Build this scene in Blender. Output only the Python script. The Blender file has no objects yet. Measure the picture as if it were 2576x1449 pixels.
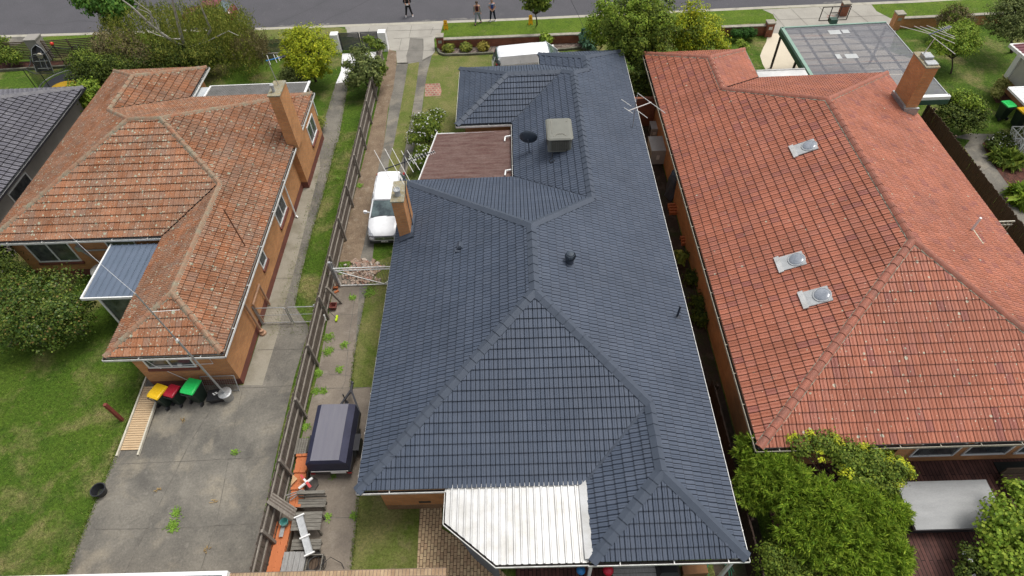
import bpy, math, random
from mathutils import Vector, Matrix
random.seed(7)
scene = bpy.context.scene
# ---------------------------------------------------------------- camera
F0, PIT, YAW, ROLL, CH = 1535.786, 0.878392527, -0.0281140099, -0.0549140889, 23.5
_f = Vector((math.sin(YAW)*math.cos(PIT), math.cos(YAW)*math.cos(PIT), -math.sin(PIT)))
_r0 = Vector((math.cos(YAW), -math.sin(YAW), 0)); _u0 = _r0.cross(_f)
_r = _r0*math.cos(ROLL) + _u0*math.sin(ROLL); _u = -_r0*math.sin(ROLL) + _u0*math.cos(ROLL)
def at(x, y, z=0.0):
    """ground-truth measurement helper: photo coordinate (2576 wide) -> world point on the level z"""
    d = _f*F0 + _r*(x-1288) - _u*(y-724.5); t = (z-CH)/d.z
    return Vector((d.x*t, d.y*t, z))
cam = bpy.data.cameras.new("camera"); camo = bpy.data.objects.new("camera", cam)
scene.collection.objects.link(camo)
m = Matrix((( _r.x, _u.x, -_f.x, 0), (_r.y, _u.y, -_f.y, 0), (_r.z, _u.z, -_f.z, CH), (0,0,0,1)))
camo.matrix_world = m
cam.sensor_fit = 'HORIZONTAL'; cam.sensor_width = 36; cam.lens = F0/2576*36
cam.clip_start = 0.1; cam.clip_end = 2000
scene.camera = camo
# ---------------------------------------------------------------- world, sun, exposure
SUN_EL, SUN_AZ = math.radians(68), math.radians(62)      # azimuth clockwise from +Y
w = bpy.data.worlds.new("World"); scene.world = w; w.use_nodes = True
nt = w.node_tree; nt.nodes.clear()
sky = nt.nodes.new('ShaderNodeTexSky'); sky.sky_type = 'NISHITA'; sky.sun_disc = False
sky.sun_elevation = SUN_EL; sky.sun_rotation = SUN_AZ; sky.air_density = 1.0; sky.dust_density = 3.5; sky.ozone_density = 0.6
bg = nt.nodes.new('ShaderNodeBackground'); bg.inputs[1].default_value = 0.135
hs = nt.nodes.new('ShaderNodeHueSaturation'); hs.inputs['Saturation'].default_value = 0.28
wo = nt.nodes.new('ShaderNodeOutputWorld')
nt.links.new(sky.outputs[0], hs.inputs['Color']); nt.links.new(hs.outputs[0], bg.inputs[0]); nt.links.new(bg.outputs[0], wo.inputs[0])
sl = bpy.data.lights.new("sun", 'SUN'); sl.energy = 1.75; sl.angle = math.radians(24); sl.color = (1.0, 0.965, 0.91)
so = bpy.data.objects.new("sun", sl); scene.collection.objects.link(so)
sd = Vector((math.sin(SUN_AZ)*math.cos(SUN_EL), math.cos(SUN_AZ)*math.cos(SUN_EL), math.sin(SUN_EL)))
so.rotation_euler = sd.to_track_quat('Z', 'Y').to_euler(); so.location = (0, 0, 40)
vs = scene.view_settings; vs.view_transform = 'Standard'; vs.look = 'None'; vs.gamma = 1; vs.exposure = 0.42; vs.use_curve_mapping = False
# ---------------------------------------------------------------- materials
MATS = {}
def newmat(name):
    mt = bpy.data.materials.new(name); mt.use_nodes = True; t = mt.node_tree
    b = t.nodes['Principled BSDF']; MATS[name] = mt
    return mt, t, b
def N(t, typ, **kw):
    n = t.nodes.new(typ)
    for k, v in kw.items(): setattr(n, k, v)
    return n
def mixc(t, a, b, fac, typ='MIX'):
    n = N(t, 'ShaderNodeMix', data_type='RGBA', blend_type=typ)
    for s, v in ((6, a), (7, b)):
        if hasattr(v, 'links'): t.links.new(v, n.inputs[s])
        else: n.inputs[s].default_value = (*v, 1) if len(v) == 3 else v
    if hasattr(fac, 'links'): t.links.new(fac, n.inputs[0])
    else: n.inputs[0].default_value = fac
    return n.outputs[2]
def ramp(t, src, stops, interp='LINEAR'):
    n = N(t, 'ShaderNodeValToRGB'); n.color_ramp.interpolation = interp
    el = n.color_ramp.elements
    while len(el) < len(stops): el.new(0.5)
    for e, (p, c) in zip(el, stops):
        e.position = p; e.color = (*c, 1) if len(c) == 3 else c
    t.links.new(src, n.inputs[0]); return n.outputs[0]
def gray(a): return (a, a, a)
def noise(t, coord, scale, detail=4, rough=.55, dist=0.0, out=0):
    n = N(t, 'ShaderNodeTexNoise'); n.inputs['Scale'].default_value = scale; n.inputs['Detail'].default_value = detail
    n.inputs['Roughness'].default_value = rough; n.inputs['Distortion'].default_value = dist
    t.links.new(coord, n.inputs['Vector']); return n.outputs[out]
def mapping(t, coord, scale=(1,1,1), rot=(0,0,0), loc=(0,0,0)):
    n = N(t, 'ShaderNodeMapping'); n.inputs['Scale'].default_value = scale; n.inputs['Rotation'].default_value = rot; n.inputs['Location'].default_value = loc
    t.links.new(coord, n.inputs['Vector']); return n.outputs[0]
def uvn(t): return N(t, 'ShaderNodeUVMap').outputs[0]
def posn(t): return N(t, 'ShaderNodeNewGeometry').outputs['Position']
def bump(t, b, h, strength=.3, dist=.02, prev=None):
    n = N(t, 'ShaderNodeBump'); n.inputs['Strength'].default_value = strength; n.inputs['Distance'].default_value = dist
    t.links.new(h, n.inputs['Height'])
    if prev: t.links.new(prev, n.inputs['Normal'])
    t.links.new(n.outputs[0], b.inputs['Normal']); return n.outputs[0]
def M(name, c1, c2=None, scale=3.0, rough=.7, bmp=.15, bscale=40, metal=0.0, stretch=(1,1,1), fine=.25, spec=.4):
    """general worn surface: two tones, speckle, relief"""
    if name in MATS: return MATS[name]
    mt, t, b = newmat(name); c2 = c2 or tuple(x*.75 for x in c1)
    co = mapping(t, N(t, 'ShaderNodeTexCoord').outputs['Object'], stretch)
    c = mixc(t, c1, c2, ramp(t, noise(t, co, scale, 6, .6), [(.35, gray(0)), (.68, gray(1))]))
    sp = ramp(t, noise(t, co, bscale, 3, .7), [(.3, gray(1-fine)), (.7, gray(1+fine*.4))])
    c = mixc(t, c, sp, 1.0, 'MULTIPLY')
    t.links.new(c, b.inputs['Base Color']); b.inputs['Roughness'].default_value = rough; b.inputs['Metallic'].default_value = metal
    b.inputs['Specular IOR Level'].default_value = spec
    if bmp: bump(t, b, noise(t, co, bscale, 4), bmp, .02)
    return mt
def math_(t, op, a, b2=None):
    n = N(t, 'ShaderNodeMath', operation=op)
    for i, v in enumerate((a, b2)):
        if v is None: continue
        if hasattr(v, 'links'): t.links.new(v, n.inputs[i])
        else: n.inputs[i].default_value = v
    return n.outputs[0]
def tile_mat(name, stops, jn=1, lap=(.45,.6), dark=.75, lichen=0, lfront=1, wth=(.46,.66), lichen_cols=None, weather=None, rough=.75, spec=.3, streak=.3, wet=None):
    """roof tiles: uv counts tiles across and courses up, so every tile has its own tone"""
    mt, t, b = newmat(name); uv = uvn(t)
    fl = N(t, 'ShaderNodeVectorMath', operation='FLOOR'); t.links.new(uv, fl.inputs[0])
    wn = N(t, 'ShaderNodeTexWhiteNoise', noise_dimensions='2D'); t.links.new(fl.outputs[0], wn.inputs['Vector'])
    pos = N(t, 'ShaderNodeTexCoord').outputs['Object']
    c = ramp(t, wn.outputs['Value'], stops)
    big = ramp(t, noise(t, pos, .55, 5, .6), [(.3, gray(dark)), (.7, gray(1.08))])
    c = mixc(t, c, big, 1.0, 'MULTIPLY')
    st = noise(t, mapping(t, uv, (9, 1.2, 1)), 3.0, 4, .7)
    c = mixc(t, c, ramp(t, st, [(.3, gray(1-streak)), (.72, gray(1.1))]), 1.0, 'MULTIPLY')
    if weather:
        wf = ramp(t, noise(t, pos, .9, 7, .68), [(wth[0], gray(0)), (wth[1], gray(.85))])
        st2 = ramp(t, noise(t, mapping(t, uv, (4, .8, 1)), 4.0, 5, .7), [(.42, gray(0)), (.62, gray(1))])
        c = mixc(t, c, weather, math_(t, 'MULTIPLY', wf, st2))
    if lichen:
        dst = noise(t, pos, 9, 3, .6, out=1)
        pv = N(t, 'ShaderNodeVectorMath', operation='MULTIPLY_ADD'); t.links.new(dst, pv.inputs[0]); pv.inputs[1].default_value = (.07,)*3; t.links.new(pos, pv.inputs[2])
        for sc, thr, col, dens in ((6.5, .26, lichen_cols[0], lichen), (13, .22, lichen_cols[1], lichen+.05), (3.6, .22, lichen_cols[2], lichen-.04)):
            v = N(t, 'ShaderNodeTexVoronoi', feature='F1'); v.inputs['Scale'].default_value = sc; t.links.new(pv.outputs[0], v.inputs['Vector'])
            sel = N(t, 'ShaderNodeSeparateColor'); t.links.new(v.outputs['Color'], sel.inputs[0])
            patch = ramp(t, noise(t, pos, .7, 4, .6), [(.3, gray(.25)), (.65, gray(1.25))])
            nz = N(t, 'ShaderNodeSeparateXYZ'); t.links.new(N(t, 'ShaderNodeNewGeometry').outputs['True Normal'], nz.inputs[0])
            ff = ramp(t, math_(t, 'MULTIPLY', nz.outputs[1], -1), [(.1, gray(lfront)), (.3, gray(1))])
            thrv = math_(t, 'MULTIPLY', math_(t, 'MULTIPLY', patch, dens), ff)
            on = math_(t, 'LESS_THAN', sel.outputs[0], thrv)
            rad = math_(t, 'MULTIPLY', sel.outputs[1], thr)
            f1 = math_(t, 'LESS_THAN', v.outputs['Distance'], math_(t, 'ADD', rad, .06))
            core = math_(t, 'LESS_THAN', v.outputs['Distance'], math_(t, 'MULTIPLY', rad, .45))
            f = math_(t, 'MULTIPLY', f1, on); f = math_(t, 'MULTIPLY', f, math_(t, 'SUBTRACT', .85, math_(t, 'MULTIPLY', core, .5)))
            c = mixc(t, c, col, f)
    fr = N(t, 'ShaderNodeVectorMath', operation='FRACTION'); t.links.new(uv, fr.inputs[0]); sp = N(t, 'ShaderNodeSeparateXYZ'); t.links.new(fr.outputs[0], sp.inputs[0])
    c = mixc(t, c, ramp(t, sp.outputs[1], [(.02, gray(lap[0])), (.10, gray(1))]), 1.0, 'MULTIPLY')  # dark lap and joint lines: grime and groove shade put into the colour
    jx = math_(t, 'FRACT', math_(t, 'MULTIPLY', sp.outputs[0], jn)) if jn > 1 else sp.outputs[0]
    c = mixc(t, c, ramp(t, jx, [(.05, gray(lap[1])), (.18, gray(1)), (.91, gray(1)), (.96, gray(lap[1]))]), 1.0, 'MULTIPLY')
    t.links.new(c, b.inputs['Base Color']); b.inputs['Roughness'].default_value = rough; b.inputs['Specular IOR Level'].default_value = spec
    bump(t, b, noise(t, pos, 60, 4, .7), .25, .01)
    return mt
def brick_mat(name, c1, c2, mortar, bw=.24, bh=.086, dirt=.3, mort=.012):
    mt, t, b = newmat(name); uv = uvn(t)
    br = N(t, 'ShaderNodeTexBrick'); t.links.new(uv, br.inputs['Vector'])
    br.inputs['Color1'].default_value = (*c1, 1); br.inputs['Color2'].default_value = (*c2, 1); br.inputs['Mortar'].default_value = (*mortar, 1)
    br.inputs['Scale'].default_value = 1; br.inputs['Brick Width'].default_value = bw; br.inputs['Row Height'].default_value = bh; br.inputs['Mortar Size'].default_value = mort
    br.inputs['Mortar Smooth'].default_value = .2
    d = ramp(t, noise(t, uv, 1.3, 6, .65), [(.3, gray(1-dirt)), (.7, gray(1.08))])
    c = mixc(t, br.outputs[0], d, 1.0, 'MULTIPLY')
    c = mixc(t, c, ramp(t, noise(t, uv, 30, 3, .7), [(.3, gray(.8)), (.7, gray(1.1))]), 1.0, 'MULTIPLY')
    t.links.new(c, b.inputs['Base Color']); b.inputs['Roughness'].default_value = .85; b.inputs['Specular IOR Level'].default_value = .2
    bump(t, b, br.outputs['Fac'], -.4, .01)
    return mt
def leaf_mat(name, stops, rough=.65, spec=.18):
    mt, t, b = newmat(name)
    g = N(t, 'ShaderNodeNewGeometry'); k_ = 1.5 if max(stops[-1][1]) < .45 else 1.0
    c = ramp(t, g.outputs['Random Per Island'], [(p_, tuple(min(.8, v_*k_) for v_ in q_)) for p_, q_ in stops])
    pn = ramp(t, noise(t, g.outputs['Position'], 2.1, 4, .65), [(.32, gray(.55)), (.68, gray(1.25))])
    c = mixc(t, c, pn, 1.0, 'MULTIPLY')
    t.links.new(c, b.inputs['Base Color']); b.inputs['Roughness'].default_value = rough; b.inputs['Specular IOR Level'].default_value = spec
    tr = N(t, 'ShaderNodeBsdfTranslucent'); t.links.new(c, tr.inputs['Color'])
    mx = N(t, 'ShaderNodeMixShader'); mx.inputs[0].default_value = .25
    t.links.new(b.outputs[0], mx.inputs[1]); t.links.new(tr.outputs[0], mx.inputs[2])
    t.links.new(mx.outputs[0], t.nodes['Material Output'].inputs['Surface'])
    return mt
def ground_mat(name, base, layers, rough=.9, bmp=.5, bscale=25, bdist=.03, fine=((.3, .7), (.7, 1.15)), fscale=22):
    """base colour + noise-shaped patches of other colours in world metres"""
    mt, t, b = newmat(name); p = posn(t); c = base
    for col, sc, lo, hi, amt, off in layers:
        f = ramp(t, noise(t, mapping(t, p, loc=(off, off*.7, 0)), sc, 7, .62, .3), [(lo, gray(0)), (hi, gray(amt))])
        c = mixc(t, c, col, f)
    for fs, k in ((fscale, 1), (fscale*3.1, .8)):
        f = ramp(t, noise(t, p, fs, 4, .75), [(fine[0][0], gray(1-(1-fine[0][1])*k)), (fine[1][0], gray(1+(fine[1][1]-1)*k))])
        c = mixc(t, c, f, 1.0, 'MULTIPLY')
    t.links.new(c, b.inputs['Base Color']); b.inputs['Roughness'].default_value = rough; b.inputs['Specular IOR Level'].default_value = .15
    n1 = bump(t, b, noise(t, p, bscale, 6, .7), bmp, bdist)
    return mt
# roofs
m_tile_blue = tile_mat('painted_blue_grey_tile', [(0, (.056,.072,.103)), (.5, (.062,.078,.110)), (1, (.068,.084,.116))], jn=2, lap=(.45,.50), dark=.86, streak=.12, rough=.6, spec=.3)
m_cap_blue = M('painted_blue_grey_capping', (.063,.077,.103), (.054,.067,.09), 1.2, .6, .1, 60, fine=.08, spec=.3)
LC = ((.33,.34,.25), (.42,.38,.31), (.27,.31,.24))
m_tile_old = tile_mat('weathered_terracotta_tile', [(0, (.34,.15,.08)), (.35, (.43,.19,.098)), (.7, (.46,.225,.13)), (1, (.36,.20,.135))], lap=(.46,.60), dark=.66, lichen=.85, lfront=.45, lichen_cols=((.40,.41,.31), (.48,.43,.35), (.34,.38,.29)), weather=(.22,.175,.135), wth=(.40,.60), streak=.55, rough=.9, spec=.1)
m_cap_old = M('weathered_terracotta_capping', (.34,.16,.095), (.27,.26,.19), 1.8, .9, .3, 30, fine=.45, spec=.1)
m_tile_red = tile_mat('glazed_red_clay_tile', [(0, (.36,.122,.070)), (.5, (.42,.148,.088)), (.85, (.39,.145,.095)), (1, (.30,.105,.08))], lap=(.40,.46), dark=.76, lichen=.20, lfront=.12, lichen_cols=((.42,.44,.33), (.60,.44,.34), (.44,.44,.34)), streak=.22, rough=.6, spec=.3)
m_cap_red = M('red_clay_capping', (.40,.14,.09), (.28,.12,.085), 2.4, .7, .3, 30, fine=.35)
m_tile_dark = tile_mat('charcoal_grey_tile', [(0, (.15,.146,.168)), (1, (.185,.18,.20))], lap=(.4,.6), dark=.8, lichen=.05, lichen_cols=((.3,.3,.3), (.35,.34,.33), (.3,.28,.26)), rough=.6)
m_under = M('dark_roof_valley_metal', (.03,.033,.04), None, 3, .7)  # near-black metal for the underlay below the tiles
m_mortar = M('lichened_mortar_bedding', (.42,.42,.32), (.07,.07,.06), 7, .95, .5, 30, fine=.5)
# walls
m_brick_or = brick_mat('orange_brick', (.64,.29,.11), (.53,.225,.09), (.42,.28,.16), dirt=.25)
m_brick_red = brick_mat('red_brick', (.34,.115,.06), (.25,.085,.05), (.2,.12,.09), dirt=.35)
m_brick_low = brick_mat('dark_red_plinth_brick', (.25,.075,.05), (.19,.06,.045), (.16,.1,.08))
m_brick_tan = brick_mat('tan_brick', (.34,.20,.10), (.26,.14,.07), (.25,.2,.15))
m_brick_cream = brick_mat('cream_brick_top', (.47,.34,.21), (.38,.25,.15), (.22,.16,.12), bw=.12, bh=.23, dirt=.45)
m_render = M('grey_rendered_wall', (.30,.28,.25), (.24,.225,.2), 1, .85, .2, 60, fine=.1)
m_cream = M('pale_cream_weatherboard', (.55,.54,.48), (.48,.47,.42), 1.5, .7, .1)
m_white = M('white_gloss_paint', (.80,.80,.78), (.70,.70,.68), 4, .4, .05, fine=.06)
m_white_gut = M('white_painted_gutter', (.78,.78,.75), (.55,.54,.5), 5, .45, .05, fine=.12)
m_cream_gut = M('aged_cream_gutter', (.42,.38,.29), (.26,.24,.19), 3, .6, .1, fine=.3)
m_gut_in = M('dirty_gutter_trough', (.03,.028,.028), (.06,.05,.04), 6, .9)
m_eave = M('white_eave_lining', (.6,.6,.57), None, 2, .7)
m_glass = M('dark_window_glass', (.03,.035,.04), (.10,.11,.11), 2.5, .08, 0, spec=.8, fine=0)
m_curtain = M('pale_curtain_behind_glass', (.36,.35,.31), (.22,.22,.2), 6, .2, 0, stretch=(6,1,.2))
m_zinc = M('galvanised_steel', (.48,.49,.49), (.36,.37,.37), 8, .42, .08, metal=.55, fine=.15)
m_zinc_new = M('new_bright_zincalume_sheet', (.60,.60,.59), (.46,.45,.42), 1.8, .42, .05, 40, metal=.2, fine=.14)
m_blue_sheet = M('blue_grey_steel_sheet', (.115,.145,.195), (.10,.13,.175), 1.5, .4, .05, fine=.06)
m_brown_sheet = M('faded_brown_corrugated_sheet', (.17,.095,.082), (.27,.19,.165), 2.6, .8, .15, 25, stretch=(.3,2.2,1), fine=.4, spec=.15)
m_poly = M('grey_corrugated_polycarbonate', (.20,.205,.22), (.15,.155,.17), .8, .35, .05, stretch=(.4,2,1), fine=.15)
m_green_paint = M('sage_green_painted_steel', (.22,.34,.27), (.19,.30,.24), 2, .5, .05, fine=.08)
m_green_dk = M('dark_green_painted_steel', (.045,.10,.07), None, 2, .5, .05)
m_brown_post = M('dark_brown_painted_post', (.05,.038,.03), None, 4, .6)
m_black_steel = M('black_powder_coated_steel', (.025,.025,.03), (.035,.035,.04), 3, .45, .03)
m_black_plastic = M('black_plastic', (.02,.021,.024), (.03,.03,.033), 4, .4, .05)
m_alu = M('bare_aluminium_tube', (.72,.70,.66), None, 8, .4, 0, metal=.2, fine=.05)
m_blue_pl = M('blue_plastic', (.03,.22,.55), None, 3, .4, 0)
m_flash = M('grey_skylight_flashing', (.40,.41,.41), None, 3, .45, .05, fine=.05)
m_dome = M('clear_acrylic_dome', (.17,.19,.22), (.27,.29,.32), 5, .15, 0, 20, spec=.9, fine=.05)
m_ac = M('beige_cooler_plastic', (.175,.175,.148), (.15,.15,.127), 2, .55, .05, fine=.06)
m_ac_dk = M('dark_cooler_vent', (.07,.062,.05), (.05,.045,.035), 5, .7)  # one dark brown tone for vent panels and louvres
m_dish = M('dark_blue_painted_dish', (.045,.06,.08), None, 3, .6, .02, fine=.05)
# timber
def timber(n, a, b2, s=(12,1,1)): return M(n, a, b2, 3, .9, .35, 25, stretch=s, fine=.35, spec=.1)
m_paling = timber('weathered_grey_paling', (.19,.16,.135), (.11,.09,.075), (5,5,.5))
m_rail = timber('weathered_grey_rail', (.30,.27,.23), (.19,.165,.14), (6,.6,6))
m_grey_tim = timber('weathered_silver_timber', (.24,.225,.195), (.13,.12,.10), (1,9,4))
m_grey_tim2 = timber('weathered_silver_boards', (.34,.34,.33), (.26,.25,.24), (7,1,4))
m_brown_pal = timber('brown_paling', (.125,.09,.065), (.09,.065,.048), (5,5,.5))
m_new_tim = M('fresh_pine_board', (.58,.43,.26), (.48,.33,.19), 3, .8, .2, 25, stretch=(1,9,4), fine=.2)
m_cream_tim = M('cream_painted_timber', (.62,.58,.47), (.5,.46,.37), 4, .7, .1)
m_red_post = M('dark_red_painted_post', (.22,.05,.035), (.16,.04,.03), 6, .7, .2)
def deck_mat():
    mt, t, b = newmat('dark_brown_decking'); p = posn(t)
    br = N(t, 'ShaderNodeTexBrick', offset=.37); t.links.new(mapping(t, p, rot=(0,0,math.pi/2)), br.inputs['Vector'])
    for k, v in (('Color1', (.095,.042,.034,1)), ('Color2', (.060,.028,.024,1)), ('Mortar', (.008,.005,.005,1))): br.inputs[k].default_value = v
    for k, v in (('Scale', 1), ('Brick Width', 3.1), ('Row Height', .14), ('Mortar Size', .012), ('Bias', -.1)): br.inputs[k].default_value = v
    c = mixc(t, br.outputs[0], ramp(t, noise(t, p, 2.2, 5, .7), [(.3, gray(.7)), (.7, gray(1.5))]), 1.0, 'MULTIPLY')
    t.links.new(c, b.inputs['Base Color']); b.inputs['Roughness'].default_value = .75; b.inputs['Specular IOR Level'].default_value = .2; bump(t, b, br.outputs['Fac'], -.5, .015); return mt
m_deck = deck_mat()
# ground
m_grass = ground_mat('lawn_grass', (.066,.125,.012), [((.105,.165,.020), .35, .38, .7, .9, 0), ((.27,.225,.10), .40, .49, .66, .85, 13), ((.038,.085,.009), .7, .5, .72, .85, 31), ((.31,.24,.11), 1.7, .61, .76, .6, 51)], fine=((.3, .45), (.7, 1.4)), fscale=7, bscale=14, bmp=1.0, bdist=.08)
m_verge = ground_mat('bright_verge_grass', (.085,.145,.012), [((.13,.185,.022), .6, .4, .7, .8, 3), ((.19,.18,.07), 1.1, .56, .78, .7, 9), ((.05,.09,.014), 1.3, .52, .7, .7, 19)], fine=((.3, .5), (.7, 1.35)), fscale=8, bmp=.8, bdist=.05)
m_dryg = ground_mat('dry_patchy_grass', (.20,.195,.07), [((.095,.145,.02), .7, .38, .66, .9, 5), ((.24,.19,.11), 1.6, .55, .75, .8, 17)], fine=((.3, .55), (.7, 1.25)), fscale=10, bmp=.8, bdist=.05)
m_dirt = ground_mat('dry_leafy_dirt', (.235,.175,.12), [((.155,.11,.075), 1.3, .4, .65, .9, 2), ((.34,.29,.22), 2.4, .55, .75, .8, 7), ((.10,.105,.035), 1.0, .62, .78, .8, 21)], fine=((.3, .6), (.7, 1.3)), fscale=14, bmp=.8)
m_conc = ground_mat('aged_grey_concrete', (.225,.208,.175), [((.125,.118,.104), .45, .38, .62, .95, 4), ((.33,.29,.22), .6, .52, .72, .8, 14), ((.11,.104,.092), 1.6, .55, .75, .7, 24), ((.30,.28,.24), 3.5, .58, .74, .5, 34)], fine=((.3, .74), (.7, 1.1)), fscale=12, bmp=.3, bscale=50, bdist=.01)
m_conc2 = ground_mat('pale_driveway_concrete', (.36,.34,.295), [((.29,.27,.235), .7, .42, .68, .9, 6), ((.22,.205,.18), 1.6, .58, .8, .5, 26)], fine=((.3, .85), (.7, 1.06)), fscale=16, bmp=.2, bscale=50, bdist=.01)
m_conc3 = ground_mat('stained_brown_concrete', (.235,.20,.16), [((.17,.145,.12), .9, .4, .66, .9, 8), ((.33,.29,.24), 1.3, .55, .75, .7, 28)], fine=((.3, .8), (.7, 1.1)), fscale=14, bmp=.25, bscale=50, bdist=.01)
m_stain = ground_mat('oil_darkened_concrete', (.215,.20,.175), [((.13,.125,.11), 1.0, .38, .75, .9, 3)], fine=((.3, .8), (.7, 1.1)))
m_whitec = ground_mat('white_painted_paving', (.78,.78,.77), [((.6,.6,.6), 1.3, .5, .75, .6, 6)], fine=((.3, .92), (.7, 1.02)), bmp=.1)
m_creamc = ground_mat('cream_driveway_concrete', (.60,.53,.41), [((.5,.44,.34), .7, .5, .75, .6, 6)], fine=((.3, .92), (.7, 1.02)), bmp=.1)
m_asph = ground_mat('worn_grey_asphalt', (.094,.091,.099), [((.082,.081,.087), .5, .4, .7, .9, 1), ((.16,.155,.15), 1.1, .62, .8, .5, 19)], fine=((.3, .72), (.7, 1.22)), fscale=14, bmp=.4, bscale=60, bdist=.01)
m_kerb = ground_mat('pale_kerb_concrete', (.40,.375,.31), [((.25,.235,.2), 1.2, .5, .7, .8, 3)], fine=((.3, .8), (.7, 1.1)), bmp=.2)
m_mulch = ground_mat('bark_and_stone_mulch', (.25,.20,.17), [((.09,.065,.055), 4, .42, .6, .9, 3), ((.45,.40,.36), 7, .58, .7, .9, 11)], fine=((.3, .55), (.7, 1.35)), fscale=18, bmp=1, bdist=.04)
m_redmulch = ground_mat('red_bark_mulch', (.13,.055,.04), [((.05,.03,.025), 3, .42, .65, .9, 3), ((.22,.14,.1), 6, .6, .75, .7, 11)], fine=((.3, .55), (.7, 1.35)), fscale=18, bmp=1, bdist=.04)
m_darkearth = ground_mat('damp_dark_earth', (.055,.042,.032), [((.12,.09,.07), 2, .5, .7, .8, 3), ((.04,.055,.02), 1.2, .5, .7, .8, 13)], fine=((.3, .6), (.7, 1.3)), bmp=.8)
m_joint = M('dark_concrete_joint', (.09,.082,.07), (.19,.175,.15), 4, .9)
def paver_mat():
    mt, t, b = newmat('sandstone_brick_paving'); p = posn(t)
    br = N(t, 'ShaderNodeTexBrick', offset=.5); t.links.new(mapping(t, p, rot=(0,0,math.pi/2)), br.inputs['Vector'])
    for k, v in (('Color1', (.56,.43,.26,1)), ('Color2', (.42,.28,.17,1)), ('Mortar', (.10,.06,.035,1))): br.inputs[k].default_value = v
    for k, v in (('Scale', 1), ('Brick Width', .23), ('Row Height', .125), ('Mortar Size', .012), ('Bias', -.2)): br.inputs[k].default_value = v
    c = mixc(t, br.outputs[0], ramp(t, noise(t, p, 5, 5, .7), [(.3, gray(.6)), (.7, gray(1.15))]), 1.0, 'MULTIPLY')
    t.links.new(c, b.inputs['Base Color']); b.inputs['Roughness'].default_value = .9; bump(t, b, br.outputs['Fac'], -.5, .015); return mt
m_paver = paver_mat()
m_redpaver = brick_mat('broken_red_pavers', (.42,.17,.13), (.30,.12,.10), (.35,.28,.2), bw=.25, bh=.25, dirt=.4, mort=.04)
# foliage
L_bright = leaf_mat('yellow_green_leaf', [(0, (.12,.17,.010)), (.5, (.215,.255,.014)), (.85, (.29,.31,.016)), (1, (.36,.34,.02))])
L_mid = leaf_mat('mid_green_leaf', [(0, (.045,.078,.010)), (.5, (.085,.125,.016)), (1, (.165,.20,.026))])
L_fresh = leaf_mat('fresh_green_leaf', [(0, (.08,.14,.014)), (.6, (.14,.205,.02)), (1, (.23,.285,.035))])
L_dark = leaf_mat('dark_green_leaf', [(0, (.025,.042,.008)), (.6, (.055,.08,.013)), (1, (.105,.13,.02))])
L_maple = leaf_mat('maple_green_leaf', [(0, (.03,.085,.012)), (.6, (.065,.14,.02)), (1, (.12,.2,.03))])
L_olive = leaf_mat('grey_olive_leaf', [(0, (.05,.07,.02)), (.6, (.09,.115,.03)), (1, (.17,.19,.06))])
L_wil = leaf_mat('weeping_gum_leaf', [(0, (.065,.095,.016)), (.5, (.135,.16,.025)), (1, (.24,.235,.045))])
L_brown = leaf_mat('browning_leaf', [(0, (.07,.065,.03)), (.5, (.12,.10,.045)), (1, (.16,.13,.055))])
L_camel = leaf_mat('camellia_leaf', [(0, (.025,.05,.010)), (.55, (.06,.10,.016)), (.9, (.12,.15,.025)), (1, (.16,.10,.035))], rough=.35)
L_feather = leaf_mat('feathery_green_needle', [(0, (.07,.13,.012)), (.5, (.15,.23,.022)), (1, (.27,.34,.035))])
L_tip = leaf_mat('lime_tip_leaf', [(0, (.25,.30,.02)), (1, (.42,.42,.03))])
L_flower = leaf_mat('white_flower_petal', [(0, (.75,.75,.72)), (1, (.85,.83,.80))])
L_weed = leaf_mat('weed_leaf', [(0, (.09,.17,.02)), (1, (.17,.28,.04))])
L_dry = leaf_mat('dry_weed', [(0, (.22,.14,.06)), (1, (.3,.22,.1))])
m_bark = M('brown_bark', (.10,.075,.055), (.06,.045,.035), 6, .9, .6, 20, stretch=(1,1,.3), fine=.4)
m_gumbark = M('pale_gum_bark', (.52,.50,.45), (.33,.31,.28), 5, .8, .3, 20, fine=.15)
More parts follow.
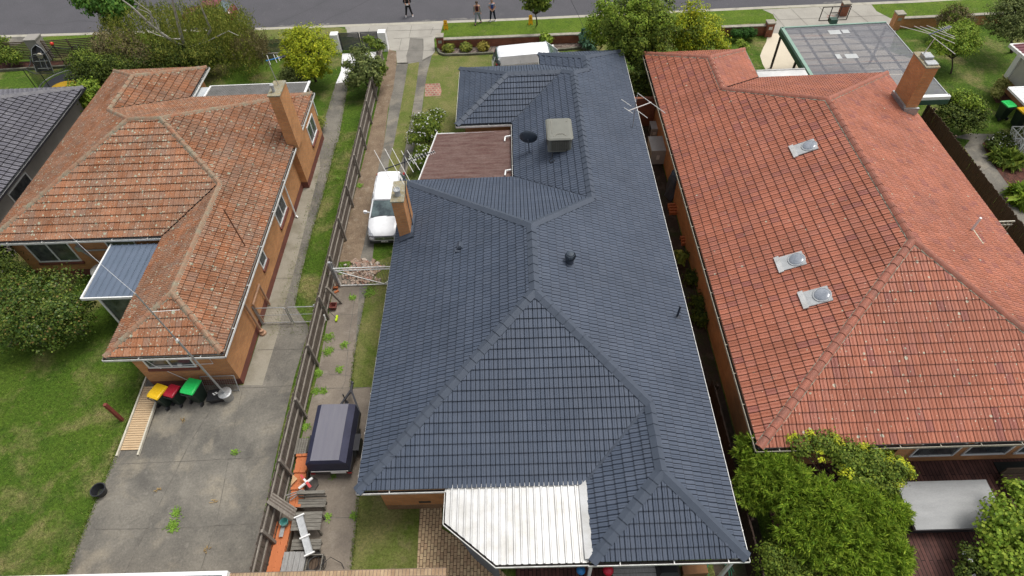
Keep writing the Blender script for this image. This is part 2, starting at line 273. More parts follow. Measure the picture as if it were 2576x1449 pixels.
# ---------------------------------------------------------------- mesh builder
COL = scene.collection
class MB:
    def __init__(s): s.v = []; s.f = []; s.uv = []; s.any = False
    def poly(s, pts, uv=None):
        i = len(s.v); s.v.extend([tuple(p) for p in pts]); s.f.append(tuple(range(i, i+len(pts))))
        s.uv.append(uv)
    def box(s, a, b):
        x0,y0,z0 = [min(p,q) for p,q in zip(a,b)]; x1,y1,z1 = [max(p,q) for p,q in zip(a,b)]
        s.hexa([(x0,y0,z0),(x1,y0,z0),(x1,y1,z0),(x0,y1,z0),(x0,y0,z1),(x1,y0,z1),(x1,y1,z1),(x0,y1,z1)]); return s
    def hexa(s, p):
        for q in ((0,3,2,1),(4,5,6,7),(0,1,5,4),(1,2,6,5),(2,3,7,6),(3,0,4,7)): s.poly([p[k] for k in q])
        return s
    def obox(s, c, size, rz=0, rx=0, ry=0):
        R = Matrix.Rotation(rz,3,'Z') @ Matrix.Rotation(rx,3,'X') @ Matrix.Rotation(ry,3,'Y'); c = Vector(c); h = [k/2 for k in size]
        P = [c + R @ Vector((sx*h[0], sy*h[1], sz*h[2])) for sz in (-1,1) for sx,sy in ((-1,-1),(1,-1),(1,1),(-1,1))]
        s.hexa(P); return s
    def bar(s, a, b, w, h=None, up=(0,0,1)):
        a = Vector(a); b = Vector(b); h = h or w; d = (b-a).normalized(); up = Vector(up)
        if abs(d.dot(up)) > .98: up = Vector((1,0,0))
        x = d.cross(up).normalized()*w/2; y = x.cross(d).normalized()*h/2
        P = [a-x-y, a+x-y, b+x-y, b-x-y, a-x+y, a+x+y, b+x+y, b-x+y]; s.hexa(P); return s
    def tube(s, pts, rad, n=8, cap=True):
        pts = [Vector(p) for p in pts]; rad = rad if isinstance(rad, (list,tuple)) else [rad]*len(pts); rings = []
        pd = None
        for i, p in enumerate(pts):
            d = (pts[min(i+1,len(pts)-1)] - pts[max(i-1,0)]).normalized()
            if pd is None:
                x = d.cross(Vector((0,0,1)) if abs(d.z) < .9 else Vector((1,0,0))).normalized()
            else: x = (x - d*x.dot(d)).normalized()
            pd = d; y = d.cross(x)
            rings.append([p + (x*math.cos(2*math.pi*k/n) + y*math.sin(2*math.pi*k/n))*rad[i] for k in range(n)])
        for a, b in zip(rings, rings[1:]):
            for k in range(n): s.poly([a[k], a[(k+1)%n], b[(k+1)%n], b[k]])
        if cap: s.poly(rings[0][::-1]); s.poly(rings[-1])
        return s
    def lathe(s, c, prof, n=20, sx=1, sy=1, axis=None):
        c = Vector(c); R = axis or Matrix.Identity(3)
        rings = [[c + R @ Vector((r*sx*math.cos(2*math.pi*k/n), r*sy*math.sin(2*math.pi*k/n), z)) for k in range(n)] for r, z in prof]
        for a, b in zip(rings, rings[1:]):
            for k in range(n): s.poly([a[k], a[(k+1)%n], b[(k+1)%n], b[k]])
        if prof[0][0] > 1e-4: s.poly(rings[0][::-1])
        if prof[-1][0] > 1e-4: s.poly(rings[-1])
        return s
    def prism(s, pts, z0, z1):
        a = [(p[0],p[1],z0) for p in pts]; b = [(p[0],p[1],z1) for p in pts]
        ar = sum(pts[i][0]*pts[(i+1)%len(pts)][1]-pts[(i+1)%len(pts)][0]*pts[i][1] for i in range(len(pts)))
        if ar < 0: a.reverse(); b.reverse()
        s.poly(a[::-1]); s.poly(b)
        for i in range(len(a)): j = (i+1) % len(a); s.poly([a[i], a[j], b[j], b[i]])
        return s
    def loft(s, secs, cap=True):
        for a, b in zip(secs, secs[1:]):
            n = len(a)
            for k in range(n): s.poly([a[k], a[(k+1)%n], b[(k+1)%n], b[k]])
        if cap: s.poly(secs[0][::-1]); s.poly(secs[-1])
        return s
def obj(name, mb, mat, parent=None, smooth=False, weld=None):
    o_ = Vector(parent.matrix_basis.translation) if parent and parent.get('_root') else (Vector(parent['_org']) if parent and '_org' in parent else Vector((0,0,0)))
    me = bpy.data.meshes.new(name)
    me.from_pydata([(v[0]-o_.x, v[1]-o_.y, v[2]-o_.z) for v in mb.v], [], mb.f)
    ul = me.uv_layers.new(name='UVMap'); k = 0; data = [0.0]*(2*sum(len(f) for f in mb.f))
    for f, uv in zip(mb.f, mb.uv):
        if uv is None:
            P = [mb.v[i] for i in f]
            nx = ny = nz = 0.0
            for a in range(len(P)):
                p, q = P[a], P[(a+1)%len(P)]
                nx += (p[1]-q[1])*(p[2]+q[2]); ny += (p[2]-q[2])*(p[0]+q[0]); nz += (p[0]-q[0])*(p[1]+q[1])
            ax, ay, az = abs(nx), abs(ny), abs(nz)
            if az > ax and az > ay: uv = [(p[0], p[1]) for p in P]
            elif ax > ay: uv = [(p[1], p[2]) for p in P]
            else: uv = [(p[0], p[2]) for p in P]
        for c in uv: data[k] = c[0]; data[k+1] = c[1]; k += 2
    ul.data.foreach_set('uv', data)
    me.materials.append(mat)
    if smooth or weld:
        import bmesh
        bm = bmesh.new(); bm.from_mesh(me); bmesh.ops.remove_doubles(bm, verts=bm.verts, dist=weld or 1e-4)
        if smooth:
            for f in bm.faces: f.smooth = True
            for e in bm.edges:
                if len(e.link_faces) == 2 and e.calc_face_angle(0) > (smooth if isinstance(smooth, float) else .7): e.smooth = False
        bm.to_mesh(me); bm.free()
    ob = bpy.data.objects.new(name, me); COL.objects.link(ob)
    if parent: ob.parent = parent; ob['_org'] = tuple(o_)
    return ob
def thing(name, label, cat, loc=(0,0,0), group=None):
    o = bpy.data.objects.new(name, None); COL.objects.link(o); o.empty_display_size = .2
    o.location = loc; o['label'] = label; o['category'] = cat; o['_root'] = 1
    if group: o['group'] = group
    return o
def tag(o, label, cat, group=None):
    o['label'] = label; o['category'] = cat
    if group: o['group'] = group
    return o
def struct(name, mb, mat, **k):
    o = obj(name, mb, mat, **k); o['kind'] = 'structure'; return o
def dup(root, loc, rz=0, label=None, group=None, scale=None):
    r = root.copy(); COL.objects.link(r); r.location = loc; r.rotation_euler = (0, 0, rz)
    if label: r['label'] = label
    if group: r['group'] = group
    if scale: r.scale = scale
    for ch in list(root.children):
        c = ch.copy(); COL.objects.link(c); c.parent = r
        for g in list(ch.children):
            d = g.copy(); COL.objects.link(d); d.parent = c
    return r
# ---------------------------------------------------------------- tiled roofs
S = .44; CS = math.sqrt(1+S*S)
SIDES = {'S': ((1,0),(0,1)), 'E': ((0,1),(-1,0)), 'N': ((-1,0),(0,-1)), 'W': ((0,-1),(1,0))}
def clip_half(poly, nx, ny, c):
    out = []; n = len(poly)
    for i in range(n):
        p, q = poly[i], poly[(i+1)%n]; dp = nx*p[0]+ny*p[1]-c; dq = nx*q[0]+ny*q[1]-c
        if dp >= 0: out.append(p)
        if (dp < 0) != (dq < 0):
            t = dp/(dp-dq); out.append(tuple(a+(b-a)*t for a, b in zip(p, q)))
    return out
def edges_of(poly):
    ar = sum(poly[i][0]*poly[(i+1)%len(poly)][1]-poly[(i+1)%len(poly)][0]*poly[i][1] for i in range(len(poly)))
    if ar < 0: poly = poly[::-1]
    E = []
    for i in range(len(poly)):
        a, b = poly[i], poly[(i+1)%len(poly)]; nx, ny = -(b[1]-a[1]), b[0]-a[0]; L = math.hypot(nx, ny)
        if L > 1e-6: nx /= L; ny /= L; E.append((nx, ny, nx*a[0]+ny*a[1], a, b))
    return poly, E
def slope(mb, ub, side, eave, zc, polys, tw, g, prof, thick, valleys=(), inset=.07, holes=()):
    e, d = SIDES[side]; O = (0, eave) if side in 'SN' else (eave, 0)
    rnd = random.Random(hash((side, eave, tw)) & 0xffff); off = rnd.randint(0, 400)*10
    ex = Vector((e[0], e[1], 0)); up = Vector((d[0], d[1], S)).normalized(); nr = ex.cross(up)
    O3 = Vector((O[0], O[1], zc))
    def W(u, v, h): return O3 + ex*u + up*v + nr*h
    for poly in polys:
        pl, ed = edges_of(list(poly))
        for nx, ny, c, a, b in ed:
            for va, vb in valleys:
                def on(p): 
                    L = math.hypot(vb[0]-va[0], vb[1]-va[1]); t = abs((p[0]-va[0])*(vb[1]-va[1])-(p[1]-va[1])*(vb[0]-va[0]))/L
                    return t < .02 and min(va[0],vb[0])-.02 <= p[0] <= max(va[0],vb[0])+.02
                if on(a) and on(b): pl = clip_half(pl, nx, ny, c+.055)
        pu = [((p[0]-O[0])*e[0]+(p[1]-O[1])*e[1], ((p[0]-O[0])*d[0]+(p[1]-O[1])*d[1])*CS) for p in pl]
        pu = clip_half(pu, 0, 1, inset)
        if len(pu) < 3: continue
        pu, ed = edges_of(pu)
        raw = [((p[0]-O[0])*e[0]+(p[1]-O[1])*e[1], ((p[0]-O[0])*d[0]+(p[1]-O[1])*d[1])*CS) for p in poly]
        ub.poly([W(u, max(v, inset), -.035) for u, v in raw])
        u0 = min(p[0] for p in pu); u1 = max(p[0] for p in pu); v0 = min(p[1] for p in pu); v1 = max(p[1] for p in pu)
        for k in range(int((v0-inset)//g)-1, int((v1-inset)//g)+1):
            va = inset + k*g
            if va > v1 or va+g < v0: continue
            for c in range(int(u0//tw)-1, int(u1//tw)+2):
                r2 = random.Random((c*7919+k*104729+off) & 0xffffff); jt = r2.uniform(-.004, .006); tid = (c+off+.5, k+off*.5+.5)
                cu, cv = (c+.5)*tw, va+g/2
                mnd = min(nx*cu+ny*cv-cc for nx, ny, cc, _, _ in ed)
                if mnd < -.5: continue
                inside = mnd > .33
                if holes and any(abs(cu-h[0]) < h[2] and abs(cv-h[1]) < h[3] for h in holes): continue
                for (a, wa), (b, wb) in zip(prof, prof[1:]):
                    ua, ubb = c*tw+a, c*tw+b
                    q = [(ua, va, wa+thick+jt), (ubb, va, wb+thick+jt), (ubb, va+g+.004, wb), (ua, va+g+.004, wa)]
                    rr = [(ua, va, wa-.004), (ubb, va, wb-.004), (ubb, va, wb+thick+jt), (ua, va, wa+thick+jt)]
                    for f in (q, rr):
                        if not inside:
                            for nx, ny, cc, _, _ in ed:
                                f = clip_half(f, nx, ny, cc)
                                if len(f) < 3: break
                            if len(f) < 3: continue
                        fx = [(off+c+.02+.96*(p[0]-c*tw)/tw, off+k+.02+.96*min(1, max(0, (p[1]-va)/g))) for p in f]
                        mb.poly([W(*p) for p in f], fx)
def chain(side, eave, pts):
    """pieces of a long slope whose top line is the polyline pts"""
    out = []
    for a, b in zip(pts, pts[1:]):
        if side in 'EW':
            if abs(b[1]-a[1]) < 1e-6: continue
            q = [(eave, a[1]), a, b, (eave, b[1])]
        else: q = [(a[0], eave), a, b, (b[0], eave)]
        r = []
        for p in q:
            if not r or (abs(p[0]-r[-1][0])+abs(p[1]-r[-1][1])) > 1e-6: r.append(p)
        if abs(r[0][0]-r[-1][0])+abs(r[0][1]-r[-1][1]) < 1e-6: r.pop()
        if len(r) > 2: out.append(r)
    return out
def caps(mb, bed, a, b, w=.17, L=.40, rnd=False, seed=1, lift=.075, bedw=0):
    """overlapping capping tiles from the low end a to the high end b"""
    a = Vector(a); b = Vector(b)
    if b.z < a.z: a, b = b, a
    d = b-a; T = d.length; d.normalize(); hor = Vector((d.y, -d.x, 0)).normalized()
    k = S if abs(d.z) < .05 else S*.70; n = max(1, round(T/L)); L = T/n; R = random.Random(seed)
    prof = [-1, -.8, -.45, 0, .45, .8, 1] if rnd else [-1, -.5, 0, .5, 1]
    up = hor.cross(d); up = up if up.z > 0 else -up
    def pt(o, t, rise):
        h = (lift*(1-abs(o)**2.2) if rnd else lift*(1-abs(o)*.75)) - k*abs(o)*w*(1 if not rnd else .9)
        return a + d*t + hor*o*w + up*(h+rise)
    for i in range(n):
        j = R.uniform(-.006, .006)
        lo = [pt(o, i*L-.02, .040+j) for o in prof]; hi = [pt(o, (i+1)*L+.02, .008+j) for o in prof]
        lob = [p-up*.035 for p in lo]
        for q in range(len(prof)-1):
            mb.poly([lo[q], lo[q+1], hi[q+1], hi[q]]); mb.poly([lob[q], lob[q+1], lo[q+1], lo[q]])
        mb.poly([lo[0], hi[0], hi[0]-up*.05, lob[0]]); mb.poly([lo[-1], lob[-1], hi[-1]-up*.05, hi[-1]])
    if bed is not None:
        for s in (-1, 1):
            bw = w+bedw
            p0 = a + hor*s*(w-.02) + up*(-k*w+.01); p1 = b + hor*s*(w-.02) + up*(-k*w+.01)
            q0 = p0 + hor*s*(.03+bedw) - up*(k*.03); q1 = p1 + hor*s*(.03+bedw) - up*(k*.03)
            bed.hexa([p0-up*.05, q0-up*.05, q1-up*.05, p1-up*.05, p0+up*.03, q0+up*.012, q1+up*.012, p1+up*.03])
def gutter(mb, tr, a, b, out, z=2.95, w=.125, h=.11, lip=.02):
    """a..b is the outer top edge; out points away from the house"""
    a = Vector((*a, z)); b = Vector((*b, z)); o = Vector((*out, 0)); 
    def sec(p): return p
    q = [a-o*lip, a, b, b-o*lip]
    mb.hexa([a-o*lip-Vector((0,0,h)), a-Vector((0,0,h)), b-Vector((0,0,h)), b-o*lip-Vector((0,0,h)), q[0], q[1], q[2], q[3]])
    mb.hexa([a-o*w-Vector((0,0,h)), a-o*lip-Vector((0,0,h)), b-o*lip-Vector((0,0,h)), b-o*w-Vector((0,0,h)), a-o*w-Vector((0,0,h-.012)), a-o*lip-Vector((0,0,h-.012)), b-o*lip-Vector((0,0,h-.012)), b-o*w-Vector((0,0,h-.012))])
    tr.poly([a-o*w-Vector((0,0,h-.03)), a-o*lip-Vector((0,0,h-.03)), b-o*lip-Vector((0,0,h-.03)), b-o*w-Vector((0,0,h-.03))])
def zat(dist): return 3.0 + S*dist
def valley_strip(house, a, za, b, zb, mat, w=.15):
    a = Vector((*a, za+.03)); b = Vector((*b, zb+.03)); obj('valley_tray', MB().bar(a, b, w, .012), mat, house)
def gut_run(house, pts, outs, mat, straps=0, z=2.97):
    g = MB(); tr = MB(); st = MB()
    for (a, b), o in zip(zip(pts, pts[1:]), outs):
        gutter(g, tr, a, b, o, z)
        if straps:
            L = math.hypot(b[0]-a[0], b[1]-a[1]); n = int(L/straps)
            for i in range(1, n+1):
                t = (i-.4)/n; p = Vector((a[0]+(b[0]-a[0])*t, a[1]+(b[1]-a[1])*t, z+.012)); oo = Vector((*o, 0))
                g.bar(p+oo*.01, p-oo*.17, .035, .012)
    G = obj('gutter', g, mat, house); obj('gutter_trough', tr, m_gut_in, G)
def walls(house, pts, z1, mat, name='wall', plinth=None):
    wb = MB(); wb.prism(pts, .0 if not plinth else .45, z1); W_ = obj(name, wb, mat, house)
    if plinth:
        pb = MB(); cx = sum(p[0] for p in pts)/len(pts); cy = sum(p[1] for p in pts)/len(pts)
        pb.prism(pts, 0, .45); obj('plinth', pb, plinth, W_)
    return W_
def window(house, c, wd, ht, face, z0, lights=2, dark=True, sill=m_brick_low, curtain=False):
    """window in a wall; c = centre on the wall line, face = outward normal"""
    o = Vector((*face, 0)); e = Vector((-face[1], face[0], 0)); c = Vector((*c, 0))
    fr = MB(); f = .065
    def B(mb, s0, s1, za, zb, d0, d1): 
        P = [c+e*s+o*dd+Vector((0,0,z)) for z in (za, zb) for s, dd in ((s0,d0),(s1,d0),(s1,d1),(s0,d1))]
        mb.hexa(P)
    h = wd/2
    B(fr, -h, h, z0, z0+f, -.02, .045); B(fr, -h, h, z0+ht-f, z0+ht, -.02, .045)
    for i in range(lights+1):
        s = -h + (wd-f)*i/lights; B(fr, s, s+f, z0+f, z0+ht-f, -.02, .042)
    w_ = obj('window', fr, m_white, house)
    pn = MB(); B(pn, -h+f*.5, h-f*.5, z0+f*.5, z0+ht-f*.5, -.02, .008); obj('pane', pn, m_curtain if curtain else m_glass, w_)
    if sill:
        sb = MB(); P = [c+e*s+o*dd+Vector((0,0,z)) for z, dz in ((0,0),(1,0)) for s, dd in ((0,0),)]
        a0 = z0-.1
        sb.hexa([c-e*(h+.06)-o*.02+Vector((0,0,a0-.06)), c+e*(h+.06)-o*.02+Vector((0,0,a0-.06)), c+e*(h+.06)+o*.09+Vector((0,0,a0-.08)), c-e*(h+.06)+o*.09+Vector((0,0,a0-.08)),
                 c-e*(h+.06)-o*.02+Vector((0,0,z0-.005)), c+e*(h+.06)-o*.02+Vector((0,0,z0-.005)), c+e*(h+.06)+o*.09+Vector((0,0,z0-.05)), c-e*(h+.06)+o*.09+Vector((0,0,z0-.05))])
        obj('sill', sb, sill, w_)
    return w_
def soffit(house, pts, z=2.88):
    sb = MB(); sb.prism(pts, z-.03, z); obj('eave_lining', sb, m_eave, house)
def dome_skylight(roof, c, mat=None):
    """tube skylight on a west slope: flashing, crinkled apron, ring, dome"""
    c = Vector(c); up = Vector((1,0,S)).normalized(); e = Vector((0,-1,0)); n = Vector((-S,0,1)).normalized()
    def Wp(u, v, h): return c + e*u + up*v + n*h
    fl = MB(); fl.hexa([Wp(-.36,-.62,.03), Wp(.36,-.62,.03), Wp(.36,.30,.03), Wp(-.36,.30,.03), Wp(-.36,-.62,.07), Wp(.36,-.62,.07), Wp(.36,.30,.07), Wp(-.36,.30,.07)])
    R_ = Matrix((e, up, n)).transposed()
    s = obj('skylight', fl, m_flash, roof); s['label'] = 'round domed skylight on grey flashing'
    ap = MB(); R = random.Random(3)
    xs = [-.42+.84*i/14 for i in range(15)]
    for a, b in zip(xs, xs[1:]):
        h0, h1 = .065+R.uniform(0,.025), .065+R.uniform(0,.025)
        ap.hexa([Wp(a,-.80,.03), Wp(b,-.80,.03), Wp(b,-.60,.05), Wp(a,-.60,.05), Wp(a,-.80,h0), Wp(b,-.80,h1), Wp(b,-.60,.095), Wp(a,-.60,.095)])
    obj('lead_apron', ap, m_zinc_new, s)
    rg = MB(); rg.lathe(c, [(.34,.05),(.35,.08),(.33,.10),(.29,.10),(.28,.08)], 28, axis=R_); obj('dome_ring', rg, m_zinc, s, smooth=True)
    dm = MB(); dm.lathe(c, [(.29,.085),(.27,.105),(.2,.125),(.1,.135),(.001,.138)], 28, axis=R_); obj('dome', dm, m_dome, s, smooth=True)
def build_roof(house, planes, ridges, mat, cmat, tw, g, prof, thick, valleys=(), um=None, rnd=False, L=.40, w=.17, bedw=0, bedm=None, holes={}, lift=.075):
    mb, ub = MB(), MB()
    for side, eave, polys in planes: slope(mb, ub, side, eave, 3.0, polys, tw, g, prof, thick, valleys, holes=holes.get((side, eave), ()))
    rf = obj('roof', mb, mat, house); obj('valley_tray', ub, um or m_under, rf)
    cb = MB(); bd = MB() if bedm else None
    for i, (p, zp, q, zq) in enumerate(ridges): caps(cb, bd, (*p, zp+.03), (*q, zq+.03), w=w, L=L, rnd=rnd, seed=i+1, bedw=bedw, lift=lift)
    cc = obj('ridge_capping', cb, cmat, rf)
    if bedm: obj('mortar_bedding', bd, bedm, rf)
    return rf
# ================================================================ CENTRE HOUSE (blue grey roof)
HC = thing('brick_house', 'middle house with freshly painted blue-grey tiled hip roof and silver patio roof at its back', 'house', (.4,18,0))
A_=(.425,14.485); B_=(.425,17.965); C_=(3.26,20.8); D_=(3.26,31.36); E_=(4.16,32.26); G_=(4.16,33.61); P2=(2.67,31.955); H2=(-.485,31.955); T_=(4.325,10.585); Fa=(4.325,8.075)
planes = [('S', 8.06, [[(-6,8.06),(1.8,8.06),T_,A_]]), ('W', -6.0, [[(-6,8.06),A_,B_,(-6,24.39)]]), ('N', 24.39, [[(-6,24.39),B_,C_,(-.33,24.39)]]),
 ('E', 6.85, chain('E', 6.85, [(6.85,5.55),Fa,T_,A_,B_,C_,D_,E_,G_,(6.85,36.3)])), ('W', 1.8, [[(1.8,5.55),Fa,T_,(1.8,8.06)]]), ('S', 5.55, [[(1.8,5.55),(6.85,5.55),Fa]]),
 ('W', -.33, [[(-.33,28.96),(-.33,24.39),C_,D_,P2]]), ('N', 34.95, [[(-3.48,34.95),H2,P2,(2.67,33.75),(1.47,34.95)],[(2.67,33.75),P2,D_,E_]]),
 ('S', 28.96, [[(-3.48,28.96),(-.33,28.96),P2,H2]]), ('W', -3.48, [[(-3.48,28.96),H2,(-3.48,34.95)]]), ('W', 1.47, [[(1.47,34.95),E_,G_,(1.47,36.3)]]), ('N', 36.3, [[(1.47,36.3),G_,(6.85,36.3)]])]
zM, zW1, zW2, zW3, zF = zat(6.425), zat(3.59), zat(2.995), zat(2.69), zat(2.525)
ridges = [((-5.95,8.11),3.0,A_,zM), (T_,zF,A_,zM), (A_,zM,B_,zM), ((-5.95,24.34),3.02,B_,zM), (C_,zW1,B_,zM), (C_,zW1,D_,zW1), (P2,zW2,D_,zW1), (E_,zW3,D_,zW1), (H2,zW2,P2,zW2),
 ((-3.43,29.01),3.02,H2,zW2), ((-3.43,34.9),3.02,H2,zW2), (E_,zW3,G_,zW3), ((1.52,36.25),3.02,G_,zW3), ((6.8,36.25),3.02,G_,zW3), ((1.88,5.63),3.02,Fa,zF), ((6.77,5.63),3.02,Fa,zF), (Fa,zF,T_,zF)]
vC = [((1.8,8.06),T_), ((-.33,24.39),C_), ((-.33,28.96),P2), ((1.47,34.95),E_)]
profC = [(0,-.012),(.012,.018),(.075,.02),(.082,.012),(.09,.02),(.153,.02),(.165,-.012),(.177,.018),(.30,.02),(.307,.006),(.314,.02),(.33,-.012)]
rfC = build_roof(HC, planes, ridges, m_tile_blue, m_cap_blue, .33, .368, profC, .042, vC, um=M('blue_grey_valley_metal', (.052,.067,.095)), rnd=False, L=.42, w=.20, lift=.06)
walls(HC, [(-5.5,8.55),(1.75,8.55),(1.75,9.0),(6.4,9.0),(6.4,35.85),(1.95,35.85),(1.95,34.5),(-3.0,34.5),(-3.0,29.4),(.1,29.4),(.1,23.95),(-5.5,23.95)], 2.86, m_brick_or, plinth=m_brick_tan)
soffit(HC, [(-5.88,8.18),(1.9,8.18),(1.9,5.67),(6.73,5.67),(6.73,36.18),(1.6,36.18),(1.6,34.83),(-3.36,34.83),(-3.36,29.08),(-.2,29.08),(-.2,24.27),(-5.88,24.27)])
gut_run(HC, [(-6,24.4),(-6,8.02),(1.78,8.02)], [(-1,0),(0,-1)], m_white_gut, 1.6)
gut_run(HC, [(1.76,5.5),(6.87,5.5),(6.87,36.32),(1.45,36.32),(1.45,34.97),(-3.5,34.97),(-3.5,28.92),(-.36,28.92),(-.36,24.42),(-6,24.42)], [(0,-1),(1,0),(0,1),(-1,0),(0,1),(-1,0),(0,-1),(-1,0),(0,1)], m_white_gut, 1.6)
# air brick vent and posts of the back porch
pb = MB(); pb.box((-4.2,8.535,.62),(-3.75,8.56,.78)); obj('air_vent', pb, m_ac_dk, HC)
for x in (1.95, 6.6): obj('porch_post', MB().box((x-.05,5.75,0),(x+.05,5.85,2.86)), m_white, HC)
def chimney(house, x0, x1, y0, y1, z0, z1, top, flash=None, rz=0):
    c = MB(); c.box((x0,y0,z0),(x1,y1,z1)); ch = obj('chimney', c, m_brick_or, house)
    t = MB(); t.box((x0-.04,y0-.04,z1),(x1+.04,y1+.04,z1+.07)); obj('chimney_cap', t, top, ch)
    if flash:
        f = MB(); f.hexa(flash); obj('flashing', f, m_zinc, ch)
    return ch
m_lich = M('lichened_mortar_cap', (.30,.24,.13), (.33,.33,.27), 5, .95, .4, 25, fine=.4)
chC = chimney(HC, -5.62, -5.1, 19.95, 21.25, .5, 5.55, m_lich)
fl = MB(); fl.lathe((-5.36,20.35,5.6), [(.13,0),(.13,.28),(.16,.29),(.16,.34),(.13,.35),(.11,.31)], 16); obj('flue', fl, m_flash, chC, smooth=True)
fs = MB(); fs.hexa([(-5.66,19.80,3.05),(-4.98,19.80,3.40),(-4.98,19.95,3.42),(-5.66,19.95,3.10),(-5.66,19.80,3.25),(-4.98,19.80,3.60),(-4.98,19.95,3.72),(-5.66,19.95,3.42)])
fs.hexa([(-5.1,19.9,3.35),(-4.97,19.9,3.42),(-4.97,21.3,3.42),(-5.1,21.3,3.35),(-5.1,19.9,3.62),(-5.02,19.9,3.55),(-5.02,21.3,3.55),(-5.1,21.3,3.62)]); obj('flashing', fs, m_cap_blue, chC)
for a_, b_, zb_ in (((1.8,8.06),T_,zF),((-.33,24.39),C_,zW1),((-.33,28.96),P2,zW2),((1.47,34.95),E_,zW3)): valley_strip(rfC, a_, 3.0, b_, zb_, MATS['blue_grey_valley_metal'])
# silver patio roof (on the back corner, skewed front edge)
def ribbed(name, parent, corners, z_of, mat, pitch, rib, axis='y', w_flat=.62, clip=None, slopeaxis=None):
    """sheet with trapezoid ribs along an axis, cut to a convex outline"""
    mb = MB(); pl, ed = edges_of([tuple(c) for c in corners]); k = 0 if axis == 'y' else 1
    a0 = min(p[k] for p in pl); a1 = max(p[k] for p in pl); b0 = min(p[1-k] for p in pl); b1 = max(p[1-k] for p in pl)
    n = int((a1-a0)/pitch)+2; pr = []
    for i in range(n):
        s = a0 + i*pitch
        pr += [(s, 0), (s+pitch*w_flat, 0), (s+pitch*(w_flat+.12), rib), (s+pitch*(.88), rib)]
    for (p, hp), (q, hq) in zip(pr, pr[1:]):
        f = [(p,b0,hp),(q,b0,hq),(q,b1,hq),(p,b1,hp)] if k == 0 else [(b0,p,hp),(b1,p,hp),(b1,q,hq),(b0,q,hq)]
        for nx, ny, c, _, _ in ed:
            f = clip_half(f, nx, ny, c)
            if len(f) < 3: break
        if len(f) < 3: continue
        mb.poly([(x, y, z_of(x,y)+h) for x, y, h in f])
    return obj(name, mb, mat, parent)
PR = [(-2.86,8.45),(1.80,8.45),(1.80,5.62),(-1.15,5.62),(-2.86,6.98)]
ptr = ribbed('patio_roof', HC, PR, lambda x, y: 3.02-.03*(8.45-y), m_zinc_new, .235, .06)
ptr['label'] = 'bright silver ribbed steel patio roof'
g = MB(); tr = MB()
gutter(g, tr, (-2.93,8.1), (-2.93,6.93), (-1,0), 2.95); gutter(g, tr, (-2.93,6.93), (-1.17,5.53), (-.62,-.78), 2.95); gutter(g, tr, (-1.17,5.53), (1.80,5.53), (0,-1), 2.95)
G = obj('patio_gutter', g, m_white_gut, ptr); obj('gutter_trough', tr, m_gut_in, G)
fsh = MB(); R = random.Random(2); yy = 5.7
while yy < 8.3:
    y2 = yy+R.uniform(.1,.2); fsh.hexa([(1.68,yy,3.0),(1.93,yy,3.05),(1.93,y2,3.05),(1.68,y2,3.0),(1.68,yy,3.07),(1.90+R.uniform(0,.05),yy,3.13),(1.90+R.uniform(0,.05),y2,3.13),(1.68,y2,3.07)]); yy = y2
xx = -2.8
while xx < 1.7:
    x2 = xx+R.uniform(.12,.22); fsh.hexa([(xx,8.1,3.03),(x2,8.1,3.03),(x2,8.22+R.uniform(0,.04),3.05),(xx,8.22,3.05),(xx,8.1,3.075),(x2,8.1,3.075),(x2,8.22,3.10),(xx,8.22,3.10)]); xx = x2
obj('flashing', fsh, m_zinc_new, ptr)
sc0 = None
for yy in (6.0, 6.9, 7.8):
    for i in range(20):
        x = -2.86+.235*i+.235*.81
        if x < 1.75 and (yy > 6.98 or x > -2.86+(6.98-yy)*1.26+.05):
            zz = 3.02-.03*(8.45-yy)+.045
            if sc0 is None: sc0 = obj('roofing_screw', MB().lathe((0,0,0), [(.018,0),(.018,.012),(.001,.015)], 6), m_zinc, None); sc0.parent = ptr; scx = sc0
            else: scx = sc0.copy(); COL.objects.link(scx)
            scx.location = Vector((x,yy,zz))-Vector(ptr['_org'])
# grey-blue shade screen hanging under the skewed edge
sb = MB(); a = Vector((-2.75,6.95,2.8)); b = Vector((-1.1,5.62,2.8))
for i in range(8):
    t0, t1 = i/8, (i+1)/8; p, q = a.lerp(b,t0), a.lerp(b,t1); s0 = .05*math.sin(i*1.3); s1 = .05*math.sin((i+1)*1.3); k0 = .25+.55*t0; k1 = .25+.55*t1
    lo = Vector((.08,-.1,-2.3))
    sb.hexa([p+lo*k0*1.2+Vector((s0,0,0)), q+lo*k1*1.2+Vector((s1,0,0)), q+lo*k1*1.2+Vector((s1,.015,0)), p+lo*k0*1.2+Vector((s0,.015,0)), p, q, q+Vector((0,.015,0)), p+Vector((0,.015,0))])
tag(obj('shade_screen', sb, M('grey_shade_cloth', (.16,.17,.20), None, 3, .9, .1)), 'grey shade cloth hanging below the slanted corner of the silver patio roof', 'shade screen')
# brown carport roof between the wings
BR = [(-.40,24.50),(-5.35,24.50),(-4.75,28.85),(-4.2,30.6),(-3.55,30.6),(-3.55,28.85),(-.40,28.85)]
bw1 = ribbed('side_carport', None, [(-.40,24.52),(-5.30,24.52),(-4.55,28.85),(-.40,28.85)], lambda x, y: 2.66+.012*(x+.4), m_brown_sheet, .09, .028, axis='x', w_flat=.35)
bw1 = tag(bw1, 'faded brown corrugated carport roof beside the white SUV and the rose bush', 'carport')
bs = MB(); bs.bar((-5.32,24.5,2.66),(-4.55,28.9,2.66),.04,.12); bs.bar((-5.2,24.6,2.6),(-.45,24.6,2.6),.05,.1); bs.bar((-4.55,28.8,2.6),(-.45,28.8,2.6),.05,.1)
for p in ((-5.2,24.65),(-4.6,28.7)): bs.box((p[0]-.045,p[1]-.045,0),(p[0]+.045,p[1]+.045,2.6))
obj('carport_frame', bs, m_white, bw1)
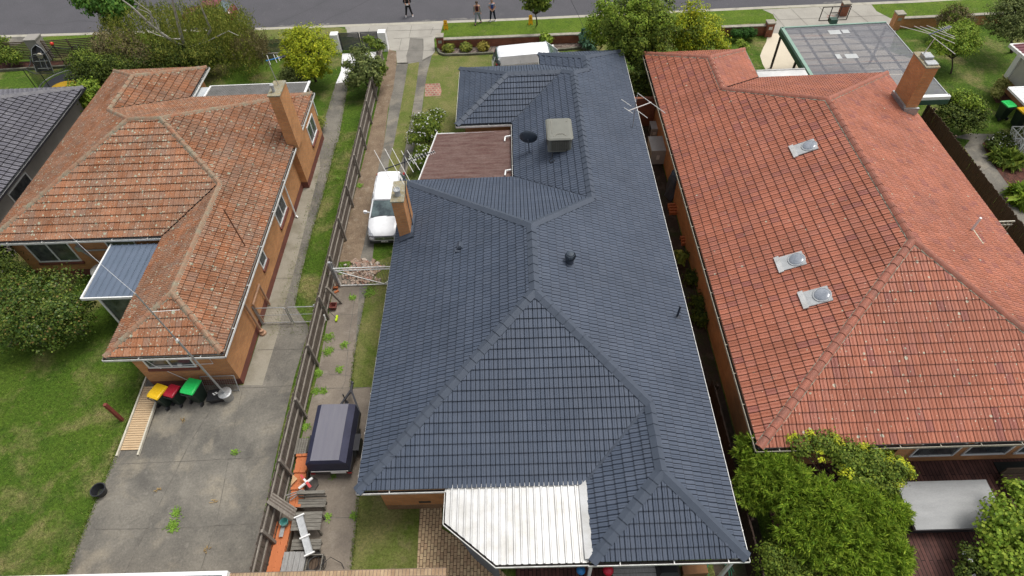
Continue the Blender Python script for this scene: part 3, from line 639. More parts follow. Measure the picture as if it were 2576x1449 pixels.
for y in (28.05, 25.15):
    dp = MB(); dp.bar((-.4,y,2.86),(-.72,y,2.80),.07); dp.bar((-.70,y,2.80),(-.74,y-.3,2.74),.07); obj('downpipe', dp, m_white, HC)
# ================================================================ LEFT HOUSE (old orange roof)
HL = thing('brick_house', 'left house with old lichen-covered orange terracotta roof and orange brick walls', 'house', (-19,24,0))
TL=(-14.785,23.395); RA=(-18.255,26.865); RB=(-19.915,26.865); VL=(-22.825,29.775); WA=(-22.825,33.225); FL=(-14.785,16.445)
planes = [('S', 20.88, [[(-25.9,20.88),(-17.3,20.88),TL,RA,RB]]), ('N', 32.85, [[(-12.27,32.85),(-19.75,32.85),VL,RB,RA]]),
 ('E', -12.27, chain('E', -12.27, [(-12.27,13.93),FL,TL,RA,(-12.27,32.85)])), ('W', -25.9, chain('W', -25.9, [(-25.9,20.88),RB,VL,WA,(-25.9,36.3)])),
 ('W', -17.3, [[(-17.3,13.93),FL,TL,(-17.3,20.88)]]), ('S', 13.93, [[(-17.3,13.93),(-12.27,13.93),FL]]), ('E', -19.75, [[(-19.75,32.85),(-19.75,36.3),WA,VL]]), ('N', 36.3, [[(-19.75,36.3),(-25.9,36.3),WA]])]
zL, zLf, zLw = zat(5.985), zat(2.515), zat(3.075)
ridges = [((-25.8,20.98),3.04,RB,zL), (RB,zL,RA,zL), (TL,zLf,RA,zL), (TL,zLf,FL,zLf), ((-17.2,14.03),3.04,FL,zLf), ((-12.37,14.03),3.04,FL,zLf), ((-12.37,32.75),3.04,RA,zL), (VL,zLw,RB,zL), (VL,zLw,WA,zLw), ((-25.8,36.2),3.04,WA,zLw), ((-19.85,36.2),3.04,WA,zLw)]
vL = [((-17.3,20.88),TL), ((-19.75,32.85),VL)]
profL = [(0,0),(.028,.034),(.085,.034),(.11,.008),(.128,.005),(.15,.034),(.205,.034),(.235,.002),(.253,0)]
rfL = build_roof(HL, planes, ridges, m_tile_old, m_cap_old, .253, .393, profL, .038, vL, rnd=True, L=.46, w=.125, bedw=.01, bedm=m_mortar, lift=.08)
walls(HL, [(-16.75,14.4),(-12.72,14.4),(-12.72,27.65),(-12.36,27.65),(-12.36,32.4),(-20.2,32.4),(-20.2,35.8),(-25.4,35.8),(-25.4,21.35),(-16.75,21.35)], 2.86, m_brick_or, plinth=m_brick_low)
soffit(HL, [(-17.18,14.05),(-12.39,14.05),(-12.39,32.73),(-19.87,32.73),(-19.87,36.18),(-25.78,36.18),(-25.78,21.0),(-17.18,21.0)])
gut_run(HL, [(-25.95,20.84),(-17.34,20.84)], [(0,-1)], m_white_gut, 1.5)
gut_run(HL, [(-17.34,20.84),(-17.34,13.88)], [(-1,0)], m_cream_gut, 1.5)
gut_run(HL, [(-17.34,13.88),(-12.22,13.88),(-12.22,32.9),(-19.7,32.9),(-19.7,36.35)], [(0,-1),(1,0),(0,1),(1,0)], m_white_gut, 2.2)
gut_run(HL, [(-19.7,36.35),(-25.95,36.35),(-25.95,20.84)], [(0,1),(-1,0)], m_cream_gut, 1.5)
for y, wd, ht, z0, wx_ in ((30.9,1.5,1.2,1.2,-12.36),(24.0,1.55,1.25,1.15,-12.72),(20.35,.75,.95,1.45,-12.72)): window(HL, (wx_,y), wd, ht, (1,0), z0, 2 if wd > 1 else 1)
window(HL, (-15.2,14.4), 2.1, .95, (0,-1), 1.55); window(HL, (-23.6,21.35), 2.2, 1.35, (0,-1), 1.1, curtain=False); window(HL, (-19.9,21.35), 1.5, .8, (0,-1), 1.9, 1)
# chimney and its breast outside the wall
chL = chimney(HL, -12.68, -12.1, 27.6, 28.95, 2.9, 6.15, m_lich)
fl = MB(); fl.lathe((-12.45,27.95,6.2), [(.08,0),(.08,.33),(.11,.34),(.11,.42),(.07,.45),(.001,.45)], 14); obj('flue', fl, m_flash, chL, smooth=True)
pp = MB()
pp.tube([(-12.62,25.55,2.85),(-12.62,25.35,2.6),(-12.62,25.2,.15),(-12.5,25.1,.05)], .045, 8)      # white downpipe
obj('downpipe', pp, m_white, HL)
pp = MB(); pinkp = M('pale_brown_waste_pipe', (.45,.27,.17), None, 4, .7)
pp.tube([(-12.6,17.75,.1),(-12.6,17.75,1.55),(-12.6,18.9,1.55)], .05, 8); pp.tube([(-12.6,18.9,1.6),(-12.6,18.9,.05)], .05, 8)
pp.tube([(-12.55,17.2,.02),(-12.6,17.2,3.0)], .06, 8); pp.lathe((-12.5,17.15,.0), [(.16,0),(.16,.12),(.10,.16),(.10,.3)], 12)
obj('waste_pipe', pp, pinkp, HL)
pp = MB(); pp.tube([(-16.3,14.36,2.85),(-15.9,14.36,1.75),(-15.0,14.36,.5),(-14.95,14.36,.4)], .016, 6); pp.tube([(-15.9,14.36,1.72),(-13.35,14.36,1.78),(-13.35,14.36,2.7)], .016, 6); pp.box((-14.9,14.33,1.70),(-14.72,14.39,1.80)); obj('wall_conduit', pp, m_white, HL)
pp = MB(); pp.tube([(-22.0,21.28,2.85),(-22.0,21.28,2.2),(-22.0,21.25,2.0)], .05, 8); pp.tube([(-22.0,21.2,2.0),(-21.4,21.2,.9),(-21.3,21.2,.2)], .05, 8); pp.tube([(-22,21.22,1.95),(-20.3,21.22,1.95)], .04, 8); pp.box((-22.15,21.15,1.95),(-21.85,21.3,2.25)); obj('downpipe', pp, m_zinc, HL)
# blue steel awning over the back door
tinp = [(-19.95,20.82),(-17.42,20.82),(-17.42,17.55),(-19.9,17.55)]
tn = ribbed('porch_roof', HL, tinp, lambda x, y: 2.66-.012*(20.8-y), m_blue_sheet, .31, .055, axis='y', w_flat=.8); tn['label'] = 'blue-grey ribbed steel porch roof'
tf = MB(); tf.bar((-19.98,17.5,2.62),(-17.4,17.5,2.62),.06,.14); tf.bar((-19.97,17.5,2.62),(-19.97,20.9,2.62),.07,.12)
tf.bar((-19.3,17.6,2.55),(-18.1,17.6,.15),.09,.09) if False else None
for x in (-19.35,-17.5): tf.box((x-.05,17.62,0),(x+.05,17.72,2.6))
obj('porch_frame', tf, m_white, tn)
sg = MB(); sg.box((-19.3,17.66,.1),(-17.55,17.69,2.55)); obj('glass_screen', sg, m_glass, tn)
# front awnings of the left house
aw = ribbed('verandah_roof', HL, [(-19.1,33.0),(-13.0,33.0),(-13.0,34.5),(-19.1,34.5)], lambda x, y: 2.78-.05*(y-33), M('mossy_grey_corrugated_sheet', (.16,.155,.15), (.11,.11,.10), 2, .8, .2), .1, .03, axis='y', w_flat=.3)
af = MB(); af.bar((-19.2,33,2.76),(-19.2,34.55,2.70),.1,.06); af.bar((-12.95,33.0,2.8),(-12.95,34.6,2.73),.13,.08); af.bar((-19.2,34.55,2.68),(-12.95,34.55,2.68),.06,.08)
for x in (-19.1,-16,-13.1): af.box((x-.04,34.4,0),(x+.04,34.48,2.66))
obj('verandah_frame', af, m_white, aw)
cl = MB(); cl.box((-19.7,33.0,2.68),(-19.25,34.4,2.72)); cl.box((-20.0,32.95,2.66),(-19.25,34.45,2.69)); obj('clear_awning_panel', cl, M('cloudy_clear_sheet', (.42,.45,.46), (.55,.57,.57), 2, .15, 0, spec=.7), aw)
# ================================================================ RIGHT HOUSE (red roof)
HR = thing('brick_house', 'right house with glazed red clay tile roof, three dome skylights and tall brick chimney', 'house', (15,21,0))
KA=(15.025,16.175); KB=(15.025,25.625); KV=(11.245,29.405); KW=(11.245,32.655)
planes = [('W', 8.05, chain('W', 8.05, [(8.05,9.2),KA,KB,KV,KW,(8.05,35.85)])), ('S', 9.2, [[(8.05,9.2),(22,9.2),KA]]), ('E', 22.0, [[(22,9.2),(22,32.6),KB,KA]]),
 ('N', 32.6, [[(22,32.6),(14.44,32.6),KV,KB]]), ('E', 14.44, [[(14.44,32.6),(14.44,35.85),KW,KV]]), ('N', 35.85, [[(14.44,35.85),(8.05,35.85),KW]])]
zR, zRw = zat(6.975), zat(3.195)
ridges = [((8.15,9.3),3.04,KA,zR), ((21.9,9.3),3.04,KA,zR), (KA,zR,KB,zR), ((21.9,32.5),3.04,KB,zR), (KV,zRw,KB,zR), (KV,zRw,KW,zRw), ((8.15,35.75),3.04,KW,zRw), ((14.34,35.75),3.04,KW,zRw)]
profR = [(0,-.006),(.018,.02),(.09,.022),(.098,.006),(.112,.024),(.13,.024),(.142,.006),(.15,.022),(.235,.022),(.25,.03),(.265,-.006)]
holes = []
sky_c = [(12.72,21.35),(12.52,15.2)]
rfR = build_roof(HR, planes, ridges, m_tile_red, m_cap_red, .265, .393, profR, .030, [((14.44,32.6),KV)], rnd=True, L=.44, w=.15, bedm=m_mortar, bedw=.01, lift=.09)
walls(HR, [(8.55,9.9),(21.5,9.9),(21.5,32.1),(13.95,32.1),(13.95,35.35),(8.55,35.35)], 2.86, m_brick_or)
soffit(HR, [(8.17,9.32),(21.88,9.32),(21.88,32.48),(14.32,32.48),(14.32,35.73),(8.17,35.73)])
gut_run(HR, [(8.0,35.9),(8.0,9.15),(22.05,9.15)], [(-1,0),(0,-1)], m_cream_gut, 1.3)
m_gg = M('grey_green_gutter', (.30,.33,.31), (.24,.27,.25), 4, .6)
gut_run(HR, [(22.05,9.15),(22.05,32.65),(14.49,32.65),(14.49,35.9),(8.0,35.9)], [(1,0),(0,1),(1,0),(0,1)], m_gg, 1.8)
for x, wd in ((12.8,1.3),(15.6,1.7),(17.6,1.7),(19.6,1.7)): window(HR, (x,9.9), wd, 1.9, (0,-1), .5, 1, sill=None)
pr_ = MB(); pr_.box((13.6,9.55,0),(14.1,9.9,2.86)); obj('brick_pier', pr_, m_brick_or, HR)
def wslope_z(x): return 3.0 + S*(x-8.05)
def on_wslope(px, py):
    z = 4.5
    for _ in range(12): z = wslope_z(at(px,py,z).x)
    return at(px, py, z+.02)
for px, py in ((2036,369),(2004,655),(2068,744)): dome_skylight(rfR, on_wslope(px,py))
chR = chimney(HR, 20.78, 21.42, 28.0, 29.45, 2.9, 6.05, m_lich)
fs = MB(); fs.box((20.9,28.6,6.12),(21.35,29.1,6.3)); fs.box((20.85,28.1,6.12),(21.4,28.5,6.2)); obj('cowl', fs, m_zinc, chR)
fs = MB(); fs.box((20.70,27.88,3.35),(21.5,28.0,3.75)); fs.box((20.68,28.0,3.4),(20.78,29.5,3.85)); obj('flashing', fs, m_zinc, chR)
vp = MB(); q = at(2443,580,4.2); zz = 3+S*(22-q.x)
for _ in range(10): zz = 3+S*(22-q.x); q = at(2443,580,zz)
vp.tube([q, q+Vector((0,0,.75))], .05, 10); obj('vent_pipe', vp, m_white, rfR)
vp = MB(); vp.hexa([q+Vector(p) for p in ((-.1,-.75,.03),(.2,-.75,-.10),(.2,.08,-.10),(-.1,.08,.03),(-.1,-.75,.07),(.2,-.75,-.05),(.2,.08,-.05),(-.1,.08,.07))]); obj('pipe_flashing', vp, M('pale_lead_flashing', (.55,.52,.38), None, 4, .8), rfR)
# ================================================================ GROUND
def sheet(name, pts, z, mat, px=True):
    P = [at(*p, z) if px else Vector((p[0], p[1], z)) for p in pts]
    mb = MB(); ar = sum(P[i].x*P[(i+1)%len(P)].y-P[(i+1)%len(P)].x*P[i].y for i in range(len(P)))
    if ar < 0: P.reverse()
    mb.poly(P); return struct(name, mb, mat)
kerb_px = [(-300,101),(0,88),(656,69),(1288,45.5),(1932,15.3),(2307,0)]
kerb = [at(*p,0) for p in kerb_px]; kerb.append(Vector((60,48.5,0))); kerb.insert(0, Vector((-75,49.5,0)))
kw = .42
gm = MB(); gm.poly([(-120,-40,-.16),(130,-40,-.16),(130,160,-.16),(-120,160,-.16)]); struct('ground', gm, m_grass)
mb = MB(); mb.poly([(-75,-20,0),(60,-20,0)] + [(p.x,p.y-kw+.01,0) for p in reversed(kerb)]); struct('lawn', mb, m_grass)
mb = MB()
for a, b in zip(kerb, kerb[1:]): mb.poly([(a.x,a.y-.2,-.14),(b.x,b.y-.2,-.14),(b.x,b.y+9.5,-.14),(a.x,a.y+9.5,-.14)])
struct('road', mb, m_asph)
mb = MB()
for a, b in zip(kerb, kerb[1:]):
    mb.hexa([(a.x,a.y-kw,-.15),(b.x,b.y-kw,-.15),(b.x,b.y,-.15),(a.x,a.y,-.15),(a.x,a.y-kw,.008),(b.x,b.y-kw,.008),(b.x,b.y-.05,.008),(a.x,a.y-.05,.008)])
    mb.hexa([(a.x,a.y+9.4,-.15),(b.x,b.y+9.4,-.15),(b.x,b.y+9.8,-.15),(a.x,a.y+9.8,-.15),(a.x,a.y+9.4,.0),(b.x,b.y+9.4,.0),(b.x,b.y+9.8,.0),(a.x,a.y+9.8,.0)])
struct('kerb', mb, m_kerb)
mb = MB(); mb.poly([(kerb[0].x,kerb[0].y+9.8,-.02)]+[(p.x,p.y+9.8,-.02) for p in kerb[1:]]+[(60,150,-.02),(-75,150,-.02)]); struct('far_verge', mb, m_verge)
# grass strips by the street
sheet('verge', [(50,110),(62,104),(85,97),(130,92),(300,84),(545,77),(545,112),(100,115)], .004, m_verge)
sheet('verge', [(520,79),(640,74),(760,70),(850,69),(872,74),(874,90),(800,105),(560,112)], .005, m_dryg)
sheet('verge', [(1108,90),(1113,66),(1135,55),(1210,52),(1288,49.5),(1480,41),(1700,30),(1880,24),(1925,28),(1945,40),(1955,52),(1800,66),(1468,80),(1300,88)], .005, m_verge)
sheet('verge', [(2190,8),(2225,4),(2400,-4),(2700,-16),(2700,33),(2500,40),(2240,46),(2205,28)], .005, m_verge)
# driveways, paths, yards
sheet('driveway_apron', [(-40,92),(50,90),(118,92),(62,106),(45,113),(-40,118)], .004, m_conc)
sheet('driveway', [(868,66),(1000,61),(1116,56),(1106,92),(1092,97),(1094,130),(1086,140),(1055,156),(1026,160),(999,160),(996,128),(976,125),(974,100),(873,92)], .004, m_conc2)
sheet('driveway', [(1953,56),(1945,36),(1918,24),(2050,17.5),(2220,9.5),(2196,13),(2212,30),(2245,46),(2262,52),(2240,120),(1950,120),(1932,84),(1940,75)], .004, m_conc2)
sheet('driveway', [(1932,84),(2100,84),(2300,150),(2300,260),(1905,260),(1926,175),(1918,160),(1912,140),(1920,120),(1928,105)], .008, m_creamc)
sheet('oil_stain', [(1031,95),(1065,97),(1066,120),(1062,155),(1024,158),(1022,140),(1028,120)], .008, m_stain)
sheet('wheel_track', [(999,158),(1027,158),(1019,207),(1006,280),(991,361),(979,403),(965,500),(941,613),(936,660),(920,742),(894,881),(881,978),(840,978),(868,800),(905,655),(916,613),(935,500),(949,410),(966,361),(985,225)], .004, m_conc)
sheet('wheel_track', [(1055,155),(1087,138),(1074,185),(1066,240),(1061,280),(1050,345),(1020,440),(1000,440),(1018,380),(1035,292),(1046,225)], .004, m_conc)
sheet('dirt_strip', [(978,124),(997,130),(998,160),(989,225),(976,275),(966,361),(948,440),(916,613),(905,655),(840,660),(884,518),(921,376),(950,250)], .006, m_dirt)
sheet('yard_concrete', [(845,690),(906,700),(893,881),(881,978),(933,974),(925,1100),(905,1235),(894,1338),(880,1470),(655,1470),(719,1261),(799,941)], .008, m_conc3)
sheet('yard_paving', [(1056,1276),(1112,1274),(1112,1330),(1230,1400),(1320,1500),(1040,1500),(1049,1428)], .012, m_paver)
sheet('grass_patch', [(894,1230),(1060,1230),(1056,1278),(1047,1470),(878,1470)], .006, m_dryg)
sheet('grass_patch', [(936,660),(1000,640),(1000,700),(980,800),(945,974),(883,976),(894,881),(921,742)], .010, m_dryg)
sheet('front_lawn', [(1087,140),(1110,138),(1470,128),(1470,200),(1280,380),(1040,400),(1062,280),(1067,240),(1075,185)], .003, m_dryg)
sheet('track_grass', [(1027,160),(1055,156),(1046,225),(1034,292),(1018,380),(1000,440),(985,520),(945,520),(965,430),(979,403),(991,361),(1006,280),(1019,207)], .003, m_dryg)
sheet('yard_concrete', [(120,1560),(165,1449),(212,1328),(267,1198),(287,1151),(335,1030),(362,950),(398,962),(612,969),(659,821),(700,820),(775,820),(775,835),(740,950),(700,1120),(655,1330),(620,1560)], .004, m_conc)
# light strip against the left house wall and darker second strip
sheet('side_path', [(612,969),(640,885),(659,821),(700,660),(740,530),(783,400),(800,330),(822,330),(806,420),(770,560),(735,700),(705,820),(690,870),(660,969)], .008, ground_mat('pale_damp_path', (.30,.275,.22), [((.20,.18,.13), .9, .45, .65, .9, 9)], fine=((.3,.8),(.7,1.08)), bmp=.2))
sheet('side_path', [(775,820),(700,822),(735,700),(770,560),(806,420),(801,355),(844,210),(876,205),(874,222),(851,355),(846,361),(810,500),(780,600),(751,720),(742,770)], .012, m_conc)
sheet('white_driveway', [(861,135),(951,130),(940,176),(898,195),(874,206),(844,212),(858,178)], .010, m_whitec)
sheet('paver_patch', [(1070,211),(1106,209),(1111,228),(1108,241),(1068,243)], .008, m_redpaver)
sheet('garden_bed', [(1112,116),(1300,112),(1468,104),(1495,108),(1488,124),(1460,118),(1425,122),(1240,131),(1112,137),(1097,128)], .008, m_mulch)
sheet('garden_bed', [(-10,158),(60,155),(185,152),(185,165),(60,172),(-10,176)], .006, m_redmulch)
sheet('side_passage', [(6.9,13.0),(8.5,13.0),(8.5,36),(6.9,36)], .006, m_darkearth, px=False)
sheet('side_passage', [(6.5,-2),(8.5,-2),(8.5,13.0),(6.5,13.0)], .006, m_darkearth, px=False)
sheet('side_path', [(2395,345),(2440,335),(2500,338),(2520,345),(2490,350),(2470,362),(2490,400),(2540,470),(2600,540),(2600,600),(2520,500),(2460,420),(2425,370),(2440,352)], .006, m_conc)
sheet('garden_bed', [(2472,360),(2495,345),(2520,345),(2600,440),(2600,545),(2540,470),(2490,402)], .010, m_redmulch)
sheet('garden_bed', [(2495,240),(2520,215),(2560,215),(2540,262),(2505,258)], .010, m_redmulch)
sheet('deck_floor', [(9.0,-1),(22,-1),(22,9.88),(10.65,9.88),(10.65,12.5),(9.0,12.5)], .05, m_deck, px=False)
sheet('deck_floor', [(-.6,2.0),(2.6,2.0),(2.6,8.5),(-.6,8.5)], .05, m_deck, px=False)
# concrete joints
jm = MB()
def joint(pts, w=.024, z=.0145):
    for a, b in zip(pts, pts[1:]):
        p, q = at(*a, z), at(*b, z); d = (q-p).normalized(); n = Vector((-d.y, d.x, 0))*w/2; jm.poly([p-n, q-n, q+n, p+n])
for L_ in ([(276,1168),(470,1160),(655,1150)], [(212,1332),(420,1329),(640,1317)], [(560,725+250),(640,975),(735,970)], [(545,1008),(480,1110),(420,1230),(370,1329),(310,1449)], [(610,980),(585,1090),(565,1210),(545,1310),(500,1449)],
           [(648,880),(760,878)], [(660,1449),(700,1280)] ,[(736,825),(712,970)],
           [(846,690),(870,693)], [(856,790),(905,792)], [(838,880),(893,881)], [(815,940),(885,945)],[(790,978),(933,974)], [(893,745),(878,850),(868,960),(860,978)], [(735,1305),(895,1301)],
           [(1083,86),(1090,68)],[(1029,93),(1036,64)],[(970,92),(975,67)],[(925,84),(930,70)],[(885,80),(1110,74)],[(990,97),(1088,92)],[(1010,97),(1004,126)],[(1063,97),(1063,126)],[(996,128),(1094,126)],
           [(999,158),(1055,156)],[(993,178),(1024,176)],[(989,205),(1020,203)],[(980,240),(1013,238)],[(972,290),(1004,288)],[(1053,183),(1075,182)],[(1048,215),(1070,213)],[(1040,255),(1066,253)],
           [(826,290),(858,287)],[(815,330),(850,327)],[(795,420),(828,417)],[(770,520),(800,520)],[(745,600),(782,598)],[(722,690),(757,690)],[(700,770),(742,770)],[(694,700),(735,700)],
           [(1945,33),(1985,80)],[(1990,22),(2040,72)],[(2060,17),(2110,62)],[(2130,14),(2190,60)],[(1950,50),(2235,38)],
           [(2425,370),(2470,362)],[(2470,432),(2500,415)],[(2520,500),(2550,480)]): joint(L_)
struct('concrete_joint', jm, m_joint)
R = random.Random(77)
m_dust = ground_mat('sandy_road_edge_dust', (.20,.19,.175), [((.105,.102,.105), 2.2, .35, .6, 1.0, 3)], fine=((.3,.7),(.7,1.2)), fscale=14)
for x0_, x1_ in ((700,760),(800,850),(1040,1100),(1130,1210),(330,420),(460,540),(1560,1640),(2070,2130)):
    y_ = lambda x: 69-(x-656)*.0372 if x < 1288 else 45.5-(x-1288)*.0469
    pts = [(x0_+(x1_-x0_)*k/8, y_(x0_+(x1_-x0_)*k/8)-.6) for k in range(9)]; top = [(x, y-R.uniform(1,5)) for x, y in pts[::-1]]
    P = [at(x,y,-.136) for x, y in pts+top]; mb = MB(); mb.poly([(p.x,p.y,-.136) for p in P][::1]); struct('road_dust', mb, m_dust)
jr = MB()
for pts in ([(680,66),(712,52),(745,38),(790,18),(830,-5)],[(790,66),(840,40),(880,25),(935,-4)],[(60,58),(120,63),(200,52),(300,58)],[(1500,20),(1700,8),(1900,-6)]):
    P = [at(x,y,-.135) for x, y in pts]
    for a, b in zip(P,P[1:]): d = (b-a).normalized(); n = Vector((-d.y,d.x,0))*.02; jr.poly([a-n,b-n,b+n,a+n])
struct('road_line', jr, M('dark_road_line', (.05,.05,.053), None, 3, .8))  # thin dark lines laid on the asphalt
# edging stones
mb = MB(); pe = [(1101,122),(1106,134),(1118,138),(1180,136.5),(1243,133),(1425,124),(1462,119.5),(1488,126),(1497,110)]
for a, b in zip(pe, pe[1:]): mb.bar(at(*a,.07), at(*b,.07), .14, .16)
struct('bed_edging', mb, M('mossy_edging_stone', (.2,.19,.15), (.09,.09,.06), 3, .9, .4))
mb = MB(); mb.bar(at(-10,178,.08), at(185,166,.08), .16, .2); struct('bed_edging', mb, M('mossy_edging_stone', (.2,.19,.15)))
# ================================================================ BOUNDARIES
def paling_fence(label, x, y0, y1, h, side, mat, rail, post_dx=2.65, lean=0.0, rails=(.35,.95,1.5), tiltn=.003, visible_rails=True, group=None):
    t = thing('paling_fence', label, 'fence', (x, (y0+y1)/2, 0)); R = random.Random(int(x*10)+5)
    mb = MB(); y = y0
    while y < y1:
        wd = R.uniform(.09,.11); hh = h + R.uniform(-.05,.05); tl = R.gauss(0,tiltn); lx = lean + R.gauss(0,.006)
        P = [(x-.009*0,y,0.02),(x+.016,y,.02),(x+.016,y+wd-.005,.02),(x,y+wd-.005,.02)]
        mb.hexa(P+[(p[0]+lx*hh,p[1]+tl*hh,hh) for p in P]); y += wd
    obj('palings', mb, mat, t)
    for z in rails:
        y = y0
        while y < y1-.3:
            ye = min(y+post_dx, y1)
            obj('rail', MB().bar((x+side*.055+lean*z,y,z+R.uniform(-.02,.02)),(x+side*.055+lean*z,ye-.01,z+R.uniform(-.02,.02)),.05,.085), rail, t); y = ye
    y = y0+.05
    while y <= y1+.01:
        hh = h+R.uniform(-.05,.12); obj('post', MB().bar((x+side*.14,y,0),(x+side*.14+lean*hh+R.uniform(-.02,.02),y+R.uniform(-.04,.04),hh),.11,.09,up=(1,0,0)), rail, t); y += post_dx
    return t
paling_fence('long weathered grey paling fence with rails and posts between the left and middle houses', -9.62, 4.6, 41.4, 1.68, 1, m_paling, m_rail, rails=(.25,.9,1.5))
paling_fence('dark stained paling fence behind the big feathery shrub, below the middle house gutter', 7.62, 2.0, 12.9, 1.6, 1, timber('dark_brown_paling', (.05,.033,.025), (.035,.024,.02), (5,5,.5)), timber('dark_brown_rail', (.06,.04,.03), (.04,.03,.025)))
paling_fence('brown paling fence along the right side of the red roofed house', 24.45, 9.5, 31.0, 1.7, 1, m_brown_pal, m_brown_pal)
def masonry(name, label, cat, pts, w, h, mat, cap=None, capm=None, caph=.07, over=.04):
    mb = MB(); p = [Vector(q) for q in pts]
    for a, b in zip(p, p[1:]):
        d = (b-a).normalized(); n = Vector((-d.y,d.x,0))*w/2
        mb.hexa([a-n,b-n,b+n,a+n]+[q+Vector((0,0,h)) for q in (a-n,b-n,b+n,a+n)])
    o = obj(name, mb, mat); tag(o, label, cat)
    if capm:
        cm = MB()
        for a, b in zip(p, p[1:]):
            d = (b-a).normalized(); n = Vector((-d.y,d.x,0))*(w/2+over); a2 = a-d*.01; b2 = b+d*.01
            cm.hexa([q+Vector((0,0,h)) for q in (a2-n,b2-n,b2+n,a2+n)]+[q+Vector((0,0,h+caph)) for q in (a2-n,b2-n,b2+n,a2+n)])
        obj('coping', cm, capm, o)
    return o
m_cop = M('weathered_concrete_coping', (.36,.33,.27), (.24,.22,.18), 3, .9, .2)
def wl(px, z=0): v = at(*px, z); return (v.x, v.y, z)
def pillar(label, x, y, sz, h, mat, capm=None, plate=False):
    mb = MB(); mb.box((x-sz/2,y-sz/2,0),(x+sz/2,y+sz/2,h)); o = tag(obj('pillar', mb, mat), label, 'pillar')
    if capm: obj('pillar_cap', MB().box((x-sz/2-.04,y-sz/2-.04,h),(x+sz/2+.04,y+sz/2+.04,h+.08)), capm, o)
    if plate:
        obj('letterbox_slot', MB().box((x-.13,y-sz/2-.015,h-.42),(x+.13,y-sz/2+.01,h-.2)), m_zinc, o)
    return o
# brick wall across the middle front garden
a = at(1118,121,0); b = at(1470,106.5,0)
masonry('garden_wall', 'low red brick wall with concrete coping between the van and the street', 'wall', [(a.x,a.y+.1,0),(b.x+7.5,b.y+.05,0)], .24, .62, m_brick_red, True, m_cop)
pillar('red brick letterbox pillar at the left end of the low wall beside the concrete driveway', a.x-.25, a.y+.05, .52, .92, m_brick_red, m_cop, True)
a = at(1936,92,0)
pillar('red brick letterbox pillar beside the clipped hedge and the cream driveway', a.x-.15, a.y+.15, .52, 1.0, m_brick_red, m_cop, True)
masonry('garden_wall', 'red brick wall behind the clipped green hedge', 'wall', [(a.x-3.6,a.y+.3,0),(a.x-.43,a.y+.3,0)], .24, .7, m_brick_red, True, m_cop)
a = at(2247,72,0); b = at(2600,55,0)
pillar('orange brick letterbox pillar beyond the carport roof at the right-hand lawn', a.x, a.y, .55, 1.15, m_brick_or, m_cop, True)
masonry('garden_wall', 'orange brick wall along the lawn behind the round olive bush', 'wall', [(a.x+.3,a.y+.1,0),(b.x+4,b.y+.1,0)], .24, .7, m_brick_or, True, m_cop)
pl = at(2100,60,0); pillar('small brick pillar in front of the basketball hoop across the wide driveway', pl.x+1.0, pl.y+1.3, .5, .9, m_brick_red, m_cop)
# slatted street fences
def slat_fence(label, a, b, z0, z1, n, mat, rend=None, posts=2.4, sm=None):
    a = Vector(a); b = Vector(b); t = thing('slat_fence', label, 'fence', tuple((a+b)/2)); d = (b-a).normalized(); L = (b-a).length
    sl_ = MB(); hh = (z1-z0)/n
    for i in range(n):
        z = z0+hh*(i+.5); sl_.bar(a+Vector((0,0,z)), b+Vector((0,0,z)), .02, hh*.62)
    obj('slats', sl_, mat, t)
    k = max(1, round(L/posts))
    for i in range(k+1):
        p = a+d*(L*i/k)+Vector((0,-.04,0)); obj('post', MB().bar(p+Vector((0,0,0)), p+Vector((0,0,z1+.03)), .07, .07), sm or mat, t)
    if rend: 
        mb = MB(); n_ = Vector((-d.y,d.x,0))*.09; mb.hexa([a-n_,b-n_,b+n_,a+n_]+[q+Vector((0,0,z0-.03)) for q in (a-n_,b-n_,b+n_,a+n_)]); obj('plinth', mb, rend, t)
    return t
m_brslat = timber('reddish_brown_slat', (.20,.155,.115), (.13,.09,.065), (.6,6,6))
fa = at(-30,157,0); fb = at(88,153,0); fc = at(128,151,0); fd = at(260,142,0)
slat_fence('brown timber slat fence left of the grey pillar behind the trampoline', (fa.x,fa.y,0), (fc.x-.8,fb.y,0), .12, 1.55, 11, m_brslat)
slat_fence('brown timber slat fence right of the grey pillar, half hidden by bushes', (fc.x+.2,fc.y,0), (fd.x,fd.y,0), .12, 1.55, 11, m_brslat)
pillar('grey rendered square pillar between the two brown slat fences', fc.x-.35, fc.y+.05, .85, 1.75, m_render, m_render)
ga = at(548,152,0); gb = at(830,140,0)
slat_fence('black metal slat fence on a grey base left of the white pillars', (ga.x-4,ga.y,0), (gb.x,gb.y,0), .42, 1.45, 12, m_black_steel, m_render)
p1 = at(861.5,131,0); p2 = at(957,127.5,0)
pillar('white rendered pillar on the left of the black slatted gate', p1.x-.30, p1.y+.1, .56, 1.42, m_white)
pillar('white rendered pillar on the right of the black slatted gate', p2.x+.34, p1.y+.1, .56, 1.45, m_white)
gt = thing('driveway_gate', 'black slatted double driveway gate between white rendered pillars', 'gate', ((p1.x+p2.x)/2, p1.y, 0))
gx0, gx1 = p1.x, p2.x+.03; mid = (gx0+gx1)/2+.1
for x0, x1 in ((gx0,mid-.03),(mid+.03,gx1)):
    fm = MB(); y = p1.y+.1
    for x in (x0+.04, x1-.04): fm.box((x-.04,y-.03,.08),(x+.04,y+.03,1.42))
    fm.box((x0+.08,y-.028,1.36),(x1-.08,y+.028,1.42)); fm.box((x0+.08,y-.028,.08),(x1-.08,y+.028,.16))
    lf = obj('gate_leaf', fm, m_black_steel, gt); sm_ = MB()
    for i in range(13): z = .20+i*.088; sm_.box((x0+.08,y-.012,z),(x1-.08,y+.012,z+.066))
    obj('slats', sm_, m_black_steel, lf)
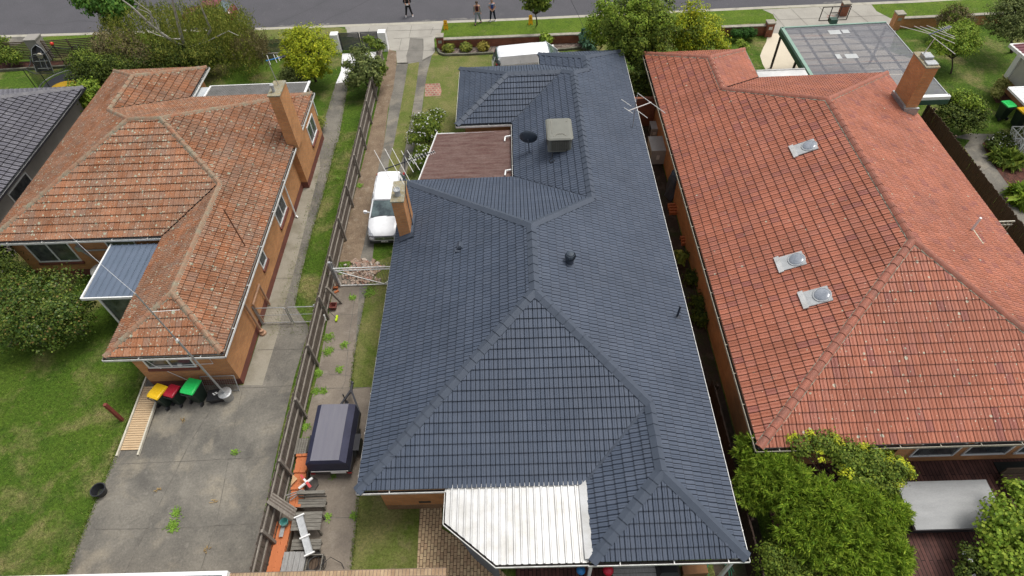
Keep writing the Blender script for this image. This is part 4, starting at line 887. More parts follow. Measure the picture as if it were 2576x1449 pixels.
# pipe side gates by the left house
g0 = at(661,817,0); g1 = at(738,814,0); g2 = at(786,812,0)
pg = thing('pipe_gate', 'galvanised pipe and mesh double side gate beside the left brick house', 'gate', tuple(g1))
ends = [(g0.x+.05, g1.x-.04), (g1.x+.04, -9.75)]
mesh_m = M('rusty_wire_mesh', (.25,.22,.18), None, 3, .8)
for x0, x1 in ends:
    y = g1.y; f = MB(); f.tube([(x0,y,.12),(x0,y,1.2),(x0+.08,y,1.28),(x1-.08,y,1.28),(x1,y,1.2),(x1,y,.12)], .024, 8); f.tube([(x0,y,.12),(x1,y,.12)], .024, 8); f.tube([(x0,y,.72),(x1,y,.72)], .015, 6)
    lf = obj('gate_leaf', f, m_zinc, pg); me = MB(); n = int((x1-x0)/.14)
    for i in range(1, n): me.tube([(x0+(x1-x0)*i/n,y,.13),(x0+(x1-x0)*i/n,y,1.27)], .003, 4, cap=False)
    for i in range(1, 8): me.tube([(x0,y,.12+i*.145),(x1,y,.12+i*.145)], .003, 4, cap=False)
    obj('wire_mesh', me, mesh_m, lf)
for x in (g0.x, -9.78): obj('gate_post', MB().tube([(x,g1.y,0),(x,g1.y,1.4)], .04, 8), m_zinc, pg)
# white steel gates of the middle driveway
wy = 19.95; wx0, wx1 = -9.25, -5.7
wg = thing('steel_gate', 'white steel driveway gate with vertical bars and V brace in front of the rubble pile', 'gate', (-7.5,wy,0))
f = MB()
for z in (1.38,1.22,.08): f.bar((wx0,wy,z),(wx1,wy,z),.035,.05)
f.bar((wx0,wy,1.2),(-7.0,wy,.1),.035,.04); f.bar((-7.0,wy,.1),(wx1,wy,1.2),.035,.04); f.box((wx0-.02,wy-.03,.05),(wx0+.04,wy+.03,1.4)); obj('gate_frame', f, m_white, wg)
for i in range(24):
    x = wx0+.12+i*.145; b_ = MB(); b_.tube([(x,wy+.03,.06),(x,wy+.03,1.62)], .008, 5); b_.lathe((x,wy+.03,1.62), [(.001,-.02),(.018,0),(.001,.03)], 6); obj('bar', b_, m_zinc, wg)
gp = MB(); gp.box((-9.42,wy-.06,0),(-9.30,wy+.06,1.85)); gp.box((-9.29,wy+.05,0),(-9.24,wy+.1,1.75)); obj('gate_post', gp, m_zinc, wg)
# small white side gate right of the red roofed house
sg_ = thing('side_gate', 'small cream slatted side gate between the red roofed house and the brown fence', 'gate', (23.4,21.4,0))
f = MB()
for z in (1.55,1.32): f.bar((22.2,21.4,z),(24.35,21.4,z),.05,.07)
obj('gate_frame', f, m_cream_tim, sg_)
for i in range(11): obj('bar', MB().bar((22.3+i*.2,21.42,.05),(22.3+i*.2,21.42,1.5),.03,.03), m_cream_tim, sg_)
# ================================================================ RIGHT CARPORT
mt, t_, b_ = newmat('see_through_grey_roof_sheet'); p_ = posn(t_)
c_ = mixc(t_, (.20,.20,.215), (.14,.14,.155), ramp(t_, noise(t_, mapping(t_, p_, (.35,3,1)), 1.6, 6, .65), [(.35, gray(0)), (.65, gray(1))]))
c_ = mixc(t_, c_, (.22,.12,.11), ramp(t_, noise(t_, mapping(t_, p_, (.25,4,1), loc=(4,3,0)), .8, 5, .6), [(.58, gray(0)), (.72, gray(.5))]))
t_.links.new(c_, b_.inputs['Base Color']); b_.inputs['Roughness'].default_value = .4
tp = N(t_, 'ShaderNodeBsdfTransparent'); tp.inputs[0].default_value = (.8,.8,.82,1); mx = N(t_, 'ShaderNodeMixShader'); mx.inputs[0].default_value = .24
t_.links.new(b_.outputs[0], mx.inputs[1]); t_.links.new(tp.outputs[0], mx.inputs[2]); t_.links.new(mx.outputs[0], t_.nodes['Material Output'].inputs['Surface'])
CP = thing('carport', 'flat carport with see-through grey corrugated roof and sage green frame beside the red roofed house', 'carport', (21,35,0))
def c2(px, z=2.8): v = at(*px, z); return (v.x, v.y)
cA, cB, cC = c2((1968,72)), c2((2228,58)), c2((2385,241))
rib1 = ribbed('roof_sheet', CP, [cA, cB, (cC[0], 32.72), (17.75, 32.72)], lambda x, y: 2.80, mt, .12, .018, axis='x', w_flat=.4)
rib2 = ribbed('roof_sheet', CP, [(22.1,32.70), (cC[0],32.70), (cC[0],cC[1]+.05), (22.1,cC[1]+.05)], lambda x, y: 2.80, mt, .12, .018, axis='x', w_flat=.4)
def bm(name, a, b, w, h, m_): return obj(name, MB().bar(a, b, w, h), m_, CP)
bm('fascia', (cA[0]-.05,cA[1]+.06,2.76),(cB[0]+.05,cB[1]+.06,2.76),.12,.2,m_green_paint)
bm('fascia', (cA[0],cA[1]+.1,2.76),(17.72,32.75,2.76),.2,.2,m_green_paint); bm('fascia', (cA[0]-.10,cA[1]+.1,2.55),(17.60,32.75,2.55),.05,.3,m_green_dk)
bm('fascia', (cB[0]+.03,cB[1],2.8),(cC[0]+.03,cC[1],2.8),.05,.08,m_zinc); bm('fascia', (17.7,32.74,2.82),(22.1,32.74,2.82),.06,.08,m_green_paint)
bm('fascia', (22.3,cC[1]+.0,2.74),(cC[0]+.1,cC[1]+.0,2.74),.26,.2,m_white); bm('fascia', (22.2,cC[1]-.14,2.5),(cC[0]+.1,cC[1]-.14,2.5),.05,.3,m_green_dk)
for i in range(1, 6): x = cA[0]+(cB[0]-cA[0])*i/6; bm('rafter', (x,cB[1],2.68),(x+.05,32.8,2.68),.05,.14,m_green_dk)
for i in range(8): y = 33.3+i*.78; bm('purlin', (17.8,y,2.75),(24.5,y,2.75),.045,.05,m_green_dk)
for x, y in ((17.68,38.5),(17.72,35.4),(24.5,38.6),(24.55,34.6),(24.5,31.2)): bm('post', (x,y,0),(x,y,2.65),.12,.12,m_brown_post)
mb = MB(); mb.box((14.62,32.75,2.74),(17.55,33.62,2.80)); mb.box((14.62,33.62,2.70),(17.55,33.68,2.86)); cw = tag(obj('flat_canopy', mb, M('chalky_white_roof_sheet', (.66,.65,.63), (.5,.5,.48), 1.2, .4, .05)), 'narrow white flat canopy between the red roof and the green framed carport', 'canopy')
for pts in (((605,305),(728,301),(733,343),(618,347)), ((740,300),(808,297),(822,331),(752,335)), ((672,547),(722,544),(748,589),(700,592)), ((768,545),(892,540),(912,584),(790,588))):
    P = [at(1932+x/4, y/4, 2.825) for x, y in pts]; xa = (P[0].x+P[3].x)/2; xb = (P[1].x+P[2].x)/2; ya = (P[2].y+P[3].y)/2; yb = (P[0].y+P[1].y)/2
    obj('painted_lit_patch', MB().box((xa,ya,2.822),(xb,yb,2.828)), M('pale_lit_patch', (.46,.47,.46), (.40,.41,.40), 2, .4, .05), CP)  # added opaque pale patches standing in for lit ground seen through the sheet
# basketball backboard fixed to the carport edge
bb = thing('basketball_hoop', 'basketball hoop with dark empty backboard frame on the carport front edge', 'basketball hoop', tuple(at(2100,62,2.8)))
c0 = at(2098,59,2.85); fx = [(2066.5,59),(2082,20.5),(2132,20)]; 
f = MB(); y0 = c0.y+.25
xs = (c0.x-.95, c0.x+.85); zt, zb = 3.85, 2.95
f.bar((xs[0],y0,zb),(xs[1],y0,zb),.045); f.bar((xs[0],y0,zt),(xs[1],y0,zt),.045)
for x in (xs[0], xs[0]+.6, xs[0]+1.2, xs[1]): f.bar((x,y0,zb),(x,y0,zt),.045)
f.bar((xs[0]+.6,y0,3.45),(xs[0]+1.2,y0,3.45),.04); obj('backboard_frame', f, m_brown_post, bb)
R_ = MB(); n = 20; rc = Vector((xs[0]+.9,y0+.35,3.0))
R_.tube([rc+Vector((.23*math.cos(2*math.pi*i/n), .23*math.sin(2*math.pi*i/n), 0)) for i in range(n+1)], .014, 6); obj('hoop_ring', R_, M('faded_pink_hoop', (.5,.2,.16), None, 3, .5, 0), bb)
obj('bracket', MB().box((rc.x-.22,y0-.3,2.82),(rc.x+.22,y0+.1,3.12)), m_green_dk, bb)
# ================================================================ NEIGHBOURS AT THE EDGES
HD = thing('grey_house', 'grey rendered house with charcoal tiled roof cut off at the left edge', 'house', (-33,26,0))
ex_ = -27.05
planes = [('E', ex_, [[(ex_,10),(ex_,34.55),(-33,28.6),(-33,10)]]), ('N', 34.55, [[(ex_,34.55),(-39,34.55),(-33,28.6)]]), ('W', -39.0, [[(-39,34.55),(-39,10),(-33,10),(-33,28.6)]])]
rf = build_roof(HD, planes, [((ex_-.08,34.45),3.02,(-33,28.6),zat(5.95)), ((-33,10),zat(5.95),(-33,28.6),zat(5.95)), ((-38.9,34.45),3.02,(-33,28.6),zat(5.95))], m_tile_dark, M('charcoal_capping', (.11,.108,.12), (.17,.165,.17), 4, .7, .2), .3, .40, profL, .034, (), w=.2, L=.5)
walls(HD, [(ex_-.55,10.4),(ex_-.55,34.05),(-38.4,34.05),(-38.4,10.4)], 2.86, m_render)
soffit(HD, [(ex_-.1,10.1),(ex_-.1,34.45),(-38.9,34.45),(-38.9,10.1)])
gut_run(HD, [(ex_+.03,10),(ex_+.03,34.6),(-39,34.6)], [(1,0),(0,1)], m_black_steel, 0)
window(HD, (ex_-.55,26.2), 1.9, 1.15, (1,0), 1.2, 1, sill=m_render); 
HP = thing('cream_house', 'cream house corner with dark red roof sheet and white trim at the right edge', 'house', (33,34,0))
q0 = at(2543,113,3.0); 
ribbed('roof', HP, [(q0.x,q0.y),(q0.x+9,q0.y),(q0.x+9,q0.y-5.2),(q0.x+.2,q0.y-3.0)], lambda x, y: 3.02+.08*(x-q0.x), M('dark_red_roof_sheet', (.16,.035,.045), (.12,.03,.04), 2, .5, .1), .3, .04, axis='x', w_flat=.8)
f = MB(); f.bar((q0.x,q0.y+.05,2.95),(q0.x+9,q0.y+.05,2.95),.14,.16); f.bar((q0.x-.02,q0.y+.05,2.95),(q0.x+.25,q0.y-3.2,2.95),.14,.18); obj('gutter', f, m_white_gut, HP)
mb = MB(); mb.box((31.6,30.2,.75),(40,35.2,2.9)); mb.box((31.55,30.1,.72),(31.75,35.3,2.9)) if False else None; obj('wall', mb, m_cream, HP)
obj('corner_trim', MB().box((31.5,34.9,.75),(31.75,35.3,2.9)), m_white, HP); obj('plinth', MB().box((31.63,30.25,0),(40,35.15,.75)), m_brick_or, HP)
q1 = at(2538,223,2.6)
wr = ribbed('awning_sheet', HP, [(q1.x,q1.y),(q1.x+6,q1.y),(q1.x+6,q1.y-3.2),(q1.x+.1,q1.y-2.9)], lambda x, y: 2.62, m_white, .28, .05, axis='x', w_flat=.45)
f = MB(); f.bar((q1.x,q1.y+.05,2.6),(q1.x+6,q1.y+.05,2.6),.1,.12); f.bar((q1.x,q1.y+.05,2.6),(q1.x+.1,q1.y-3,2.6),.1,.12); f.bar((q1.x+.3,q1.y-2.9,0),(q1.x+.3,q1.y-2.9,2.55),.09,.09); obj('awning_frame', f, m_white, wr)
# white wrought railing porch beside that house
wrp = thing('porch_railing', 'white metal lattice railing round the small porch at the right edge', 'railing', tuple(at(2545,340,0)))
r0 = at(2522,352,0); r1 = at(2600,352,0); r2 = at(2610,455,0)
def rail_panel(a, b):
    a = Vector(a); b = Vector(b); f = MB(); d = b-a; n = max(2, round(d.length/.55))
    for z in (.12,.95): f.bar(a+Vector((0,0,z)), b+Vector((0,0,z)), .04)
    for i in range(n):
        p, q = a+d*i/n, a+d*(i+1)/n
        f.bar(p+Vector((0,0,.12)), q+Vector((0,0,.95)), .018); f.bar(q+Vector((0,0,.12)), p+Vector((0,0,.95)), .018); f.bar(p+Vector((0,0,0)), p+Vector((0,0,1.0)), .03)
    obj('rail_panel', f, m_white, wrp)
rail_panel((r0.x,r0.y,0),(r1.x,r1.y,0)); rail_panel((r0.x,r0.y,0),(r2.x,r2.y,0))
sheet('porch_floor', [(r0.x+.05,r0.y),(r1.x+2,r0.y),(r1.x+2,r2.y),(r2.x,r2.y)], .05, m_conc2, px=False)
# ================================================================ BOTTOM EDGE: garage roof edge and brick parapet
a = at(577,1441,2.3); b = at(1122,1431,2.3); c = at(195,1449.5,2.5); d_ = at(572,1436,2.5)
GB = thing('garage', 'garage with cream brick parapet and white roof edge at the bottom of the photo', 'garage', (-9,4.5,0))
mb = MB(); mb.box((a.x,2.4,0),(b.x,a.y,2.3)); obj('wall', mb, m_brick_cream, GB)
mb = MB(); mb.box((c.x-4,1.5,2.35),(d_.x-.02,d_.y-.12,2.44)); obj('roof', mb, m_flash, GB)
mb = MB(); mb.box((c.x-4,d_.y-.12,2.30),(d_.x+.02,d_.y,2.52)); mb.box((d_.x-.12,1.5,2.30),(d_.x+.02,d_.y-.12,2.52)); obj('fascia', mb, m_white, GB)
mb = MB(); mb.box((c.x-3.8,1.5,0),(a.x-.002,d_.y-.25,2.3)); obj('wall', mb, m_brick_or, GB)
# ================================================================ SMALL THINGS
def place(o, px, z=0, rz=0): v = at(*px, z); o.location = v; o.rotation_euler = (0,0,rz); return o
# wheelie bins
m_bin = M('dark_green_bin_plastic', (.018,.032,.022), (.014,.024,.018), 2, .45, .05, fine=.05)
def make_bin(lid, label, grp):
    t = thing('wheelie_bin', label, 'wheelie bin', (0,0,0), grp)
    b = MB(); s = []
    for z, w, y0, y1 in ((.06,.21,-.20,.22),(.5,.245,-.25,.25),(.9,.275,-.30,.29),(.95,.295,-.33,.31),(.98,.295,-.33,.31)): s.append([(-w,y0,z),(w,y0,z),(w,y1,z),(-w,y1,z)])
    b.loft(s); obj('bin_body', b, m_bin, t)
    l = MB(); s = []
    for y, z, w, h in ((-.36,.97,.24,.03),(-.34,.985,.285,.05),(-.15,.99,.30,.075),(.1,.99,.30,.09),(.27,.985,.30,.085),(.35,.98,.27,.05)): s.append([(-w,y,z),(w,y,z),(w*.96,y,z+h*.8),(w*.8,y,z+h),(-w*.8,y,z+h),(-w*.96,y,z+h*.8)])
    l.loft(s); l.box((-.18,-.1,1.06),(.18,-.02,1.085)); l.box((-.18,.05,1.07),(.18,.13,1.095)); L_ = obj('lid', l, lid, t)
    h = MB(); h.tube([(-.22,.40,.93),(.22,.40,.93)], .017, 6); h.bar((-.22,.28,.93),(-.22,.41,.93),.03); h.bar((.22,.28,.93),(.22,.41,.93),.03); obj('handle', h, m_black_plastic, t)
    for x in (-.25,.25):
        w_ = MB(); w_.lathe((x,.26,.10), [(.03,-.03),(.10,-.028),(.10,.028),(.03,.03)], 14, axis=Matrix.Rotation(math.pi/2,3,'Y')); obj('wheel', w_, m_black_plastic, t)
    return t
m_ly = M('yellow_bin_lid', (.80,.50,.01), (.72,.44,.01), 3, .4, .04, fine=.05); m_lr = M('red_bin_lid', (.42,.015,.035), None, 3, .4, .04, fine=.05); m_lg = M('bright_green_bin_lid', (.02,.58,.12), (.02,.5,.1), 3, .4, .04, fine=.05)
PI = math.pi
for lid, lab, px, rz, s_ in ((m_ly,'yellow lidded wheelie bin beside the timber ramp and brick wall',(423,1014),PI-.35,(1,1,1)), (m_lr,'smaller red lidded wheelie bin between the yellow and green lidded bins',(456,1010),PI-.3,(.85,.85,.92)), (m_lg,'green lidded wheelie bin beside the black tub at the left brick house',(506,1003),PI-.25,(1.08,1.08,1.05)),
                    (m_lg,'green lidded wheelie bin on grass at the far right edge under the white awning',(2514,297),PI+.1,(1,1,1)), (m_ly,'yellow lidded wheelie bin at the far right edge behind the white railing',(2553,314),PI+.1,(1,1,1)), (m_lr,'red lidded wheelie bin half cut off at the far right edge',(2585,345),PI+.1,(.9,.9,.95))):
    b_ = make_bin(lid, lab, 'wheelie bins at the left house' if px[0] < 1000 else 'wheelie bins at the right edge'); place(b_, px, .015, rz); b_.scale = s_
# black tub, galvanised rubbish bin, leaning rack, black pot
t = thing('recycling_tub', 'black plastic recycling tub between the green lidded bin and steel rubbish bin', 'tub'); b = MB()
b.loft([[(-.26,-.20,0),(.26,-.20,0),(.26,.20,0),(-.26,.20,0)],[(-.31,-.25,.3),(.31,-.25,.3),(.31,.25,.3),(-.31,.25,.3)],[(-.34,-.28,.31),(.34,-.28,.31),(.34,.28,.31),(-.34,.28,.31)],[(-.34,-.28,.36),(.34,-.28,.36),(.34,.28,.36),(-.34,.28,.36)]]); obj('tub_body', b, m_black_plastic, t)
lg = MB(); 
for p in ((-.08,.06),(.02,.10),(-.02,.0),(.08,.05)): lg.obox((p[0],p[1],.364),(.08,.05,.006),rz=p[0]*8)
obj('tub_mark', lg, m_white, t); place(t, (549,1003), .015, .15)
t = thing('rubbish_bin', 'round galvanised steel rubbish bin with ribbed lid by the brick wall', 'rubbish bin'); b = MB(); b.lathe((0,0,0), [(.20,0),(.25,.5),(.26,.52)], 24); obj('bin_body', b, m_zinc, t, smooth=True)
b = MB(); b.lathe((0,0,.52), [(.29,-.03),(.29,.01),(.22,.035),(.001,.06)], 24)
for i in range(12): a_ = i*PI/6; b.bar((.05*math.cos(a_),.05*math.sin(a_),.585),(.26*math.cos(a_),.26*math.sin(a_),.552),.02,.012)
b.tube([(-.06,0,.58),(-.05,0,.63),(.05,0,.63),(.06,0,.58)], .01, 6); obj('lid', b, m_zinc, t); place(t, (577,1003), .015)
t = thing('wire_rack', 'rusty wire mesh rack leaning on the brick wall behind the steel rubbish bin', 'rack'); b = MB(); b.bar((-.75,0,0),(-.75,.28,.85),.035); b.bar((.75,0,0),(.75,.28,.85),.035); b.bar((-.75,.28,.85),(.75,.28,.85),.035); b.bar((-.75,.02,.05),(.75,.02,.05),.03); obj('rack_frame', b, m_zinc, t)
b = MB()
for i in range(1,16): b.bar((-.75+i*.1,.01,.03),(-.75+i*.1,.28,.84),.008)
for i in range(1,9): b.bar((-.75,.28*i/9,.85*i/9),(.75,.28*i/9,.85*i/9),.008)
obj('wire_mesh', b, mesh_m, t); place(t, (560,985), .015)
t = thing('plant_pot', 'empty round black plastic pot at the edge of lawn and concrete yard', 'pot'); b = MB(); b.lathe((0,0,0), [(.19,0),(.26,.33),(.29,.33),(.29,.37),(.25,.37),(.24,.33),(.17,.04),(.001,.04)], 24); obj('pot_body', b, m_black_plastic, t, smooth=True); place(t, (258,1240), .01)
# timber ramp
ra = at(372,948,0); rb = at(292,1148,0); rc_ = at(352,1143,0); rd = at(398,1010,0)
rp = thing('timber_ramp', 'fresh pine ramp with cream painted kerb boards beside the left house bins', 'ramp', tuple(rb)); b = MB()
x0, x1 = rb.x+.12, rc_.x-.08; y0, y1 = rb.y+.25, 14.35; ny = int((y1-y0)/.105)
for i in range(ny): y = y0+i*.105; z = .03+.20*(i/ny); x0i = x0-.0; b.box((x0,y,z),(x1,y+.088,z+.03))
obj('boards', b, m_new_tim, rp)
obj('kerb_board', MB().bar((x0-.05,rb.y-.02,.05),(x0-.05,15.3,.30),.07,.12), m_cream_tim, rp); obj('kerb_board', MB().bar((x1+.05,rb.y,.05),(x1+.05,13.7,.27),.07,.12), m_cream_tim, rp)
# red post in the lawn
p = at(308,1057,0); q = Vector((p.x,p.y,0)); obj_ = tag(obj('bollard_post', MB().bar(q, q+Vector((0,0,1.4)), .13, .13), m_red_post), 'short dark red square post standing in the lawn by the ramp', 'post')
# tall galvanised mast standing at the corner
p0 = at(577,1002,.02); p1 = Vector((-13.22,13.32,7.8))
t = thing('mast', 'tall galvanised steel mast rising past the roof corner of the left house beside the bins', 'mast', tuple(p0)); pole_d = (p1-p0)
mid_ = p0+pole_d*.62; obj('lower_pole', MB().tube([p0,mid_], .042, 8), m_zinc, t); obj('upper_pole', MB().tube([mid_,p1], .027, 8), m_zinc, t)
b = MB(); b.lathe(tuple(mid_), [(.055,-.05),(.055,.05)], 10); b.bar(p0+pole_d*.86-Vector((.05,0,0)), p0+pole_d*.86+Vector((1.0,.05,0)), .015); obj('clamp', b, m_white, t)
we = at(168,585,3.1); obj('guy_wire', MB().tube([p1+(we-p1)*(i/8)+Vector((0,0,-.25*math.sin(PI*i/8))) for i in range(9)], .007, 4), m_white, t)
tag(obj('timber_plank', MB().bar(at(146,283,2.3), at(176,328,.1), .14, .05), m_brown_pal), 'dark plank leaning on the grey house wall, nearer the light green shrub', 'plank')
tag(obj('timber_plank', MB().bar(at(143,309,1.2), at(173,331,.05), .14, .05), m_brown_pal), 'shorter dark plank low against the grey house wall', 'plank')
# boiler dome / white round tank on the back porch
t = thing('water_heater', 'cream rounded water heater beside the blue-grey porch roof', 'heater'); b = MB(); b.lathe((0,0,0), [(.27,0),(.30,.1),(.30,1.3),(.26,1.5),(.15,1.6),(.001,1.63)], 20); obj('tank', b, m_cream, t, smooth=True); place(t, (238,690), .0); t.location = at(247,676,1.0); t.location.z = 0; t.scale = (1.5,1.5,.66)
# covered trailer
def zT(px, py): return ((1200+px/4.14)/1.5528, (1550+py/4.14)/1.5528)
A1, A2, A3, A4 = [at(*zT(*p), 1.45) for p in ((195,125),(640,110),(545,1000),(70,1035))]
tx0, tx1 = (A1.x+A4.x)/2+.02, (A2.x+A3.x)/2; ty0, ty1 = A4.y, A1.y
t = thing('box_trailer', 'box trailer under a dark blue canvas cover parked beside the middle house', 'trailer', ((tx0+tx1)/2,(ty0+ty1)/2,0))
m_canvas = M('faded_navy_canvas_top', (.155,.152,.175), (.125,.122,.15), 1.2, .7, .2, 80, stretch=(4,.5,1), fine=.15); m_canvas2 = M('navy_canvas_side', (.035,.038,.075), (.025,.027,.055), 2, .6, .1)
b = MB(); cx = (tx0+tx1)/2
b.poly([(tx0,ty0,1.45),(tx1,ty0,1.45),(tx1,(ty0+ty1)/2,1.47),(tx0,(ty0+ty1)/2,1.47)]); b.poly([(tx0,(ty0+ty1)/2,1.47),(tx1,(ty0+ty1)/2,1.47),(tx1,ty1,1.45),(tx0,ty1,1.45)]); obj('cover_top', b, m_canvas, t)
b = MB(); e0, e1 = tx0-.22, tx1+.24; f0_, f1_ = ty0-.06, ty1+.05
for (xa, xb) in ((tx0,e0),(tx1,e1)): 
    b.poly([(xa,ty0,1.45),(xa,ty1,1.45),(xb,f1_,1.28),(xb,f0_,1.28)]); b.poly([(xb,f0_,1.28),(xb,f1_,1.28),(xb+(.02 if xb>xa else -.02),f1_,.62),(xb+(.02 if xb>xa else -.02),f0_,.62)])
for (ya, yb) in ((ty0,f0_),(ty1,f1_)): b.poly([(tx0,ya,1.45),(tx1,ya,1.45),(e1,yb,1.28),(e0,yb,1.28)]); b.poly([(e0,yb,1.28),(e1,yb,1.28),(e1+.02,yb,.62),(e0-.02,yb,.62)])
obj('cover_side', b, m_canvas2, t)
b = MB(); b.box((e0-.03,f0_-.03,.38),(e1+.03,f1_+.03,.66)); tb = obj('trailer_body', b, m_black_steel, t)
b = MB(); b.bar((e0+.05,f0_-.045,.66),(e1-.05,f0_-.045,.66),.03,.03); obj('tail_rail', b, m_alu, t)
obj('number_plate', MB().box((e1-.75,f0_-.07,.50),(e1-.15,f0_-.05,.62)), m_white, t)
for x in (e0, e1-.12): obj('tail_light', MB().box((x,f0_-.06,.40),(x+.16,f0_-.035,.50)), M('red_lamp_lens', (.35,.02,.02), None, 3, .3, 0), t)
for s_, x in ((-1,e0-.14),(1,e1+.14)):
    wx = MB(); wx.lathe((x,(ty0+ty1)/2-.15,.33), [(.05,-.09),(.33,-.085),(.33,.085),(.05,.09)], 20, axis=Matrix.Rotation(PI/2,3,'Y')); obj('wheel', wx, m_black_plastic, t)
    gd = MB(); yc = (ty0+ty1)/2-.15; gd.bar((x,yc-.55,.52),(x,yc-.35,.74),.24,.02,up=(1,0,0)); gd.box((x-.12,yc-.36,.73),(x+.12,yc+.36,.75)); gd.bar((x,yc+.35,.74),(x,yc+.62,.50),.24,.02,up=(1,0,0)); obj('mudguard', gd, m_black_steel, t)
db = MB(); cx2 = cx+.25; db.bar((cx2-.55,f1_,.5),(cx2,f1_+1.15,.5),.08); db.bar((cx2+.55,f1_,.5),(cx2,f1_+1.15,.5),.08); db.bar((cx2,f1_+1.0,.5),(cx2,f1_+1.45,.5),.1); db.lathe((cx2,f1_+1.5,.46), [(.06,0),(.06,.12),(.001,.14)], 10); obj('drawbar', db, m_black_steel, t)
jk = MB(); jk.tube([(cx2-.25,f1_+.8,0.05),(cx2-.25,f1_+.8,.75)], .03, 8); jk.lathe((cx2-.25,f1_+.8,.02), [(.08,0),(.08,.08)], 10); obj('jockey_wheel', jk, m_black_steel, t)
# picnic setting by the fence
def zc(px, py): return ((1020+px/3.917)/1.5528, (1880+py/3.917)/1.5528)
def rect(pts, z): 
    P = [at(*zc(*p), z) for p in pts]; xs_ = sorted(p.x for p in P); ys_ = sorted(p.y for p in P)
    return (xs_[0]+xs_[1])/2, (xs_[2]+xs_[3])/2, (ys_[0]+ys_[1])/2, (ys_[2]+ys_[3])/2
def slats(x0, x1, y0, y1, z, n, gap=.014, along='x', th=.035, R=random.Random(4)):
    b = MB()
    for i in range(n):
        if along == 'x': w_ = (y1-y0)/n; ya = y0+i*w_; jx = R.uniform(-.012,.012); b.box((x0+jx,ya,z+R.uniform(-.004,.004)),(x1+jx,ya+w_-gap,z+th))
        else: w_ = (x1-x0)/n; xa = x0+i*w_; jx = R.uniform(-.012,.012); b.box((xa,y0+jx,z+R.uniform(-.004,.004)),(xa+w_-gap,y1+jx,z+th))
    return b
def bench(label, r, z, n, back=None):
    x0, x1, y0, y1 = r; t = thing('bench_seat' if n < 5 else 'picnic_table', label, 'bench' if n < 5 else 'table', ((x0+x1)/2,(y0+y1)/2,0))
    obj('seat' if n < 5 else 'tabletop', slats(x0,x1,y0,y1,z-.035,n), m_grey_tim, t)
    for x in (x0+.12, x1-.12):
        for y in (y0+.05, y1-.05): obj('leg', MB().box((x-.035,y-.035,0),(x+.035,y+.035,z-.035)), m_grey_tim, t)
    if back:
        b = MB(); b.box((x0,y1+.02,z+.02),(x1,y1+.06,z+.14)); b.box((x0,y1+.05,z+.20),(x1,y1+.09,z+.32)); b.box((x0,y1+.04,z+.34),(x1,y1+.16,z+.37)); obj('backrest', b, m_grey_tim, t)
    return t
bench('weathered grey timber bench with backrest nearest the trailer', rect([(570,270),(1000,250),(985,380),(560,410)], .45), .45, 3, True)
bench('weathered grey timber picnic table with a metal channel lying across it', rect([(480,470),(940,450),(905,735),(465,760)], .72), .72, 5)
bench('mossy grey timber bench on the far side of the picnic table from the trailer', rect([(485,890),(925,870),(905,1030),(440,1060)], .45), .45, 3)
x0, x1, y0, y1 = rect([(345,1080),(690,1072),(655,1385),(295,1390)], .55)
t = thing('board_stack', 'pale silver boards laid side by side at the brick stack', 'boards', ((x0+x1)/2,(y0+y1)/2,0)); obj('boards', slats(x0,x1,y0,y1,.5,4,along='y'), m_grey_tim2, t)
for y in (y0+.15, y1-.15): obj('bearer', MB().box((x0+.03,y-.04,0),(x1-.03,y+.04,.5)), m_grey_tim, t)
x2, x3, y2, y3 = rect([(700,1120),(950,1118),(920,1380),(680,1380)], .3)
t = thing('planter_box', 'open grey timber box holding a coil of black hose', 'box', ((x2+x3)/2,(y2+y3)/2,0)); b = MB(); b.box((x2,y2,0),(x3,y2+.04,.34)); b.box((x2,y3-.04,0),(x3,y3,.34)); b.box((x2,y2+.04,0),(x2+.04,y3-.04,.34)); b.box((x3-.04,y2+.04,0),(x3,y3-.04,.34)); obj('box_side', b, m_grey_tim, t); obj('base_boards', slats(x2+.05,x3-.05,y2+.05,y3-.05,.08,4,along='y'), m_brown_pal, t)
b = MB(); cxh, cyh = (x2+x3)/2, (y2+y3)/2; R = random.Random(6)
for k in range(5):
    rr = R.uniform(.22,.36); oo = (R.uniform(-.1,.12), R.uniform(-.12,.12)); b.tube([(cxh+oo[0]+rr*math.cos(a_*PI/9), cyh+oo[1]+rr*math.sin(a_*PI/9), .2+.03*k+.05*math.sin(a_*.7+k)) for a_ in range(19)], .012, 5)
b.tube([(cxh+.3,cyh-.1,.36),(cxh+.6,cyh+.15,.42),(cxh+.95,cyh+.02,.1),(cxh+1.05,cyh-.15,.03)], .012, 5)
tag(obj('garden_hose', b, m_black_plastic), 'coil of black hose in the open grey timber box', 'hose')
# metal channel across the table
ch0 = at(*zc(585,525), .82); ch1 = at(*zc(750,1130), .62); t = thing('metal_channel', 'pale galvanised metal channel lying across the picnic table', 'channel', tuple((ch0+ch1)/2))
b = MB(); b.bar(ch0, ch1, .26, .03); d_c = (ch1-ch0).normalized(); n_c = Vector((-d_c.y,d_c.x,0)).normalized(); b.bar(ch0+n_c*.125+Vector((0,0,.03)), ch1+n_c*.125+Vector((0,0,.03)), .012, .06); b.bar(ch0-n_c*.125+Vector((0,0,.03)), ch1-n_c*.125+Vector((0,0,.03)), .012, .06); obj('channel_body', b, m_zinc, t)
for tt in (0.02,.55,.98): p = ch0.lerp(ch1, tt); obj('bracket', MB().bar(p-n_c*.19+Vector((0,0,.045)), p+n_c*.19+Vector((0,0,.045)), .05, .07), m_white, t)
